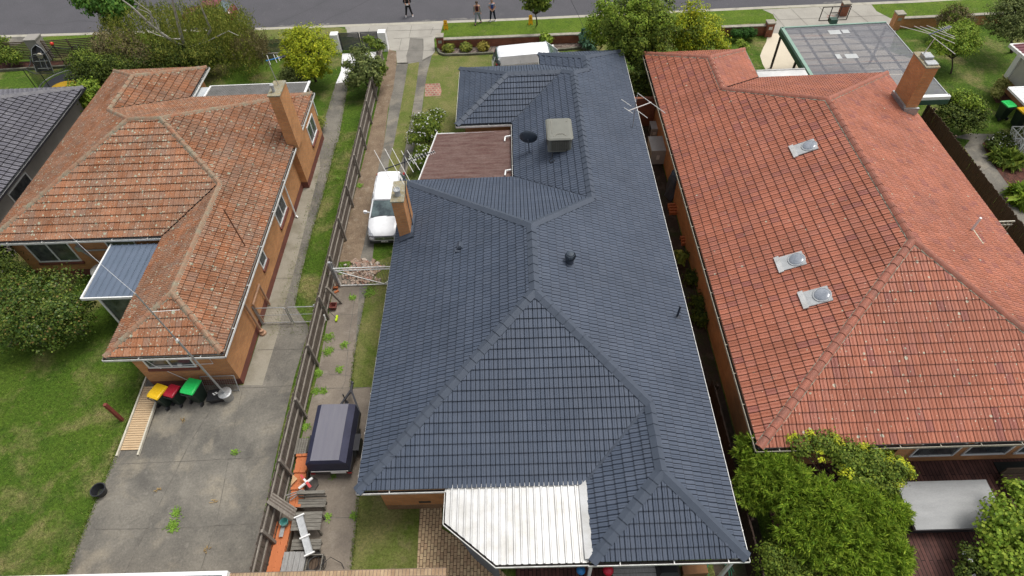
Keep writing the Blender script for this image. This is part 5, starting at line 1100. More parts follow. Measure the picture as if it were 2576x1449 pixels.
# bricks: every brick its own object
m_newbrick = M('new_orange_brick', (.52,.17,.065), (.42,.13,.05), 6, .85, .2, 40, fine=.12); m_hole = M('brick_core_hole', (.05,.02,.012), None, 3, .9)
br0 = tag(obj('brick', MB().box((-.115,-.055,0),(.115,.055,.076)), m_newbrick), 'new orange brick in the neat stack beside the trailer', 'brick', 'orange bricks stacked beside the trailer')
used = [False]
def brick(x, y, z, rz, label=None, group=None):
    if not used[0]: br0.location = (x,y,z); br0.rotation_euler = (0,0,rz); used[0] = True; return br0
    return dup(br0, (x,y,z), rz, label, group)
R = random.Random(12)
def zk(px, py, z=0): return at(1000/1.5528+px/4, 1690/1.5528+py/4, z)
s0 = zk(440,225,.45); s1 = zk(360,735,.45)
nrow = 22
for i in range(nrow):
    p = s0.lerp(s1, i/(nrow-1)); lv = 5 if i % 7 else 6
    for k in range(2):
        for lay in range(max(0,lv-2), lv):
            brick(p.x-.02+k*.24+R.uniform(-.012,.012), p.y+R.uniform(-.008,.008), lay*.078, R.uniform(-.03,.03))
fill = MB(); fill.box((min(s0.x,s1.x)-.12, s1.y-.05, 0), (max(s0.x,s1.x)+.30, s0.y+.05, .228)); fb_ = tag(obj('pallet', fill, m_brown_pal), 'low timber pallet under the neat orange bricks beside the trailer', 'pallet')
s0 = at(*zc(330,615), .5); s1 = at(*zc(150,1370), .5); nrow = 28
for i in range(nrow):
    p = s0.lerp(s1, i/(nrow-1)); lv = 6 if i < 14 else 7
    for k in range(2):
        for lay in range(lv-2, lv):
            brick(p.x-.05+k*.24+R.uniform(-.015,.015), p.y+R.uniform(-.008,.008), lay*.078-.08+.0, R.uniform(-.04,.04), 'orange brick in the long stack between the fence and the picnic benches', 'orange bricks stacked by the picnic benches')
    if i < 16: brick(p.x-.36+R.uniform(-.015,.015), p.y, .0+.30, R.uniform(-.04,.04), 'orange brick in the long stack between the fence and the picnic benches', 'orange bricks stacked by the picnic benches')
fill = MB(); fill.hexa([(s1.x-.45,s1.y-.05,0),(s1.x+.35,s1.y-.05,0),(s0.x+.35,s0.y+.05,0),(s0.x-.45,s0.y+.05,0),(s1.x-.45,s1.y-.05,.29),(s1.x+.35,s1.y-.05,.29),(s0.x+.35,s0.y+.05,.29),(s0.x-.45,s0.y+.05,.29)]); tag(obj('pallet', fill, m_brown_pal), 'low timber pallet under the long brick stack by the picnic benches', 'pallet')
for (px, py, rz) in (((826),1124/1.0,0.1),((830),1128,.6)): pass
for px, py, z, rz in ((845,724,0,.1),(846,727,.078,.05),(847,735,0,.6)): v = at(px,py,0); brick(v.x,v.y,z,rz,'loose orange brick at the foot of the white steel gate','loose bricks by the white steel gate')
# bucket, sheet, pipe, tools
v = at(*zc(352,625), .68); t = thing('bucket', 'teal plastic bucket standing on the long brick stack', 'bucket', (v.x,v.y,.47)); b = MB(); b.lathe((v.x,v.y,.47), [(.10,0),(.145,.24),(.155,.24),(.155,.26),(.135,.26),(.095,.02),(.001,.02)], 20); obj('bucket_body', b, M('teal_plastic', (.10,.33,.30), None, 3, .4, .03), t, smooth=True); b = MB(); b.tube([(v.x-.15,v.y,.72),(v.x-.1,v.y-.13,.74),(v.x+.1,v.y-.13,.74),(v.x+.15,v.y,.72)], .006, 5); obj('handle', b, m_zinc, t)
a = at(*zc(340,680), .52); b2 = at(*zc(300,850), .52); tag(obj('metal_offcut', MB().bar(a, b2, .15, .015), m_zinc), 'grey sheet metal offcut on the bricks below the teal bucket', 'metal offcut')
a = zk(433,560,.5); b2 = zk(568,455,.62); t = MB(); t.tube([a,b2], .055, 12); tag(obj('plastic_pipe', t, m_white), 'short white plastic pipe leaning by the red bracket near the trailer', 'pipe')
a = zk(450,425,.75); b2 = zk(550,550,.55); t = MB(); t.bar(a, a.lerp(b2,.32), .08, .07); t.bar(a.lerp(b2,.58), b2, .10, .07); o = tag(obj('steel_bracket', t, M('bright_red_paint', (.55,.02,.02), None, 3, .4, .03)), 'red and grey steel bracket on the bricks behind the trailer', 'bracket'); obj('bracket_middle', MB().bar(a.lerp(b2,.32), a.lerp(b2,.58), .075, .06), m_zinc, o)
a = zk(385,470,.52); t = MB(); t.prism([(a.x-.1,a.y+.2),(a.x+.12,a.y+.02),(a.x-.08,a.y-.25)], .5, .53); tag(obj('wood_offcut', t, M('pale_orange_board', (.6,.38,.2), None, 3, .7)), 'pale triangular board offcut lying on the orange bricks', 'board')
a = zk(550,530,0); t = MB(); t.lathe((a.x,a.y,.0), [(.33,0),(.33,.09),(.28,.10)], 8); tag(obj('stone_slab', t, M('dark_stone', (.10,.09,.08), None, 4, .9, .3)), 'dark octagonal slab on the concrete behind the trailer', 'slab')
for i, (p, q) in enumerate((((300,633),(470,575)),((318,655),(490,580)),((345,682),(415,628)))): tag(obj('timber_batten', MB().bar(zk(*p,.5), zk(*q,.62), .035, .03), m_grey_tim2), 'thin grey timber batten lying on the orange bricks', 'batten', 'thin battens on the bricks')
for i in range(7):
    a = zk(115+i*8,690-i*12,1.75-.02*i); b2 = zk(375+i*5,862-i*14,.75+.01*i); tag(obj('loose_paling', MB().bar(a, b2, .11, .02), m_paling if i % 2 else m_rail), 'loose grey paling leaning from the fence top onto the picnic table', 'paling', 'loose palings leaning on the fence')
a = at(1000/1.5528+455/4, 1690/1.5528+130/4, .5); t = thing('slatted_stand', 'small slatted grey timber panel leaning between fence and trailer', 'panel', (a.x,a.y,0)); obj('boards', slats(a.x-.24,a.x+.24,a.y-.35,a.y+.35,.42,5,along='y'), m_grey_tim, t)
for x in (-.2,.2): obj('leg', MB().box((a.x+x-.03,a.y-.3,0),(a.x+x+.03,a.y+.3,.42)), m_grey_tim, t)
# flower pot, broom, white offcut on the fence side
v = at(841,776,0); t = thing('flower_pot', 'empty square red plastic pot on the concrete by the fence', 'pot', tuple(v)); b = MB()
b.loft([[(v.x-.11,v.y-.11,0),(v.x+.11,v.y-.11,0),(v.x+.11,v.y+.11,0),(v.x-.11,v.y+.11,0)],[(v.x-.17,v.y-.17,.28),(v.x+.17,v.y-.17,.28),(v.x+.17,v.y+.17,.28),(v.x-.17,v.y+.17,.28)],[(v.x-.14,v.y-.14,.28),(v.x+.14,v.y-.14,.28),(v.x+.14,v.y+.14,.28),(v.x-.14,v.y+.14,.28)],[(v.x-.1,v.y-.1,.05),(v.x+.1,v.y-.1,.05),(v.x+.1,v.y+.1,.05),(v.x-.1,v.y+.1,.05)]]); obj('pot_body', b, M('red_brown_plastic', (.23,.07,.055), None, 3, .5, .05), t)
a = at(813,770,1.3); b2 = at(847,801,.08); t = thing('broom', 'broom with lime yellow head and green handle leaning on the fence', 'broom', tuple(b2)); b = MB(); b.tube([a,b2], .012, 6); obj('handle', b, m_green_dk, t); obj('broom_head', MB().obox(b2, (.09,.34,.1)), M('lime_yellow_bristle', (.55,.75,.02), None, 3, .6), t)
tag(obj('timber_offcut', MB().bar(at(815,792,.9), at(820,806,.5), .09, .03), m_white), 'white painted board offcut tucked on the fence rail', 'board')
# brace timbers leaning at the gate post
tag(obj('fence_brace', MB().bar(at(820,722,1.3), at(860,762,.03), .12, .1), m_rail), 'heavy grey brace timber leaning from the fence to the ground', 'timber brace')
# rubble pile
R = random.Random(9); b = MB()
for i in range(330):
    u, v_ = R.gauss(0,.34), R.gauss(0,.36); x, y = -8.25+u*1.35, 20.95+v_*1.1
    if abs(x+8.25) > 1.05 or abs(y-20.95) > 1.0: continue
    z = .03+.28*math.exp(-(u*u+v_*v_)*3)*R.random(); s_ = R.uniform(.06,.16)
    b.obox((x,y,z), (s_*1.5,s_,s_*.7), R.uniform(0,3), R.uniform(-.5,.5), R.uniform(-.5,.5))
mt, t_, b_ = newmat('broken_brick_rubble'); g_ = N(t_, 'ShaderNodeNewGeometry'); t_.links.new(ramp(t_, g_.outputs['Random Per Island'], [(0,(.36,.28,.22)),(.5,(.26,.17,.12)),(.75,(.40,.36,.31)),(1,(.30,.13,.09))]), b_.inputs['Base Color']); b_.inputs['Roughness'].default_value = .95
o = obj('rubble_pile', b, mt); o['kind'] = 'stuff'; tag(o, 'pile of broken brick and concrete rubble behind the white steel gate', 'rubble')
# things in the passage between the middle and right houses
def zg(px, py, z): return at((2480+px/2.264)/1.5528, (360+py/2.264)/1.5528, z)
m_acu = M('white_outdoor_unit', (.42,.42,.41), (.36,.36,.35), 3, .5, .05, fine=.05)
for lab, cen, sz in (('smaller white air conditioner outdoor unit nearer the brick cross wall', zg(172,288,.75), (.42,.8,.7)), ('larger grey gas heater cabinet in the passage beside the red roofed house', zg(200,450,1.1), (.85,1.35,1.05))):
    t = thing('outdoor_unit', lab, 'air conditioner', (cen.x,cen.y,0)); b = MB(); b.box((cen.x-sz[0]/2,cen.y-sz[1]/2,.08),(cen.x+sz[0]/2,cen.y+sz[1]/2,sz[2])); obj('casing', b, m_acu, t)
    obj('lid', MB().box((cen.x-sz[0]/2-.015,cen.y-sz[1]/2-.015,sz[2]),(cen.x+sz[0]/2+.015,cen.y+sz[1]/2+.015,sz[2]+.03)), m_acu, t)
    obj('label_plate', MB().box((cen.x-.1,cen.y-sz[1]/2-.008,sz[2]*.4),(cen.x+.08,cen.y-sz[1]/2+.004,sz[2]*.7)), m_white, t)
    b = MB()
    for i in range(7): b.box((cen.x-sz[0]/2-.012,cen.y-.25,.2+i*.07),(cen.x-sz[0]/2+.004,cen.y+.25,.23+i*.07))
    obj('grille', b, m_black_plastic, t)
a = zg(135,290,0); masonry('garden_wall', 'dark red brick wall closing the passage beyond the air conditioner', 'wall', [(6.9,a.y,0),(8.5,a.y,0)], .22, 2.0, m_brick_red)
c_ = zg(350,790,1.0); t = thing('covered_appliance', 'tall appliance wrapped in grey and blue tarpaulin against the red house wall', 'tarpaulin'); b = MB(); s = []
for z, w_ in ((0,.38),(.5,.36),(1.3,.33),(1.6,.26),(1.68,.1)): s.append([(c_.x+w_*math.cos(k*PI/5)*(1+.12*math.sin(k*3+z*4)), c_.y+w_*1.3*math.sin(k*PI/5)*(1+.1*math.cos(k*2+z*5)), z) for k in range(10)])
b.loft(s); obj('tarpaulin', b, M('grey_blue_tarpaulin', (.09,.10,.125), (.05,.08,.12), 1.5, .6, .3), t)
R = random.Random(5)
for cx_, cy_, n, lab in ((zg(340,1000,.4).x, zg(340,1000,.4).y, 5, 'dark red roof tile in the pile beside the tarpaulin'), (zg(435,1080,.4).x, zg(435,1080,.4).y, 5, 'old brick in the stack along the red house wall'), (zg(445,1280,.3).x, zg(445,1280,.3).y, 4, 'old brick in the last stack along the red house wall')):
    for i in range(n):
        for k in range(2): brick(cx_+k*.23-.1, cy_+i*.14-.3, .0+.078*(i%3), R.uniform(-.2,.2), lab, 'old bricks stacked in the side passage').scale = (1,1,2.6)
# cover (spa) on the deck
sx0, sx1, sy0, sy1 = 13.72, 17.05, 7.05, 8.80
t = thing('covered_spa', 'large rectangular spa under a pale grey cover on the dark deck', 'spa', (15.4,7.9,0)); obj('spa_body', MB().box((sx0+.1,sy0+.1,.05),(sx1-.1,sy1-.1,.72)), m_black_plastic, t)
b = MB(); nx_ = 16; ny_ = 8; R = random.Random(8); H_ = [[.78+R.uniform(-.008,.008)-(0.03 if j in (0,ny_) or i in (0,nx_) else 0) for j in range(ny_+1)] for i in range(nx_+1)]
for i in range(nx_):
    for j in range(ny_):
        def PT(i, j): return (sx0+(sx1-sx0)*i/nx_, sy0+(sy1-sy0)*j/ny_, H_[i][j])
        b.poly([PT(i,j),PT(i+1,j),PT(i+1,j+1),PT(i,j+1)])
for i in range(nx_): 
    for yy in (sy0, sy1): 
        jj = 0 if yy == sy0 else ny_; xa, xb = sx0+(sx1-sx0)*i/nx_, sx0+(sx1-sx0)*(i+1)/nx_; b.poly([(xa,yy,H_[i][jj]),(xb,yy,H_[i+1][jj]),(xb,yy,.62),(xa,yy,.62)])
for xx in (sx0, sx1): b.poly([(xx,sy0,.62),(xx,sy1,.62),(xx,sy1,.75),(xx,sy0,.75)])
obj('cover', b, M('pale_grey_spa_cover', (.33,.335,.335), (.27,.275,.275), 1.6, .65, .2, 30, stretch=(.6,2,1), fine=.15), t, smooth=True)
p_ = at(2538,1240,.6); t = thing('deck_chair', 'slatted brown timber chair at the right end of the dark deck', 'chair', (p_.x,p_.y,0)); q0 = at(2525,1178,.75); x0 = q0.x
obj('seat', slats(x0,x0+1.4,q0.y-.9,q0.y-.1,.45,8,along='x'), timber('dark_timber_slat', (.09,.06,.045), (.06,.04,.03)), t); obj('backrest', MB().box((x0,q0.y-.1,.45),(x0+1.4,q0.y-.05,.9)), m_brown_pal, t)
for x in (x0+.05, x0+1.3):
    for y in (q0.y-.85, q0.y-.15): obj('leg', MB().box((x,y-.05,.05),(x+.06,y,.45)), m_brown_pal, t)
tag(obj('door_mat', MB().box((18.2,8.9,.05),(20.1,9.75,.075)), M('dark_green_mat', (.01,.014,.013), None, 3, .9)), 'dark green mat on the deck below the windows of the red roofed house', 'mat')
# back porch clutter under the middle house gutter
def zb(px, py, z): return at(1288+px/4, 1088.4+py/4, z)
for lab, px, r_, mm in (('bright red round balloon ball under the middle house back gutter', (968,1385), .19, M('red_rubber', (.62,.02,.05), None, 3, .3, 0)), ('blue ball beside the white porch post', (693,1385), .16, m_blue_pl)):
    c_ = zb(*px, .95); b = MB(); b.lathe((c_.x,c_.y,.95), [(.001,-r_),(r_*.7,-r_*.7),(r_,0),(r_*.7,r_*.7),(.001,r_)], 18); tag(obj('ball', b, mm, smooth=3.0), lab, 'ball')
a = zb(1010,1380,.75); b2 = zb(1460,1400,.75); t = thing('porch_table', 'grey weathered timber table under the back eave of the middle house', 'table', (a.x,a.y,0)); obj('tabletop', slats(a.x,b2.x,a.y-.9,a.y+.2,.72,7,along='x'), m_grey_tim2, t)
for x in (a.x+.1, b2.x-.1): obj('leg', MB().box((x-.04,a.y-.8,0),(x+.04,a.y-.72,.72)), m_grey_tim, t)
a = zb(1560,1400,.6); t = thing('barbecue', 'black covered barbecue beside the grey porch table', 'barbecue', (a.x,a.y,0)); b = MB(); b.loft([[(a.x-.45,a.y-.3,.0),(a.x+.45,a.y-.3,0),(a.x+.45,a.y+.3,0),(a.x-.45,a.y+.3,0)],[(a.x-.42,a.y-.28,.75),(a.x+.42,a.y-.28,.75),(a.x+.42,a.y+.28,.75),(a.x-.42,a.y+.28,.75)],[(a.x-.25,a.y-.12,.95),(a.x+.3,a.y-.12,.95),(a.x+.3,a.y+.12,.9),(a.x-.25,a.y+.12,.9)]]); obj('cover', b, m_black_plastic, t)
a = zb(1720,1380,.4); b2 = zb(1940,1365,.4); tag(obj('timber_sleeper', MB().bar((a.x,a.y,.2),(b2.x+.1,b2.y,.2),.3,.35), M('orange_brown_timber', (.30,.15,.06), (.2,.1,.05), 3, .8)), 'orange brown timber sleeper under the gutter by the green hose', 'sleeper')
b = MB(); c_ = zb(2080,1400,.1); b.tube([(c_.x+.55*math.cos(k*.35)*(1-.01*k), c_.y+.4*math.sin(k*.35), .06+.002*k) for k in range(40)], .014, 5); tag(obj('garden_hose', b, M('green_hose', (.03,.22,.13), None, 3, .4, 0)), 'loops of green hose at the bottom corner of the middle house', 'hose')
a = zb(50,1400,.3); b = MB(); R = random.Random(3); b.loft([[(a.x-.2+(.14+.2*math.sin(z*9))*math.cos(k*PI/4)*R.uniform(.8,1.2), a.y-.1+(.12+.16*math.sin(z*9))*math.sin(k*PI/4)*R.uniform(.8,1.2), z+.05) for k in range(8)] for z in (0,.1,.2,.3)]); 
# trampoline with net
def ring(c, r, z, n=28): return [(c.x+r*math.cos(2*PI*k/n), c.y+r*math.sin(2*PI*k/n), z) for k in range(n+1)]
tcx, tcy, trr = -31.5, 38.85, 1.85
t = thing('trampoline', 'round trampoline with black safety net and yellow edge pad behind the dark roof', 'trampoline', (tcx,tcy,0)); C_c = Vector((tcx,tcy,0))
b = MB(); b.lathe((tcx,tcy,.78), [(.001,0),(trr-.3,0),(trr-.3,.01),(.001,.012)], 32); obj('mat', b, M('black_jump_mat', (.035,.037,.05), None, 3, .6, .05), t)
b = MB(); cq = at(163,216,.9); b.lathe((cq.x,cq.y,.8), [(.95,0),(.93,.07),(.6,.16),(.001,.2)], 24, sy=.75); obj('edge_pad', b, M('yellow_vinyl_pad', (.78,.46,.01), None, 3, .4, .03), t, smooth=True)
b = MB(); b.tube(ring(C_c, trr, .77), .035, 6, cap=False); obj('rim', b, m_zinc, t)
np_ = 7; tops = []
for k in range(np_):
    aa = 2*PI*k/np_+.25; p = Vector((tcx+(trr+.15)*math.cos(aa), tcy+.3+(trr+.15)*math.sin(aa), 0)); tops.append(p+Vector((0,0,2.5))); obj('net_pole', MB().tube([p, p+Vector((0,0,2.5))], .028, 6), m_black_plastic, t)
mt, t_, b_ = newmat('black_net_fabric'); b_.inputs['Base Color'].default_value = (.02,.025,.02,1); tp = N(t_, 'ShaderNodeBsdfTransparent'); mx = N(t_, 'ShaderNodeMixShader'); mx.inputs[0].default_value = .6
t_.links.new(b_.outputs[0], mx.inputs[1]); t_.links.new(tp.outputs[0], mx.inputs[2]); t_.links.new(mx.outputs[0], t_.nodes['Material Output'].inputs['Surface'])
b = MB(); e_ = MB()
for k in range(np_):
    p, q = tops[k], tops[(k+1)%np_]; m_ = 5
    for j in range(m_):
        s0_, s1_ = j/m_, (j+1)/m_; u0 = p.lerp(q,s0_)-Vector((0,0,.22*math.sin(PI*s0_))); u1 = p.lerp(q,s1_)-Vector((0,0,.22*math.sin(PI*s1_)))
        in_ = lambda v: Vector((tcx+(v.x-tcx)*.92, tcy+(v.y-tcy)*.92, v.z)); u0, u1 = in_(u0), in_(u1)
        b.poly([Vector((u0.x,u0.y,.82)), Vector((u1.x,u1.y,.82)), u1, u0]); e_.bar(u0, u1, .035, .035)
obj('safety_net', b, mt, t); obj('net_edge', e_, m_black_plastic, t)
c_ = tops[2]; b = MB(); b.lathe((tops[2].x,tops[2].y,2.62), [(.001,-.13),(.09,-.09),(.13,0),(.09,.09),(.001,.13)], 16); tag(obj('ball', b, M('red_ball', (.75,.05,.03), None, 3, .4, 0), smooth=3.0), 'red ball stuck on top of a trampoline net pole', 'ball')
# small dark boat leaning by the pillar, hose reel
a = at(107,150,1.0); b0 = at(113,185,.15)
t = thing('dinghy', 'small black dinghy with grey ribs leaning upright by the grey pillar', 'dinghy', (b0.x,b0.y,0)); b = MB(); s = []
bx, by = b0.x-.1, b0.y+.35
for k in range(9):
    f_ = k/8; wv = .62*math.sqrt(max(0,1-(f_**2.6)))+.02; z = .1+f_*1.7; y = by+f_*.75; s.append([(bx-wv,y-.12,z+.05),(bx-wv*.55,y+.12,z),(bx+wv*.55,y+.12,z),(bx+wv,y-.12,z+.05),(bx+wv*.88,y-.13,z+.05),(bx+wv*.5,y+.05,z+.01),(bx-wv*.5,y+.05,z+.01),(bx-wv*.88,y-.13,z+.05)])
b.loft(s); obj('hull', b, m_black_plastic, t); b = MB(); 
for f_ in (.15,.42,.68): wv = .6*math.sqrt(1-f_**2.6); b.bar((bx-wv,by+f_*.75-.1,.1+f_*1.7),(bx+wv,by+f_*.75-.1,.1+f_*1.7),.07,.03)
b.bar((bx-.2,by+.12,.35),(bx-.15,by+.5,1.25),.04,.03); b.bar((bx+.2,by+.05,.2),(bx+.12,by+.6,1.4),.04,.03)
for q_ in (s,): b.tube([ (c__[0][0],c__[0][1]-.01,c__[0][2]) for c__ in s]+[(c__[3][0],c__[3][1]-.01,c__[3][2]) for c__ in s[::-1]], .022, 5)
obj('rib', b, m_zinc, t)
a = at(105,136,1.15); b = MB(); b.lathe((a.x,a.y-.25,1.15), [(.05,-.08),(.2,-.08),(.2,.08),(.05,.08)], 16, axis=Matrix.Rotation(PI/2,3,'X')); tag(obj('hose_reel', b, M('pale_hose', (.5,.45,.35), None, 3, .5)), 'coiled pale hose reel hung on the grey pillar', 'hose reel')
# ================================================================ ROOF EQUIPMENT
def on_slope(px, py, fn, dz=0):
    z = 4.5
    for _ in range(15): z = fn(at(px,py,z))
    p = at(px,py,z); return Vector((p.x,p.y,z+dz))
eC = lambda p: 3+S*(6.85-p.x); wM = lambda p: 3+S*(p.x+6); wW1 = lambda p: 3+S*(p.x+.33)
def smooth_tube(name, pts, r, mat, parent=None, n=8): return obj(name, MB().tube(pts, r, n), mat, parent, smooth=True)
# evaporative cooler
ac = thing('evaporative_cooler', 'large beige evaporative cooler with grille standing on the blue-grey roof', 'air cooler', (2.08,25.45,4.0))
x0,x1,y0,y1 = 1.47,2.68,24.74,26.42
b = MB(); s = []
for z, k in ((4.22,.0),(4.34,-.02),(4.65,-.03),(4.9,-.01)):
    s.append([(x0-k+.06,y0-k,z),(x1+k-.06,y0-k,z),(x1+k,y0-k+.06,z),(x1+k,y1+k-.06,z),(x1+k-.06,y1+k,z),(x0-k+.06,y1+k,z),(x0-k,y1+k-.06,z),(x0-k,y0-k+.06,z)])
b.loft(s); obj('casing', b, m_ac, ac)
b = MB(); s = []
for z, k in ((4.9,-.03),(4.97,-.05),(5.03,.02),(5.06,.12)):
    s.append([(x0+k+.1,y0+k,z),(x1-k-.1,y0+k,z),(x1-k,y0+k+.1,z),(x1-k,y1-k-.1,z),(x1-k-.1,y1-k,z),(x0+k+.1,y1-k,z),(x0+k,y1-k-.1,z),(x0+k,y0+k+.1,z)])
b.loft(s); ld = obj('lid', b, m_ac, ac)
b = MB(); b.bar((x0+.28,y0+.14,5.065),(x0+.45,y0+.32,5.075),.03,.02); b.bar((x0+.45,y0+.32,5.075),(x1-.45,y0+.32,5.075),.03,.02); b.bar((x1-.45,y0+.32,5.075),(x1-.28,y0+.14,5.065),.03,.02); b.bar((x0+.22,y0+.4,5.07),(x0+.22,y1-.2,5.07),.03,.02); b.bar((x1-.22,y1-.35,5.07),(x1-.15,y1-.2,5.07),.03,.02); obj('lid_rib', b, M('darker_cooler_plastic', (.25,.24,.2), None, 3, .6, 0), ld)
b = MB(); b.box((x0+.18,y0-.02,4.30),(x1-.18,y0+.03,4.86)); gr = obj('vent_opening', b, m_ac_dk, ac)
b = MB()
for i in range(8): b.box((x0+.19+i*.112,y0-.035,4.30),(x0+.20+i*.112,y0-.02,4.86))
for i in range(14): b.box((x0+.18,y0-.033,4.31+i*.04),(x1-.18,y0-.022,4.316+i*.04))
obj('vent_mesh', b, m_ac, gr)
b = MB()
for i in range(9): b.box((x0-.045,y0+.2+i*.115,4.5),(x0-.01,y0+.26+i*.115,4.86))
obj('side_louvre', b, m_ac_dk, ac)
obj('roof_duct', MB().box((x0+.3,y0+.25,3.7),(x1-.25,y1-.3,4.24)), m_black_plastic, ac)
smooth_tube('cable', [(x0+.25,y0+.1,4.35),(x0+.2,y0-.15,4.0),(x0+.05,y0-.3,3.93),(x0+.12,y0-.45,3.92),(x0+.35,y0-.4,4.02)], .02, m_black_plastic, ac)
# satellite dish
dc = at(1329,346,4.3); base = on_slope(1331,386,wW1)
sd_ = thing('satellite_dish', 'dark blue painted satellite dish left of the cooler on the blue-grey roof', 'satellite dish', tuple(base))
nrm_ = Vector((.12,.97,.16)).normalized(); ax = nrm_.to_track_quat('Z','Y').to_matrix()
b = MB(); b.lathe(dc, [(.001,-.10),(.2,-.08),(.36,-.03),(.46,.03),(.465,.04),(.36,-.01),(.2,-.055),(.001,-.075)], 28, sx=1.0, sy=.94, axis=ax); obj('dish', b, m_dish, sd_, smooth=True)
b = MB(); b.tube([base, (base.x,base.y+.02,base.z+.35), dc-nrm_*.12], .028, 8); b.box((base.x-.1,base.y-.1,base.z-.05),(base.x+.1,base.y+.1,base.z+.03)); obj('mast', b, m_cap_blue, sd_)
b = MB(); b.tube([dc-Vector((0,0,.42)), dc+nrm_*.45-Vector((0,0,.2))], .015, 6); b.lathe(dc+nrm_*.45-Vector((0,0,.2)), [(.04,-.05),(.04,.05)], 8, axis=ax); obj('feed_arm', b, m_white, sd_)
# whirlybird, cowl, vent pipe (parts of the middle roof)
p = on_slope(1434,664,eC); wb = thing('turbine_vent', 'blue-grey spinning turbine vent on the right slope of the middle roof', 'roof vent', tuple(p))
b = MB(); b.hexa([(p.x-.25,p.y-.2,p.z+.11+.02),(p.x+.2,p.y-.2,p.z-.08+.02),(p.x+.2,p.y+.3,p.z-.08+.02),(p.x-.25,p.y+.3,p.z+.11+.02),(p.x-.25,p.y-.2,p.z+.15),(p.x+.2,p.y-.2,p.z-.03),(p.x+.2,p.y+.3,p.z-.03),(p.x-.25,p.y+.3,p.z+.15)]); b.lathe((p.x,p.y+.05,p.z), [(.15,0),(.15,.26)], 18); obj('vent_base', b, m_cap_blue, wb)
b = MB()
c_ = Vector((p.x,p.y+.05,p.z+.42)); prof = [(.14,-.16),(.20,-.10),(.225,0),(.20,.09),(.14,.14)]
n = 20
for k in range(n):
    for (r0,z0),(r1,z1) in zip(prof, prof[1:]):
        a0 = 2*PI*k/n; a1 = a0+.30
        b.poly([c_+Vector((r0*math.cos(a0),r0*math.sin(a0),z0)), c_+Vector(((r0-.03)*math.cos(a1),(r0-.03)*math.sin(a1),z0)), c_+Vector(((r1-.03)*math.cos(a1),(r1-.03)*math.sin(a1),z1)), c_+Vector((r1*math.cos(a0),r1*math.sin(a0),z1))])
b.lathe(c_, [(.14,.13),(.14,.15),(.08,.175),(.001,.185)], 20); b.lathe(c_, [(.13,-.15),(.17,-.1),(.19,0),(.16,.1),(.1,.13)], 12); obj('turbine', b, m_dish, wb)
p = on_slope(1158,622,wM); b = MB(); b.box((p.x-.10,p.y-.1,p.z-.05),(p.x+.10,p.y+.12,p.z+.14)); b.hexa([(p.x-.14,p.y-.2,p.z+.13),(p.x+.14,p.y-.2,p.z+.13),(p.x+.14,p.y+.15,p.z+.13),(p.x-.14,p.y+.15,p.z+.13),(p.x-.03,p.y-.16,p.z+.24),(p.x+.03,p.y-.16,p.z+.24),(p.x+.03,p.y+.12,p.z+.24),(p.x-.03,p.y+.12,p.z+.24)]); obj('vent_cowl', b, m_cap_blue, rfC)
b = MB(); b.box((p.x-.2,p.y-.3,p.z-.04),(p.x+.12,p.y-.1,p.z+.05)); obj('cowl_apron', b, m_cap_blue, rfC)
p = on_slope(1703,797,eC); b = MB(); b.tube([p-Vector((0,0,.1)), p+Vector((.02,.0,.72))], .042, 10); b.lathe(p, [(.16,-.04),(.14,.03),(.06,.07)], 14); obj('vent_pipe', b, M('blue_black_painted_pipe', (.03,.038,.055), None, 3, .5, 0), rfC)
# brown flue on the old orange roof
eL = lambda p: 3+S*(-12.27-p.x); fb0 = on_slope(617,619,eL); obj('flue_pipe', MB().tube([fb0-Vector((0,0,.1)), (-12.69,19.44,5.98)], .03, 8), M('rusty_brown_pipe', (.22,.10,.055), (.15,.06,.035), 6, .8, .2), rfL)
# antennas
def antenna(label, mast, boom, els, small, z, bmat, emat, loc, z_end=None, er=.014):
    t = thing('tv_antenna', label, 'antenna', loc); b = MB(); b.tube(mast, .022, 8); obj('mast', b, m_zinc if bmat != m_black_steel else m_cap_blue, t)
    p, q = at(*boom[0], z), at(*boom[1], z_end or z); b = MB(); b.bar(p, q, .035); obj('boom', b, bmat, t)
    for a, c in els: obj('element', MB().tube([at(*a, z), at(*c, z)], er, 5), emat, t)
    d = (q-p); 
    for f, hl in small:
        c_ = p+d*f; a, c = els[0]; dd = (at(*c,z)-at(*a,z)).normalized(); obj('element', MB().tube([c_-dd*hl, c_+dd*hl], er*.8, 5), emat, t)
    return t
mx, my = -5.05, 20.55; topm = at(1018,400,7.5)
antenna('large television antenna with long pale rods above the middle chimney and white SUV', [(mx,my,3.4),(mx,my,5.6),topm,(topm.x,topm.y,7.7)], ((969,425),(1094,381)),
  [((941.5,378),(998,482)),((968,374),(1017,464)),((986.5,373),(1030,454)),((1009,379),(1040,433)),((1024,378),(1056,428))], [(.52,.28),(.60,.14),(.65,.14),(.70,.22),(.76,.14),(.82,.14),(.87,.13),(.91,.12),(.95,.12),(.99,.11)], 7.5, m_black_steel, m_alu, (mx,my,3.4))
mb_ = on_slope(1591,322,eC); tp_ = at(1602,233,5.35)
a2 = antenna('thin H-shaped television antenna on a dark mast at the right gutter of the middle house', [mb_, (mb_.x,mb_.y,4.9), (mb_.x+.02,mb_.y,5.3)], ((1580.5,279),(1638,257.5)), [((1604,234),(1674,285)),((1602,277),(1629,297)),((1563,250),(1588,267)),((1570,271),(1592,285))], [], 5.0, m_alu, m_alu, tuple(mb_), er=.016)
cl_ = Vector((-12.35,28.55,6.2)); tl_ = at(673,152,7.6)
antenna('small television antenna with bright blue boom above the left house chimney', [cl_, tl_], ((669,153),(703,145)), [((671.5,139),(681,163)),((688,137),(697,158)),((696,138),(704,153))], [(.97,.12),(1.05,.12),(1.12,.1)], 7.6, m_blue_pl, m_alu, tuple(cl_))
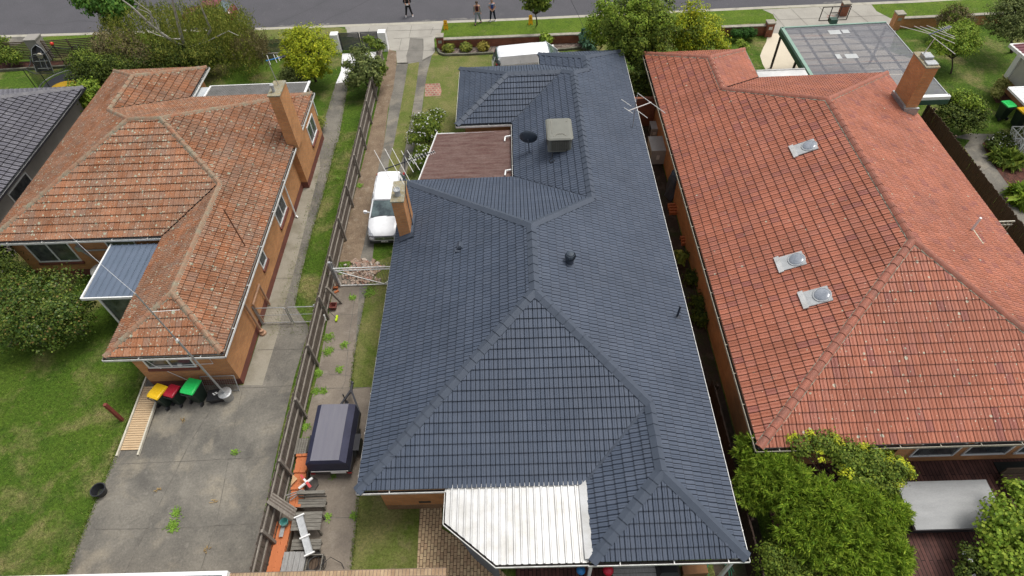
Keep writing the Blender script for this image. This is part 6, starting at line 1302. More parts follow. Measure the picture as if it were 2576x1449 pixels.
b = MB(); p, q = at(703,145,7.6), at(718,141.5,7.6); b.bar(p, q, .12, .06); tag(obj('antenna_tip', b, m_black_plastic), 'dark tip element block of the small blue antenna', 'antenna')
cr_ = Vector((21.2,29.3,6.1)); tr_ = at(2352,96,7.7)
m_navy = M('navy_blue_boom', (.05,.06,.16), None, 3, .5, 0)
antenna('television antenna with navy boom and long white rods above the right house chimney', [cr_, tr_], ((2337,87.5),(2393,66)), [((2341,89),(2403,136)),((2264,65.5),(2342,86)),((2299.5,65.5),(2402,109)),((2314.5,66),(2403,97.5)),((2331,64),(2402,92.5))], [(.6,.28),(.7,.2),(.78,.17),(.84,.15),(.9,.13),(.96,.12)], 7.7, m_navy, m_alu, tuple(cr_))
b = MB(); b.tube([at(1433,-6,6.5), at(1455,38,6.0), at(1474,84,5.2)], .012, 4); tag(obj('service_wire', b, m_black_plastic), 'black overhead wire running from the street down behind the big round tree', 'wire')
# ================================================================ VEHICLES
m_carw = M('white_car_paint', (.82,.83,.84), None, 1, .22, 0, spec=.6, fine=0); m_tyre = M('black_tyre', (.018,.018,.018), None, 5, .8, .1); m_rim = M('silver_wheel_rim', (.45,.46,.47), None, 5, .3, 0, metal=.6)
m_chrome = M('chrome_grille_bar', (.6,.6,.62), None, 5, .15, 0, metal=.8); m_gl = M('dark_car_glass', (.02,.03,.035), (.12,.17,.17), 2.2, .04, 0, spec=.9, fine=0); m_redl = M('red_lamp_lens', (.35,.02,.02)); m_lamp = M('headlamp_lens', (.25,.27,.3), (.06,.06,.07), 9, .1, 0, spec=.9, fine=0)
def soften(o, w, seg=3):
    mo = o.modifiers.new('bevel', 'BEVEL'); mo.width = w; mo.segments = seg; mo.limit_method = 'ANGLE'; mo.angle_limit = .35
    for p in o.data.polygons: p.use_smooth = True
    return o
def wheel(car, x, y, r, w=.21, axis='x'):
    R_ = Matrix.Rotation(PI/2,3,'Y') if axis == 'x' else Matrix.Rotation(PI/2,3,'X'); W_ = MB(); W_.lathe((x,y,r), [(.1,-w/2),(r-.03,-w/2),(r,-w/2+.03),(r,w/2-.03),(r-.03,w/2),(.1,w/2)], 24, axis=R_); o = obj('wheel', W_, m_tyre, car, smooth=True)
    for s_ in (-1,1): rm = MB(); rm.lathe((x,y,r), [(.001,s_*(w/2+.006)),(r*.62,s_*(w/2+.006)),(r*.65,s_*(w/2-.02))], 16, axis=R_); obj('rim', rm, m_rim, o)
cx = -7.25; Y0 = 22.7
suv = thing('suv', 'white SUV parked beside the middle house chimney, front facing the camera', 'car', (cx,Y0+2.2,0))
b = MB(); s = []
for y, w_, zt, zb in ((0,.62,.60,.32),(.05,.78,.70,.27),(.25,.86,.84,.25),(.6,.89,.96,.25),(1.15,.90,1.06,.26),(2.2,.91,1.10,.26),(3.6,.91,1.13,.26),(4.15,.88,1.12,.28),(4.42,.80,1.02,.32),(4.5,.72,.85,.36)):
    s.append([(cx-w_*.9,Y0+y,zb),(cx-w_,Y0+y,zb+.2),(cx-w_,Y0+y,zt-.14),(cx-w_*.93,Y0+y,zt-.03),(cx-w_*.55,Y0+y,zt+.02),(cx,Y0+y,zt+.035),(cx+w_*.55,Y0+y,zt+.02),(cx+w_*.93,Y0+y,zt-.03),(cx+w_,Y0+y,zt-.14),(cx+w_,Y0+y,zb+.2),(cx+w_*.9,Y0+y,zb)])
b.loft(s); bo = obj('body', b, m_carw, suv, smooth=1.2)
b = MB(); B0 = [(cx-.80,Y0+1.10,1.05),(cx+.80,Y0+1.10,1.05),(cx+.84,Y0+2.2,1.09),(cx+.82,Y0+4.30,1.10),(cx-.82,Y0+4.30,1.10),(cx-.84,Y0+2.2,1.09)]; T0 = [(cx-.60,Y0+1.98,1.60),(cx+.60,Y0+1.98,1.60),(cx+.66,Y0+2.4,1.62),(cx+.60,Y0+4.05,1.62),(cx-.60,Y0+4.05,1.62),(cx-.66,Y0+2.4,1.62)]
b.loft([B0,T0]); gl = obj('windows', b, m_gl, suv)
b = MB(); s = []
for y, w_, z in ((1.90,.57,1.595),(2.0,.63,1.635),(2.4,.67,1.67),(3.2,.67,1.685),(3.9,.645,1.67),(4.15,.60,1.63)): s.append([(cx-w_,Y0+y,z-.06),(cx-w_*.98,Y0+y,z),(cx-w_*.8,Y0+y,z+.03),(cx,Y0+y,z+.045),(cx+w_*.8,Y0+y,z+.03),(cx+w_*.98,Y0+y,z),(cx+w_,Y0+y,z-.06)])
b.loft(s); rf_ = obj('car_roof', b, m_carw, suv, smooth=1.0)
for sx in (-1,1):
    b = MB(); b.bar((cx+sx*.80,Y0+1.08,1.06),(cx+sx*.61,Y0+1.98,1.62),.06,.05); b.bar((cx+sx*.845,Y0+2.35,1.1),(cx+sx*.665,Y0+2.5,1.62),.05,.05); b.bar((cx+sx*.835,Y0+3.6,1.12),(cx+sx*.63,Y0+3.8,1.62),.12,.05); b.bar((cx+sx*.80,Y0+4.30,1.1),(cx+sx*.58,Y0+4.08,1.62),.1,.06); obj('pillar', b, m_carw, suv)
    b = MB(); b.tube([(cx+sx*.60,Y0+2.1,1.70),(cx+sx*.60,Y0+3.9,1.71)], .014, 5); obj('roof_rail', b, m_zinc, rf_)
    b = MB(); s = []
    for k, (w_, h_) in enumerate(((.06,.05),(.09,.09),(.07,.07))): xx = cx+sx*(.98+k*.09); s.append([(xx,Y0+1.42,1.14-h_),(xx,Y0+1.42,1.14+h_),(xx,Y0+1.54,1.14+h_*.9),(xx,Y0+1.54,1.14-h_*.9)])
    b.loft(s); b.bar((cx+sx*.86,Y0+1.5,1.08),(cx+sx*.99,Y0+1.48,1.12),.05,.04); obj('mirror', b, m_carw, suv, smooth=1.0)
    b = MB(); b.hexa([(cx+sx*.50,Y0-.005,.60),(cx+sx*.79,Y0+.07,.63),(cx+sx*.885,Y0+.55,.80),(cx+sx*.80,Y0+.45,.80),(cx+sx*.50,Y0+.03,.72),(cx+sx*.76,Y0+.06,.77),(cx+sx*.892,Y0+.62,.93),(cx+sx*.82,Y0+.50,.93)]); obj('headlight', b, m_lamp, suv)
    obj('tail_light', MB().box((cx+sx*.74-.06,Y0+4.3,1.0),(cx+sx*.74+.06,Y0+4.46,1.3)), m_redl, suv)
b = MB(); b.box((cx-.50,Y0-.03,.50),(cx+.50,Y0+.06,.72)); gr = obj('grille', b, m_black_plastic, suv)
b = MB()
for z in (.54,.61,.68): b.bar((cx-.55,Y0-.035,z),(cx+.55,Y0-.035,z),.02,.028)
b.lathe((cx,Y0-.045,.61), [(.055,-.01),(.055,.012)], 12, axis=Matrix.Rotation(PI/2,3,'X')); obj('grille_bar', b, m_chrome, gr)
b = MB(); b.box((cx-.80,Y0-.02,.24),(cx+.80,Y0+.3,.40)); obj('bumper', b, m_black_plastic, suv); pb_ = obj('number_plate', MB().box((cx-.18,Y0-.05,.34),(cx+.18,Y0-.025,.44)), m_white, suv)
def text(body, loc, size, rot, mat, parent, ext=.002):
    cu = bpy.data.curves.new('lettering', 'FONT'); cu.body = body; cu.size = size; cu.extrude = ext; cu.align_x = 'CENTER'; cu.align_y = 'CENTER'; cu.materials.append(mat)
    tmp = bpy.data.objects.new('lettering_curve', cu); COL.objects.link(tmp); bpy.context.view_layer.update()
    me = bpy.data.meshes.new_from_object(tmp.evaluated_get(bpy.context.evaluated_depsgraph_get())); bpy.data.objects.remove(tmp)
    o = bpy.data.objects.new('lettering', me); COL.objects.link(o); o.parent = parent; og = Vector(parent['_org']) if '_org' in parent else parent.location; o.location = Vector(loc)-og; o.rotation_euler = rot; return o
m_ink = M('dark_lettering', (.06,.06,.07), None, 3, .6, 0); m_gink = M('grey_lettering', (.30,.31,.33), None, 3, .6, 0)
text('1CI 8IR', (cx,Y0-.053,.39), .10, (PI/2,0,0), m_ink, pb_)
b = MB(); b.bar((cx-.7,Y0+1.13,1.075),(cx-.05,Y0+1.2,1.10),.03,.02); b.bar((cx,Y0+1.13,1.075),(cx+.6,Y0+1.2,1.10),.03,.02); obj('wiper', b, m_black_plastic, suv)
for x in (-.80,.80):
    for y in (.85,3.55): wheel(suv, cx+x, Y0+y, .35)
# van (built along +x, then turned)
vc = Vector((1.0,38.95,0)); van = thing('van', 'white delivery van with grey lettering and face graphic parked behind the middle house', 'van', (0,0,0))
def vs_(x, w_, zt, zb, sh): return [(x,-w_*.95,zb),(x,-w_,zb+.25),(x,-w_,sh),(x,-w_*.93,sh+(zt-sh)*.55),(x,-w_*.80,zt-.03),(x,-w_*.5,zt+.02),(x,0,zt+.035),(x,w_*.5,zt+.02),(x,w_*.80,zt-.03),(x,w_*.93,sh+(zt-sh)*.55),(x,w_,sh),(x,w_,zb+.25),(x,w_*.95,zb)]
b = MB(); b.loft([vs_(-2.74,.80,.86,.35,.7), vs_(-2.66,.88,1.02,.28,.8), vs_(-2.50,.92,1.42,.26,.95), vs_(-2.34,.93,1.74,.26,1.0), vs_(-2.15,.94,1.84,.26,1.0), vs_(0,.95,1.88,.26,1.0), vs_(1.02,.95,1.86,.26,1.0), vs_(1.12,.93,1.82,.26,1.0)]); obj('body', b, m_carw, van, smooth=.9)
b = MB(); b.loft([vs_(1.0,.95,1.12,.26,.9), vs_(1.7,.94,1.12,.26,.9), vs_(1.95,.92,1.06,.26,.85), vs_(2.35,.86,.94,.27,.75), vs_(2.58,.72,.78,.3,.6)]); obj('bonnet', b, m_carw, van, smooth=.9)
b = MB(); b.loft([[(1.08,-.88,1.10),(1.08,-.78,1.78),(1.08,.78,1.78),(1.08,.88,1.10)],[(1.3,-.88,1.10),(1.25,-.76,1.70),(1.25,.76,1.70),(1.3,.88,1.10)],[(1.92,-.84,1.08),(1.90,-.82,1.12),(1.90,.82,1.12),(1.92,.84,1.08)]]); obj('windscreen', b, m_gl, van)
b = MB(); b.hexa([(-2.60,-.84,1.0),(-2.60,.84,1.0),(-2.68,.80,1.0),(-2.68,-.80,1.0),(-2.28,-.70,1.76),(-2.28,.70,1.76),(-2.37,.68,1.78),(-2.37,-.68,1.78)]); b.hexa([(-2.60,-.84,1.0),(-2.68,-.80,1.0),(-2.63,-.96,1.02),(-2.38,-.965,1.04),(-2.28,-.70,1.74),(-2.37,-.68,1.74),(-2.33,-.90,1.50),(-2.2,-.93,1.45)]); obj('rear_window', b, m_gl, van)
for sx in (-1,1):
    b = MB(); b.bar((1.05,sx*.80,1.83),(1.93,sx*.86,1.10),.07,.06); b.bar((1.08,sx*.90,1.12),(1.12,sx*.80,1.80),.06,.05); obj('pillar', b, m_carw, van)
    b = MB(); b.box((1.55,sx*1.06-.09,1.12),(1.68,sx*1.06+.09,1.36)); obj('mirror', b, m_white, van)
    obj('headlight', MB().obox((2.44,sx*.66,.74), (.2,.26,.16), rz=-sx*.35), m_lamp, van)
    obj('tail_light', MB().box((-2.52,sx*.83-.05,.85),(-2.42,sx*.83+.05,1.4)), m_redl, van)
m_groove = M('panel_groove', (.45,.46,.47), None, 3, .5, 0)
b = MB(); yy = -.953
for xa, xb in ((-2.2,-.95),(-.80,.75)):
    for z in (.72,1.34): b.box((xa,yy-.004,z),(xb,yy+.02,z+.015))
    for x in (xa, xb): b.box((x,yy-.004,.72),(x+.015,yy+.02,1.35))
b.box((-.88,yy-.003,.4),(-.865,yy+.02,1.6)); obj('panel_groove', b, m_groove, van)
b = MB(); b.bar((-2.3,-.80,1.845),(1.0,-.80,1.87),.02,.02); obj('roof_groove', b, m_groove, van)
text('MIJOHUNTLEIGH', (.0,yy-.012,1.17), .20, (PI/2,0,0), m_gink, van)
b = MB()
for xa, xb in ((.10,.48),(.54,.78)): b.box((xa,yy-.01,1.0),(xb,yy+.01,1.03))
obj('small_lettering', b, m_groove, van)
b = MB(); b.lathe((-1.42,yy-.004,1.02), [(.001,.012),(.16,.012),(.16,-.02)], 20, sy=1.25, axis=Matrix.Rotation(PI/2,3,'X')); hd = obj('face_graphic', b, M('dark_hair_print', (.02,.014,.012), None, 4, .6, 0), van)
b = MB(); b.lathe((-1.42,yy-.020,.96), [(.001,.012),(.105,.012),(.105,-.01)], 20, sy=1.2, axis=Matrix.Rotation(PI/2,3,'X')); obj('face_print', b, M('skin_tone_print', (.38,.17,.10), (.16,.07,.04), 14, .6, 0), hd)
for x in (-1.65,1.75):
    for y in (-.84,.84): wheel(van, x, y, .33, axis='y')
van.location = (1.12,39.08,0); van.rotation_euler = (0,0,.085)
# red car on the road behind the weeping tree
rc = at(576,42,.3); red = thing('parked_car', 'dark red car parked on the road behind the weeping tree', 'car', (rc.x-1.6,rc.y+.2,-.14)); m_redc = M('dark_red_car_paint', (.16,.012,.02), None, 2, .25, 0, spec=.6, fine=0)
ox, oy = rc.x-1.6, rc.y+.2
def cs(x, w_, zt, zb=.2): return [(ox+x,oy-w_*.95,zb),(ox+x,oy-w_,zb+.2),(ox+x,oy-w_,zt-.12),(ox+x,oy-w_*.9,zt),(ox+x,oy+w_*.9,zt),(ox+x,oy+w_,zt-.12),(ox+x,oy+w_,zb+.2),(ox+x,oy+w_*.95,zb)]
b = MB(); b.loft([cs(-2.1,.7,.6),cs(-1.9,.82,.72),(cs(-.9,.86,.84)),cs(1.4,.86,.88),cs(1.95,.82,.86),cs(2.1,.72,.7)]); obj('body', b, m_redc, red, smooth=1.0)
b = MB(); b.loft([[(ox-1.0,oy-.78,.82),(ox+1.75,oy-.76,.86),(ox+1.75,oy+.76,.86),(ox-1.0,oy+.78,.82)],[(ox-.3,oy-.62,1.32),(ox+1.1,oy-.62,1.34),(ox+1.1,oy+.62,1.34),(ox-.3,oy+.62,1.32)]]); obj('windows', b, m_gl, red)
b = MB(); b.loft([[(ox-.4,oy-.64,1.31),(ox+1.2,oy-.64,1.33),(ox+1.2,oy+.64,1.33),(ox-.4,oy+.64,1.31)],[(ox-.3,oy-.56,1.37),(ox+1.1,oy-.56,1.38),(ox+1.1,oy+.56,1.38),(ox-.3,oy+.56,1.37)]]); obj('car_roof', b, m_redc, red)
for x in (-1.35,1.3):
    for y in (-.74,.74): wheel(red, ox+x, oy+y, .30, axis='y')
# ================================================================ PEOPLE
m_skin = M('skin', (.48,.27,.19), (.42,.22,.15), 6, .6, 0, fine=.05); m_hair = M('brown_hair', (.07,.045,.03), None, 9, .8, .2)
def skin_obj(name, V, E, Rr, mat, parent, sub=2):
    me = bpy.data.meshes.new(name); me.from_pydata([tuple(v) for v in V], E, []); me.materials.append(mat)
    ob = bpy.data.objects.new(name, me); COL.objects.link(ob); ob.parent = parent
    sk = ob.modifiers.new('Skin', 'SKIN'); sk.use_smooth_shade = True
    for i, r in enumerate(Rr): me.skin_vertices[0].data[i].radius = (r, r) if not isinstance(r, tuple) else r
    for i in range(len(V)): me.skin_vertices[0].data[i].use_root = (i == 0)
    sb_ = ob.modifiers.new('Sub', 'SUBSURF'); sb_.levels = sub; sb_.render_levels = sub
    return ob
def person(label, loc, H=1.72, rz=0, arms='down', top=None, sleeve=None, trouser=None, shoe=None, stance=.12, hat=None, long_sleeve=True, step=0):
    k = H/1.72; t = thing('person', label, 'person', (0,0,0))
    V = [(0,0,.95),(0,0,1.15),(0,-.005,1.36),(0,-.01,1.46),(0,-.02,1.52),(0,-.02,1.60),(0,-.02,1.68)]; E = [(0,1),(1,2),(2,3),(3,4),(4,5),(5,6)]; Rr = [(.15,.11),(.135,.10),(.16,.10),(.07,.06),(.055,.055),(.085,.098),(.07,.08)]
    def add(p, r, par): V.append(p); Rr.append(r); E.append((par, len(V)-1)); return len(V)-1
    hands = []
    for s_ in (-1,1):
        a = add((s_*.18,0,1.40), .058, 2)
        if arms == 'down': e = add((s_*.225,.01,1.12), .042, a); w_ = add((s_*.235,-.05,.88), .028, e); hd = (s_*.235,-.07,.82); fd = Vector((0,-.2,-1)).normalized()
        elif arms == 'clasp': e = add((s_*.235,.0,1.12), .042, a); w_ = add((s_*.07,-.17,.93), .028, e); hd = (s_*.03,-.19,.90); fd = Vector((-s_*.8,-.1,-.5)).normalized()
        else: e = add((s_*.245,.0,1.13), .042, a); w_ = add((s_*.12,-.22,1.10), .028, e); hd = (s_*.10,-.27,1.10); fd = Vector((-s_*.5,-.7,0)).normalized()
        h = add(hd, (.036,.022), w_); hv = Vector(hd); side = fd.cross(Vector((0,1,0))).normalized() if abs(fd.y) < .9 else Vector((1,0,0))
        for q in range(4):
            o_ = side*(q-1.5)*.018; f1 = add(tuple(hv+fd*.045+o_), .009, h); f2 = add(tuple(hv+fd*(.075+.008*(q in (1,2)))+o_-Vector((0,-.012,.0))), .008, f1)
        add(tuple(hv+side*.045*s_+fd*.02), .009, h)
    V0 = V[:]
    legs = []
    for s_ in (-1,1):
        st = step*s_; hp = add((s_*.095,0,.88), .085, 0); kn = add((s_*(.10+stance*.4),-.03+st*.5,.49), .058, hp); an = add((s_*(.10+stance),.02+st,.09), .038, kn); add((s_*(.12+stance),-.11+st,.045), (.035,.03), an); legs.append((hp,kn,an))
    body = skin_obj('body', V, E, Rr, m_skin, t)
    # trousers
    TV = [(0,0,.98),(0,0,.90)]; TE = [(0,1)]; TR = [(.155,.12),(.15,.12)]
    for s_ in (-1,1):
        st = step*s_; i0 = len(TV); TV += [(s_*.095,0,.82),(s_*(.10+stance*.4),-.03+st*.5,.49),(s_*(.10+stance),.02+st,.10)]; TR += [.098,.076,.062]; TE += [(1,i0),(i0,i0+1),(i0+1,i0+2)]
    skin_obj('trousers', TV, TE, TR, trouser, t)
    SV = [(0,0,.97),(0,0,1.12),(0,0,1.36),(0,0,1.44)]; SE = [(0,1),(1,2),(2,3)]; SR = [(.165,.125),(.155,.12),(.178,.118),(.075,.07)]
    sh = skin_obj('shirt', SV, SE, SR, top, t)
    for s_, ids in ((-1,None),(1,None)):
        if arms == 'down': pts = [(s_*.15,0,1.40),(s_*.225,.01,1.12),(s_*.235,-.045,.92)]
        elif arms == 'clasp': pts = [(s_*.15,0,1.40),(s_*.235,.0,1.12),(s_*.10,-.15,.95)]
        else: pts = [(s_*.15,0,1.40),(s_*.245,.0,1.13),(s_*.14,-.19,1.10)]
        if not long_sleeve: pts = [pts[0], tuple(Vector(pts[0]).lerp(Vector(pts[1]),.4)), tuple(Vector(pts[0]).lerp(Vector(pts[1]),.75))]
        skin_obj('sleeve', pts, [(0,1),(1,2)], [.078,.062,.05] if long_sleeve else [.08,.07,.065], sleeve or top, t)
    for s_ in (-1,1):
        st = step*s_; b = MB(); x = s_*(.115+stance); b.loft([[(x-.045,.08+st,0),(x+.045,.08+st,0),(x+.04,.08+st,.09),(x-.04,.08+st,.09)],[(x-.05,-.04+st,0),(x+.05,-.04+st,0),(x+.042,-.04+st,.09),(x-.042,-.04+st,.09)],[(x-.045,-.17+st,0),(x+.045,-.17+st,0),(x+.035,-.17+st,.04),(x-.035,-.17+st,.04)]]); obj('shoe', b, shoe, t, smooth=1.2)
    b = MB(); b.lathe((0,-.01,1.655), [(.105,-.02),(.112,.02),(.10,.07),(.06,.105),(.001,.115)], 16, sx=.88, sy=1.05); obj('hair', b, hat or m_hair, t, smooth=True)
    fc = MB(); fc.obox((0,-.128,1.605),(.022,.03,.04)); obj('nose', fc, m_skin, t)
    for s_ in (-1,1):
        obj('eye', MB().obox((s_*.033,-.118,1.63),(.022,.012,.012)), m_ink, t); obj('ear', MB().obox((s_*.086,-.01,1.61),(.018,.04,.06)), m_skin, t)
    obj('mouth', MB().obox((0,-.117,1.565),(.05,.012,.01)), M('lip', (.3,.1,.08), None, 3, .6, 0), t)
    t.location = loc; t.rotation_euler = (0,0,rz); t.scale = (k*1.12,k*1.12,k); return t
m_blackc = M('black_cloth', (.018,.018,.02), None, 4, .9, .05); m_maroon = M('maroon_knit', (.07,.012,.022), None, 8, .9, .1); m_greyk = M('mottled_grey_knit', (.28,.29,.30), (.2,.2,.21), 18, .9, .1); m_greyt = M('light_grey_track_cloth', (.27,.29,.33), (.22,.24,.28), 4, .9, .1); m_lblue = M('pale_blue_polo_cloth', (.36,.43,.56), None, 4, .9, .05); m_blue = M('royal_blue_polo_cloth', (.04,.08,.30), None, 4, .9, .05); m_navyt = M('navy_trouser_cloth', (.015,.02,.045), None, 4, .9, .05); m_whites = M('white_shoe', (.6,.6,.6), None, 4, .6, 0)
f1 = at(1030,41,-.14); f1.z = -.14
p1_ = person('person in black jacket and trousers with white shoes on the road holding a drone controller', f1, 1.78, .1, 'hold', m_blackc, None, m_blackc, m_whites, .12)
b = MB(); b.box((-.11,-.38,1.06),(.11,-.26,1.10)); b.box((-.06,-.36,1.10),(.06,-.35,1.20)); rcn = obj('remote_controller', b, m_white); tag(rcn, 'white remote controller held by the person in black', 'controller'); rcn.location = f1; rcn.rotation_euler = (0,0,.1)
f2 = at(1203,59,.0)
person('person in maroon and grey jumper with light grey trousers standing on the grass edge', f2, 1.72, 0, 'down', m_maroon, m_greyk, m_greyt, m_blackc, .08, None, True, .16)
f3 = at(1240,52,.0)
p3 = person('person in pale and royal blue polo shirt with clasped hands by the kerb', f3, 1.66, 0, 'clasp', m_blue, m_lblue, m_navyt, m_whites, .08, M('thin_grey_hair', (.30,.2,.15), None, 9, .8), False)
yk = skin_obj('collar_yoke', [(0,-.01,1.30),(0,0,1.42),(0,-.01,1.46)], [(0,1),(1,2)], [(.184,.124),(.175,.118),(.07,.068)], m_lblue, p3)
# folding caution signs
m_ysign = M('yellow_sign_plastic', (.80,.42,.01), (.74,.38,.01), 3, .4, 0, fine=.05)
for lab, px in (('yellow folding caution sign at the kerb corner of the driveway', (1122,76)), ('yellow folding caution sign on the grass beside the young street tree', (1335,63))):
    v = at(*px, 0); t = thing('caution_sign', lab, 'sign', (v.x,v.y,0), 'yellow folding signs by the kerb')
    for s_, nm in ((0,'sign_panel'),(1,'sign_panel')):
        b = MB(); y0_ = v.y + (.28 if s_ else 0); yt = v.y+.14+(.01 if s_ else 0)
        P = lambda x, f_: (v.x+x*(1-.25*f_), y0_+(yt-y0_)*f_, .72*f_)
        def slab(xa, xb, fa, fb):
            q = [P(xa,fa),P(xb,fa),P(xb,fb),P(xa,fb)]; b.hexa(q+[(c[0],c[1]+.014,c[2]) for c in q])
        slab(-.17,.17,.14,1.0); slab(-.17,-.07,0,.14); slab(.07,.17,0,.14); pn = obj(nm, b, m_ysign, t)
        if not s_:
            text('CAUTION', (v.x, v.y+.062, .36), .075, (math.atan2(.72,.14),0,0), m_ink, pn)
            b2 = MB(); b2.obox((v.x,v.y+.09,.50),(.10,.012,.10),ry=.78); obj('warning_symbol', b2, M('orange_print', (.5,.16,.01), None, 3, .5, 0), pn)
# ================================================================ VEGETATION
def depth(p): return (Vector(p)-Vector((0,0,CH))).dot(_f)
def leafq(mb, c, n, s, asp, R, twist=None):
    n = Vector(n); n.normalize(); a = n.cross(Vector((R.uniform(-1,1),R.uniform(-1,1),R.uniform(-1,1)))); 
    if a.length < 1e-3: a = Vector((1,0,0))
    a.normalize(); b = n.cross(a); a *= s*asp*.5; b *= s*.5
    mb.poly([c-a, c-b*.9, c+a, c+b*.9])
def blob_pts(blobs):
    out = []
    for bl in blobs:
        px, py, z, rp = bl[:4]; fl = bl[4] if len(bl) > 4 else .85
        c = at(px, py, z); r = rp*depth(c)/F0; out.append((c, r, fl))
    return out
def crown(mb, bl, n, size, R, asp=1.0, clump=.22, per=26, shell=.55, up=.35):
    n = int(n*1.45); size = size*1.28
    tot = sum(r**2 for _, r, _ in bl)
    for c, r, fl in bl:
        nc = max(3, int(n*(r*r/tot)/per))
        for _ in range(nc):
            d = Vector((R.gauss(0,1),R.gauss(0,1),R.gauss(0,1))).normalized()
            if d.z < -.35: d.z *= -.6; d.normalize()
            rr = r*(shell+(1-shell)*R.random()**.6)*(1+R.gauss(0,.07)); cc = c+Vector((d.x*rr,d.y*rr,d.z*rr*fl)); cs_ = r*clump*R.uniform(.7,1.3)+.04
            if cc.z < .12: cc.z = .12+R.random()*.2
            for _ in range(int(per*R.uniform(.6,1.4))):
                o = Vector((R.gauss(0,1),R.gauss(0,1),R.gauss(0,.8)))*cs_*.55; p = cc+o
                if p.z < .03: p.z = .03+R.random()*.1
                nn = (d*.6+o.normalized()*.5+Vector((0,0,up))+Vector((R.gauss(0,.35),R.gauss(0,.35),R.gauss(0,.35))))
                leafq(mb, p, nn, size*R.uniform(.7,1.35), asp, R)
def fill(mb, bl, n, size, R):
    tot = sum(r**2 for _, r, _ in bl)
    for c, r, fl in bl:
        for _ in range(int(n*(r*r/tot))):
            d = Vector((R.gauss(0,1),R.gauss(0,1),R.gauss(0,1))).normalized()*r*R.uniform(.2,.78); p = c+Vector((d.x,d.y,d.z*fl))
            if p.z < .1: p.z = .1
            leafq(mb, p, d+Vector((0,0,.3)), size*2.1*R.uniform(.7,1.2), .9, R)
def limbs(mb, base, bl, r0, R, n=5):
    base = Vector(base); top = sum((c for c,_,_ in bl), Vector())/len(bl); fork = base.lerp(top, .45); fork.x += R.uniform(-.1,.1)
    mb.tube([base, base.lerp(fork,.5)+Vector((R.uniform(-.06,.06),R.uniform(-.06,.06),0)), fork], [r0,r0*.8,r0*.65], 8)
    for c, r, _ in bl:
        for _ in range(n):
            d = Vector((R.gauss(0,1),R.gauss(0,1),R.gauss(0,.7))).normalized()*r*.8; e = c+d; m1 = fork.lerp(c,.6)+Vector((R.gauss(0,.1),R.gauss(0,.1),R.gauss(0,.1)))
            mb.tube([fork, m1, e], [r0*.45,r0*.25,.01], 5)
def tree(name, label, cat, blobs, n, size, mat, base=None, r0=.1, asp=1.0, clump=.22, per=26, group=None, shell=.55, bark=None, flowers=0, fmat=None, fs=.1, trunk='trunk', cname='crown', extra=None, seed=1, up=.35, dense=True):
    bl = blob_pts(blobs); R = random.Random(seed*97+n)
    c0 = sum((c*r for c, r, _ in bl), Vector())/sum(r for _, r, _ in bl)
    bs = at(*base, 0) if base else Vector((c0.x, c0.y, 0)); bs.z = 0
    t = thing(name, label, cat, tuple(bs), group)
    mb = MB(); crown(mb, bl, n, size, R, asp, clump, per, shell, up)
    if n > 700 and dense: fill(mb, bl, int(n*.28), size, R)
    obj(cname, mb, mat, t)
    tb = MB(); limbs(tb, bs, bl, r0, R); obj(trunk, tb, bark or m_bark, t)
    if flowers:
        fb = MB()
        for _ in range(flowers):
            c, r, fl = bl[R.randrange(len(bl))]; d = Vector((R.gauss(0,1),R.gauss(0,1)-.3,abs(R.gauss(0,1)))).normalized(); p = c+Vector((d.x*r,d.y*r,d.z*r*fl))*1.02; p.z = max(p.z,.1)
            for _k in range(3): leafq(fb, p+Vector((R.gauss(0,.02),R.gauss(0,.02),.02)), d+Vector((R.gauss(0,.5),R.gauss(0,.5),.3)), fs, 1, R)
        fo = obj('flowers', fb, fmat or L_flower, t); fo['kind'] = 'stuff'
    if extra:
        for bb, nn, sz, mm in extra:
            eb = MB(); crown(eb, blob_pts(bb), nn, sz, R, asp, clump, per, shell, up); obj('new_growth', eb, mm, t)
    return t
# bottom right: feathery shrub, lime tipped shrub, small shrubs, broadleaf
def feathery(label, blobs, ntuft, base, mat, seed, L=.42, nn=22):
    bl = blob_pts(blobs); R = random.Random(seed); tot = sum(r*r for _, r, _ in bl); bs = at(*base, 0)
    t = thing('feathery_shrub', label, 'shrub', tuple(bs)); mb = MB()
    sub = []
    for c, r, fl in bl:
        for _ in range(9):
            d = Vector((R.gauss(0,1),R.gauss(0,1),R.gauss(.35,.7))).normalized(); sub.append((c+Vector((d.x*r*.72,d.y*r*.72,d.z*r*.72*fl)), r*R.uniform(.30,.44), .85))
    bl2 = bl; bl = sub+[(c, r*.86, fl) for c, r, fl in bl]; tot = sum(r*r for _, r, _ in bl)
    for c, r, fl in bl:
        for _ in range(int(ntuft*r*r/tot)):
            d = Vector((R.gauss(0,1),R.gauss(0,1),R.gauss(.25,1))).normalized()
            if d.z < -.4: d.z *= -.7
            rr = r*(.55+.5*R.random()); p = c+Vector((d.x*rr,d.y*rr,d.z*rr*fl)); ax_ = (d+Vector((R.gauss(0,.35),R.gauss(0,.35),.15))).normalized()
            for _k in range(nn):
                q = (ax_+Vector((R.gauss(0,.55),R.gauss(0,.55),R.gauss(0,.5)))).normalized(); l = L*R.uniform(.5,1.1); w_ = .013; s_ = q.cross(Vector((R.gauss(0,1),R.gauss(0,1),R.gauss(0,1)))).normalized()*w_; st = p+ax_*R.uniform(0,.12)
                e = st+q*l-Vector((0,0,l*.12)); m_ = st+q*l*.5
                mb.poly([st-s_, m_-s_*1.3, e, m_+s_*1.3])
    obj('crown', mb, mat, t); tb = MB(); limbs(tb, bs, bl2, .1, R, 3); obj('trunk', tb, m_bark, t); return t
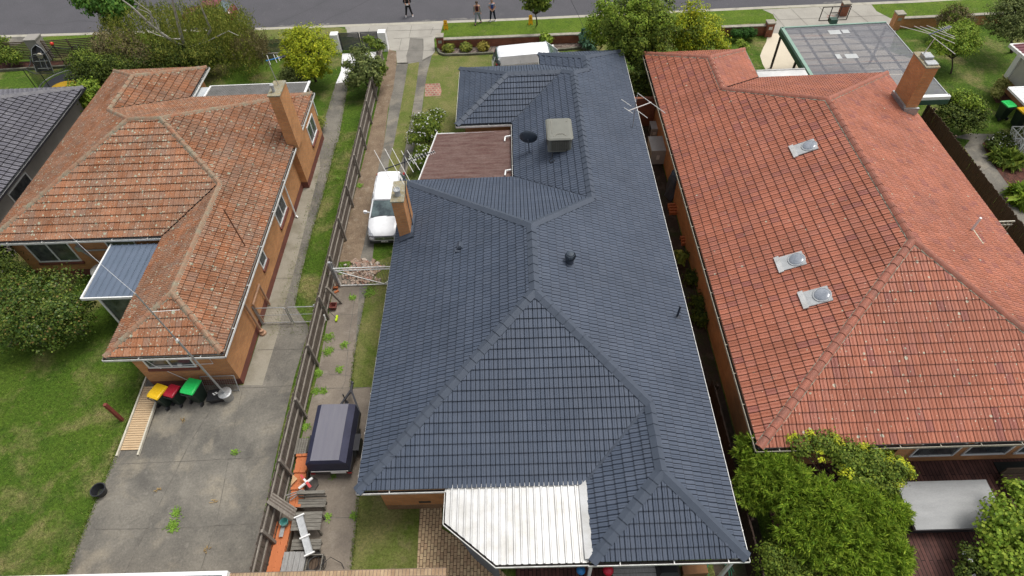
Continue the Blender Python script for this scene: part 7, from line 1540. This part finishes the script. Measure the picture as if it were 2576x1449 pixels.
feathery('large feathery green shrub at the bottom right between the houses', [(1895,1140,2.3,42),(1930,1190,2.2,60),(1985,1230,2.4,75),(2060,1290,2.4,85),(2150,1300,2.2,80),(2215,1290,2.0,62),(2110,1370,2.0,85),(2200,1380,1.8,75),(2020,1340,2.0,70),(1900,1230,1.9,50),(2160,1440,1.6,70),(2235,1400,1.6,45)], 6500, (2070,1400), L_feather, 3, .24, 18)
tree('shrub', 'shrub with bright lime tips growing through the feathery shrub beside the spa', 'shrub', [(2010,1120,2.9,35),(2070,1115,3.0,38),(2130,1150,2.9,45),(2195,1160,2.8,45),(2245,1180,2.6,35),(2160,1200,2.6,50),(2230,1225,2.4,30),(2285,1185,2.4,16)], 6500, .055, L_mid, (2150,1330), .06, 1.2, .25, 22, seed=4, extra=[([(1995,1102,3.1,16),(2045,1098,3.2,18),(2105,1112,3.1,20),(2060,1150,3.2,14),(2170,1128,3.0,18),(2225,1148,2.9,20),(2275,1175,2.7,20),(2290,1195,2.6,14),(2255,1215,2.5,16),(2130,1185,3.0,18),(2200,1195,2.8,15)], 1500, .05, L_tip)])
tree('shrub', 'dark fine leaved shrub in the bottom corner left of the feathery shrub', 'shrub', [(1945,1400,1.6,45),(1990,1430,1.5,50),(2030,1445,1.4,40),(1935,1445,1.2,40)], 4200, .045, L_mid, None, .05, 1.2, .2, 22, seed=5)
tree('shrub', 'broadleaf shrub with rounded green leaves at the bottom right corner over the deck', 'shrub', [(2530,1300,1.9,50),(2560,1230,2.0,28),(2575,1340,1.9,55),(2500,1345,1.6,40),(2560,1400,1.5,60),(2510,1410,1.3,45),(2590,1270,2.0,35)], 3600, .10, L_fresh, (2600,1420), .06, .8, .28, 16, seed=6)
tree('rose_bush', 'rose bush with two white blooms at the bottom right edge of the deck', 'rose bush', [(2450,1400,1.0,35),(2480,1435,.9,40),(2430,1440,.8,30)], 1500, .06, L_dark, None, .03, .9, .25, 16, flowers=5, fs=.13, seed=7)
# left: camellias
tree('camellia_bush', 'big round camellia bush on the lawn by the porch of the left house', 'bush', [(60,740,2.0,65),(130,730,2.2,68),(60,800,1.9,75),(150,790,2.0,72),(195,770,1.7,45),(110,835,1.4,70),(200,820,1.2,40),(30,850,1.0,55),(20,760,1.9,60)], 8000, .075, L_camel, (110,860), .12, .8, .2, 24, seed=8)
tree('camellia_bush', 'smaller dark bush at the left edge under the eave of the left house', 'bush', [(10,640,2.2,38),(28,690,1.8,35),(-20,670,2.2,60)], 2200, .075, L_dark, None, .08, .8, .22, 22, seed=9)
# shrubs and trees in the left front yard
tree('shrub', 'light green round shrub between the dark roof and the old orange roof', 'shrub', [(210,240,2.2,38),(205,268,1.7,34),(225,225,2.3,26),(190,230,2.2,20)], 2800, .10, L_fresh, None, .08, .8, .25, 18, seed=10)
tree('bush', 'dark green and gold bush behind the old orange roof beside the trampoline', 'bush', [(215,165,2.2,42),(260,175,2.2,42),(300,175,2.0,40),(200,195,1.8,30),(335,165,2.0,35),(240,205,1.3,34)], 5200, .08, L_dark, None, .1, .8, .22, 24, seed=11, extra=[([(210,150,2.6,32),(255,160,2.6,26),(300,165,2.3,20)], 1300, .08, L_mid)])
tree('bush', 'browning twiggy bush between the dark bush and the weeping tree', 'bush', [(265,115,2.6,40),(310,118,2.6,45),(345,140,2.2,38),(250,140,2.2,28)], 4200, .06, L_brown, None, .07, 1.6, .3, 20, seed=12)
tree('bush', 'loose green understorey shrub under the weeping tree', 'bush', [(400,135,1.9,38),(450,145,1.7,40),(500,145,1.6,38),(540,135,1.6,30),(380,165,1.3,34),(440,170,1.1,36),(510,165,1.0,30)], 5200, .07, L_dark, None, .07, 1.2, .28, 20, seed=13, extra=[([(420,130,2.1,34),(500,135,1.9,34),(540,125,1.8,22)], 1300, .07, L_wil)])
tree('tree', 'dark green maple leaning over the road at the top left', 'tree', [(255,12,4.0,36),(300,18,4.0,36),(215,-5,4.2,36),(285,40,3.4,22),(260,-20,4.6,45),(320,-10,4.4,35),(200,8,3.8,14)], 4200, .16, L_maple, (331,92), .16, .8, .28, 18, seed=14)
# weeping gum
bs = at(482,158,0); wt = thing('weeping_gum', 'tall weeping gum tree with pale branches behind the left house', 'tree', tuple(bs)); R = random.Random(15); tb = MB()
limbs_px = [[(482,158,0),(474,128,1.6),(459,100,2.8),(447,55,4.6),(437,15,6.0),(430,-15,7)], [(470,120,1.9),(445,110,2.5),(400,80,3.9),(368,52,5.0),(335,20,6.2),(300,-6,7)], [(500,125,1.3),(530,75,3.2),(520,50,4.2),(508,22,5.3),(498,-8,6.3)], [(458,98,2.9),(430,98,3.0),(395,88,3.5),(362,72,4.0)], [(385,65,4.4),(378,30,5.4),(352,12,6.1),(332,-4,6.6)], [(400,80,3.9),(392,52,4.6),(372,32,5.2),(345,20,5.9)], [(470,120,1.9),(520,105,2.4),(575,78,3.2),(600,90,3.2)]]
for L_, r0 in zip(limbs_px, (.17,.13,.10,.06,.055,.055,.05)):
    n_ = len(L_); tb.tube([at(x,y,z) for x,y,z in L_], [r0*(1-.75*i/(n_-1)) for i in range(n_)], 7)
obj('trunk', tb, m_gumbark, wt, smooth=True)
mb = MB()
def strands(mb, spots, n, R, Ls=(.7,1.7), leaf=.12, asp=3.2, per=26):
    for _ in range(n):
        px, py, rx, ry, z0, z1 = spots[R.randrange(len(spots))]; p = at(px+R.gauss(0,.5)*rx, py+R.gauss(0,.5)*ry, R.uniform(z0,z1)); L = R.uniform(*Ls); dr = Vector((R.gauss(0,.25),R.gauss(0,.25),0))
        for k in range(per):
            f_ = k/per; q = p+dr*f_*L-Vector((0,0,L*f_*f_*.3+L*f_*.7)) + Vector((R.gauss(0,.07),R.gauss(0,.07),R.gauss(0,.05)))
            if q.z < .1: continue
            d = Vector((R.gauss(0,.35),R.gauss(0,.35),-1)).normalized(); s_ = d.cross(Vector((R.gauss(0,1),R.gauss(0,1),.2))).normalized()*leaf/asp*.5; l = leaf*R.uniform(.7,1.2); mb.poly([q, q+d*l*.5-s_, q+d*l, q+d*l*.5+s_])
strands(mb, [(300,60,50,45,2.4,4.6),(350,20,60,30,3.4,5.4),(420,20,70,30,3.4,5.4),(400,70,60,40,1.9,3.9),(480,60,50,60,1.9,3.9),(540,60,60,50,1.4,3.4),(580,100,40,40,1.2,2.4),(610,80,25,30,1.2,2.2),(520,20,60,30,2.9,4.9),(330,90,60,30,1.4,2.9),(450,115,60,30,1.2,2.4),(270,40,30,40,2.4,4.4),(560,70,45,50,1.4,3.0),(590,60,40,45,1.4,2.8),(540,30,50,40,2.2,3.9),(450,60,70,50,1.9,3.9),(600,60,35,50,2.2,3.6),(625,110,22,40,1.6,2.6),(520,110,60,35,1.6,2.8)], 1900, R, (.7,1.7), .14, 2.2, 22)
obj('crown', mb, L_wil, wt)
bs = at(661,156,0); yt = thing('young_tree', 'thin young tree with drooping leaves in front of the black slat fence', 'tree', tuple(bs)); tb = MB(); tb.tube([at(661,156,0),at(650,125,1.2),at(640,95,2.3),(at(632,75,3.0))],[.05,.045,.03,.012],6); tb.tube([at(645,110,1.8),at(655,90,2.4),at(662,80,2.8)],[.025,.015,.01],5); obj('trunk', tb, m_bark, yt)
mb = MB(); strands(mb, [(600,95,22,25,2.2,3.2),(630,90,28,28,2.3,3.3),(655,100,20,25,2.0,3.0),(640,125,25,22,1.3,2.2)], 170, R, (.4,.9), .13, 2.4, 20); obj('crown', mb, L_brown, yt)
tree('shrub', 'large rounded yellow-green shrub left of the white gate pillar', 'shrub', [(775,110,2.9,52),(740,135,2.4,42),(805,140,2.3,46),(775,165,1.9,46),(735,100,2.8,32),(820,115,2.5,30),(800,180,1.2,32),(745,165,1.7,34),(755,85,3.2,26)], 7500, .085, L_bright, (795,205), .1, .8, .18, 26, seed=16)
tree('shrub', 'grey-green fine leaved shrub in front of the yellow-green shrub', 'shrub', [(740,185,1.3,34),(765,195,1.1,26),(722,195,1.1,22),(755,210,.8,26)], 3600, .055, L_olive, None, .05, 1.6, .22, 24, seed=17)
tree('shrub', 'wispy grey-green shrub over the fence end by the black gate', 'shrub', [(905,135,2.2,22),(920,165,2.0,30),(905,190,1.7,30),(935,190,1.6,24),(890,205,1.2,22),(950,160,1.8,18),(880,165,1.6,16)], 2700, .075, L_olive, (925,215), .06, 2.4, .38, 18, seed=18, extra=[([(945,112,2.2,14),(930,100,2.3,12),(958,118,2.0,12),(953,175,1.5,16),(942,205,1.0,16)], 900, .09, L_mid)])
tree('shrub', 'low green shrub beside the left house corner at the side path', 'shrub', [(797,312,.5,20),(790,300,.5,14)], 900, .05, L_wil, None, .03, 1.4, .3, 18, seed=19)
# flowering bush by the carport
tree('rose_bush', 'green bush dotted with white flowers at the brown carport roof', 'flowering bush', [(1070,320,1.5,36),(1095,298,1.4,26),(1050,345,1.2,28),(1085,335,1.3,28),(1065,385,1.0,24),(1045,405,.9,18),(1055,300,1.4,20),(1105,285,1.3,14)], 4600, .075, L_mid, (1072,400), .05, .8, .25, 20, flowers=170, fs=.085, seed=20)
# street tree, big trees between the houses
tree('street_tree', 'small young street tree on the verge beside the second caution sign', 'tree', [(1350,10,3.4,24),(1338,-5,3.8,24),(1365,-8,3.8,26),(1330,18,3.0,14),(1368,18,3.0,16),(1350,-28,4.6,28)], 1900, .15, L_mid, (1351,62), .06, .8, .3, 16, seed=21)
tree('tree', 'big dense green tree between the middle and right houses near the street', 'tree', [(1575,60,4.2,58),(1625,50,4.2,60),(1650,90,3.6,48),(1590,105,3.4,52),(1540,75,3.6,42),(1680,70,3.4,32),(1600,15,5.0,45),(1640,130,2.6,45),(1560,130,2.3,38),(1660,20,4.4,38)], 11000, .095, L_mid, (1612,165), .16, .8, .17, 28, seed=22, extra=[([(1560,20,5.4,34),(1620,10,5.6,38),(1660,55,4.6,32),(1595,60,5.0,36),(1545,50,4.6,28)], 2000, .09, L_fresh)])
tree('tree', 'loose yellow-green tree on the left flank of the big dense tree', 'tree', [(1500,60,3.0,30),(1525,25,3.8,32),(1495,90,2.2,24),(1515,100,1.8,24)], 1900, .09, L_fresh, (1512,120), .06, 1.1, .3, 18, seed=23)
tree('tree', 'sparse yellowish tree behind the right side of the red roof', 'tree', [(1725,60,3.4,36),(1765,85,2.8,40),(1800,105,2.2,32),(1720,105,2.3,34),(1750,25,4.2,30),(1700,95,2.4,26),(1790,60,3.0,28),(1815,115,1.7,22),(1740,120,1.6,36)], 4300, .08, L_bright, (1760,130), .07, 1.1, .3, 20, seed=24, extra=[([(1735,75,3.0,38),(1770,105,2.2,36),(1710,115,1.8,30)], 1900, .08, L_mid)], flowers=9, fs=.12)
tree('shrub', 'small light shrub on the lawn beyond the corner of the red roof', 'shrub', [(1868,118,.9,13),(1862,108,1.1,9)], 450, .08, L_fresh, None, .02, 1.2, .35, 14, seed=25)
tree('shrub', 'dark shrubs filling the gap at the street end between the middle and right roofs', 'shrub', [(1610,150,2.4,34),(1625,185,2.0,30),(1600,205,1.6,22),(1635,215,1.6,26),(1618,235,1.2,24)], 3600, .09, L_dark, None, .06, 1.0, .25, 22, seed=26)
# tree fern in the gap
tf_ = thing('tree_fern', 'tree fern with arching fronds in the shaded gap beside the red roof', 'fern', tuple(at(1622,232,0))); mb = MB(); c_ = at(1620,212,1.3); R = random.Random(27)
for i in range(14):
    a_ = i*2*PI/14; d = Vector((math.cos(a_),math.sin(a_),0))
    for k in range(14):
        f_ = k/14; q = c_+d*f_*1.1+Vector((0,0,.35*math.sin(f_*2.6)-.25*f_)); s_ = Vector((-d.y,d.x,0))*(.2*(1-f_)+.03); mb.poly([q-s_, q+d*.035, q+s_, q+d*.07])
obj('crown', mb, L_dark, tf_); obj('trunk', MB().tube([tf_.location, c_], .07, 8), m_bark, tf_)
tree('spiky_plant', 'blue-green spiky agave at the end of the low brick wall', 'plant', [(1479,92,.8,15),(1482,108,.5,14)], 260, .28, leaf_mat('blue_green_leaf', [(0,(.04,.10,.06)),(1,(.1,.18,.11))]), None, .04, 2.4, .35, 10, seed=28)
tree('clipped_hedge', 'dark green clipped hedge in front of the red brick wall beside the pillar', 'hedge', [(1850,86,.55,14,.9),(1866,85,.55,15,.9),(1882,84,.55,15,.9),(1894,84,.5,13,.9)], 3600, .045, leaf_mat('hedge_green_leaf', [(0,(.015,.05,.008)),(1,(.04,.11,.015))]), None, .03, .8, .15, 30, seed=29, shell=.75)
for i, (px, lab) in enumerate(((1128,'first low round grassy plant in the bed next to the letterbox pillar'), (1172,'middle one of three low round grassy plants in the bed'), (1216,'third low round grassy plant in the bed nearest the van'))): tree('border_plant', lab, 'plant', [(px,121-i*1.2,.25,13,.7)], 900, .06, L_wil if i < 2 else leaf_mat('gold_green_leaf', [(0,(.15,.13,.02)),(1,(.24,.2,.04))]), None, .02, 2.2, .3, 24, 'low round plants in the stone edged bed', seed=30+i)
tree('border_plant', 'bright green leafy plant behind the windscreen of the van', 'plant', [(1373,99,.5,13)], 420, .14, L_fresh, None, .02, 1.2, .35, 12, seed=34)
# right garden
tree('bush', 'round olive coloured bush in front of the orange brick wall', 'bush', [(2400,45,1.6,34),(2375,55,1.3,24),(2428,50,1.3,24),(2400,30,1.9,22)], 3600, .055, L_brown, (2405,72), .06, 1.4, .2, 24, seed=35, extra=[([(2400,35,1.9,26)], 900, .05, L_mid)])
tree('tree', 'bright green small tree with two stems on the right lawn beside the antenna', 'tree', [(2385,95,2.2,36),(2420,85,2.3,36),(2410,120,1.8,34),(2370,120,1.8,24),(2440,115,1.8,26),(2435,70,2.4,20),(2350,110,1.9,16)], 4600, .08, L_fresh, (2392,185), .06, .9, .25, 22, seed=36, extra=[([(2390,110,1.6,34)], 1100, .08, L_mid)])
tree('olive_tree', 'grey-green olive tree at the top right corner of the lawn', 'tree', [(2530,40,2.8,42),(2570,25,3.0,45),(2500,65,2.3,30),(2545,80,2.2,38),(2580,70,2.4,40),(2550,0,3.4,35)], 6500, .065, L_olive, (2545,132), .11, 1.6, .22, 24, seed=37)
tree('bush', 'leafy bush below the carport corner by the brown fence of the right lawn', 'bush', [(2415,265,1.6,38),(2445,270,1.5,32),(2400,300,1.3,34),(2440,305,1.1,36),(2380,280,1.5,24),(2460,290,1.2,22)], 4200, .085, L_dark, (2420,330), .07, .9, .24, 22, seed=38, extra=[([(2430,255,2.0,28),(2455,275,1.6,26),(2405,245,2.0,20)], 1500, .085, L_fresh)])
tree('shrub', 'variegated yellow edged shrub at the base of the cream house corner', 'shrub', [(2520,215,.6,18),(2505,235,.5,16),(2535,200,.6,14)], 1500, .08, leaf_mat('variegated_leaf', [(0,(.1,.12,.02)),(1,(.38,.36,.12))]), None, .03, .8, .25, 20, seed=39)
tree('flowering_plant', 'plants with cream flower heads in the mulch bed behind the white railing', 'flowering plant', [(2500,362,.4,18),(2520,350,.4,20),(2540,372,.4,18)], 1500, .07, L_dark, None, .02, 1.4, .3, 20, flowers=60, fs=.06, seed=40)
tree('flowering_plant', 'spiky leaved lilies in the mulch bed near the grey path', 'flowering plant', [(2520,395,.3,14),(2545,405,.3,14)], 350, .22, L_mid, None, .02, 4, .4, 14, seed=41)
tree('flowering_plant', 'yellow flowering strappy plants spilling onto the path at the right edge', 'flowering plant', [(2565,490,.3,18),(2585,505,.3,18)], 420, .22, L_fresh, None, .02, 4, .4, 14, flowers=9, fmat=leaf_mat('yellow_flower_petal', [(0,(.7,.45,.02)),(1,(.8,.55,.03))]), fs=.1, seed=42)
tree('shrub', 'green shrub cut off by the left edge behind the brown slat fence', 'shrub', [(4,110,1.3,20),(15,140,.8,26),(40,145,.7,18)], 1500, .09, L_mid, None, .04, .9, .3, 18, seed=43)
tree('shrub', 'dark shrub seen through the trampoline net against the slat fence', 'shrub', [(232,132,.8,14),(213,140,.7,16),(235,150,.5,16)], 900, .09, L_dark, None, .04, .9, .3, 18, seed=44)
# passage plants
tree('weed', 'yellowish weed growing beside the dark fence in the side passage', 'weed', [(1715,650,.6,12),(1708,640,.6,9)], 300, .10, L_wil, None, .015, 1.4, .4, 14, seed=45)
tree('weed', 'dark creeping weeds along the side passage floor', 'weed', [(1745,700,.25,20),(1760,760,.25,22),(1765,800,.25,20),(1740,640,.2,12)], 1400, .08, L_dark, None, .015, 1.2, .5, 16, seed=46)
# weeds in the concrete
R = random.Random(50)
def weed(label, px, r, mat, n, grp='weeds in the concrete', h=.18, L=.16):
    v = at(*px, 0); t = thing('weed', label, 'weed', (v.x,v.y,0), grp); mb = MB()
    for _ in range(n):
        a_ = R.uniform(0,2*PI); d = Vector((math.cos(a_),math.sin(a_),R.uniform(.2,.9))).normalized(); st = v+Vector((R.gauss(0,r*.35),R.gauss(0,r*.35),.01)); e = st+d*L*R.uniform(.5,1.2); e.z = max(.04,e.z*.7); s_ = Vector((-d.y,d.x,0)).normalized()*.016; mb.poly([st-s_*.5, st.lerp(e,.6)-s_+Vector((0,0,.02)), e, st.lerp(e,.6)+s_+Vector((0,0,.02))])
    obj('leaves', mb, mat, t); return t
for lab, px, r, mt_, n in (('bright yellow-green weed growing from the joint in the lower yard concrete',(436,1322),.34,L_weed,170),('second clump of the yellow-green weed just above the lower yard joint',(445,1290),.22,L_weed,90),('small green weed by the bottle-green joint right of the ramp',(592,1138),.14,L_weed,50),('small dry brown weed in the joint below the ramp',(398,1233),.10,L_dry,14),('dry brown weed near the fence side joint of the yard',(540,1262),.10,L_dry,11),('dry brown weed close to the white roof edge',(521,1383),.10,L_dry,11),('dry brown weed in front of the wheelie bins',(458,1060),.12,L_dry,12),
    ('green tuft against the fence nearest the trailer drawbar',(802,940),.22,L_weed,110),('large green tuft by the fence below the lime broom',(827,850),.30,L_weed,150),('green tuft in the middle joint of the narrow concrete',(867,868),.20,L_weed,90),('green tuft by the fence, third below the broom',(826,885),.30,L_weed,150),('small tuft low on the narrow concrete centre joint',(853,931),.18,L_weed,80),('tall green tuft at the joint near the white steel gate',(888,750),.22,L_weed,100),('leafy green weed against the fence left of the trailer',(770,1075),.20,L_weed,110),('second leafy weed against the fence at the trailer rear wheel',(768,1110),.18,L_weed,80),('green weed at the corner of the wide concrete by the fence',(795,985),.24,L_weed,110),('green weed on the joint above the trailer drawbar',(815,985),.18,L_weed,70),('weed beneath the trailer tail on the cracked concrete',(840,1198),.12,L_weed,45),('green weed on the joint beside the picnic table',(826,1301),.16,L_weed,60),('green weed at the lawn edge joint beside the picnic table',(890,1298),.16,L_weed,60),('green weeds at the foot of the white gate near the house',(930,735),.40,L_weed,200),('green weed at the dirt strip beside the fence rail',(906,468),.20,L_weed,80),('yellow flowered weed on the grass strip left of the fence',(850,450),.25,L_weed,80)): weed(lab, px, r, mt_, n)
# grass blades along edges and over the lawns as one mass
mb = MB(); R = random.Random(60)
def tufts(x0, x1, y0, y1, n, h=.07):
    for _ in range(n):
        x, y = R.uniform(x0,x1), R.uniform(y0,y1); d = Vector((R.gauss(0,.5),R.gauss(0,.5),1)).normalized()*h*R.uniform(.5,1.4); s_ = Vector((R.gauss(0,1),R.gauss(0,1),0)).normalized()*.012; p = Vector((x,y,.0)); mb.poly([p-s_, p+s_, p+d])
def edge_tufts(pts, n, wd=.12, h=.09):
    P = [at(*p,0) for p in pts]; L = [(b-a).length for a, b in zip(P,P[1:])]; T = sum(L)
    for _ in range(n):
        u = R.random()*T; i = 0
        while u > L[i] and i < len(L)-1: u -= L[i]; i += 1
        q = P[i].lerp(P[i+1], u/L[i]); q = q+Vector((R.gauss(0,wd),R.gauss(0,wd),0)); d = Vector((R.gauss(0,.6),R.gauss(0,.6),1)).normalized()*h*R.uniform(.5,1.4); s_ = Vector((R.gauss(0,1),R.gauss(0,1),0)).normalized()*.014; mb.poly([q-s_, q+s_, q+d])
tufts(-26,-17.5,5.5,16,15000,.07); tufts(-12.2,-9.8,17,33,5000,.08)
edge_tufts([(140,1490),(165,1449),(212,1328),(267,1198),(287,1151),(335,1030),(362,950)], 2600, .07); edge_tufts([(846,361),(810,500),(780,600),(751,720),(742,770)], 1500, .06, .1); edge_tufts([(801,355),(844,215)], 500); edge_tufts([(894,881),(921,742),(945,700)], 300,.05); edge_tufts([(883,976),(894,881)], 400,.05); edge_tufts([(884,1433),(894,1338),(902,1240)], 700,.05); edge_tufts([(874,210),(850,355)], 500,.07)
o = obj('grass_blades', mb, leaf_mat('grass_blade', [(0,(.06,.11,.015)),(.6,(.11,.17,.025)),(1,(.22,.22,.07))])); o['kind'] = 'stuff'; tag(o, 'short grass blades over the left lawn and along the concrete edges', 'grass')
# leaf litter on the side strip and road edge dust
# ---------------------------------------------------------------- clean up helper properties
for o in bpy.data.objects:
    for k in ('_root', '_org'):
        if k in o: del o[k]
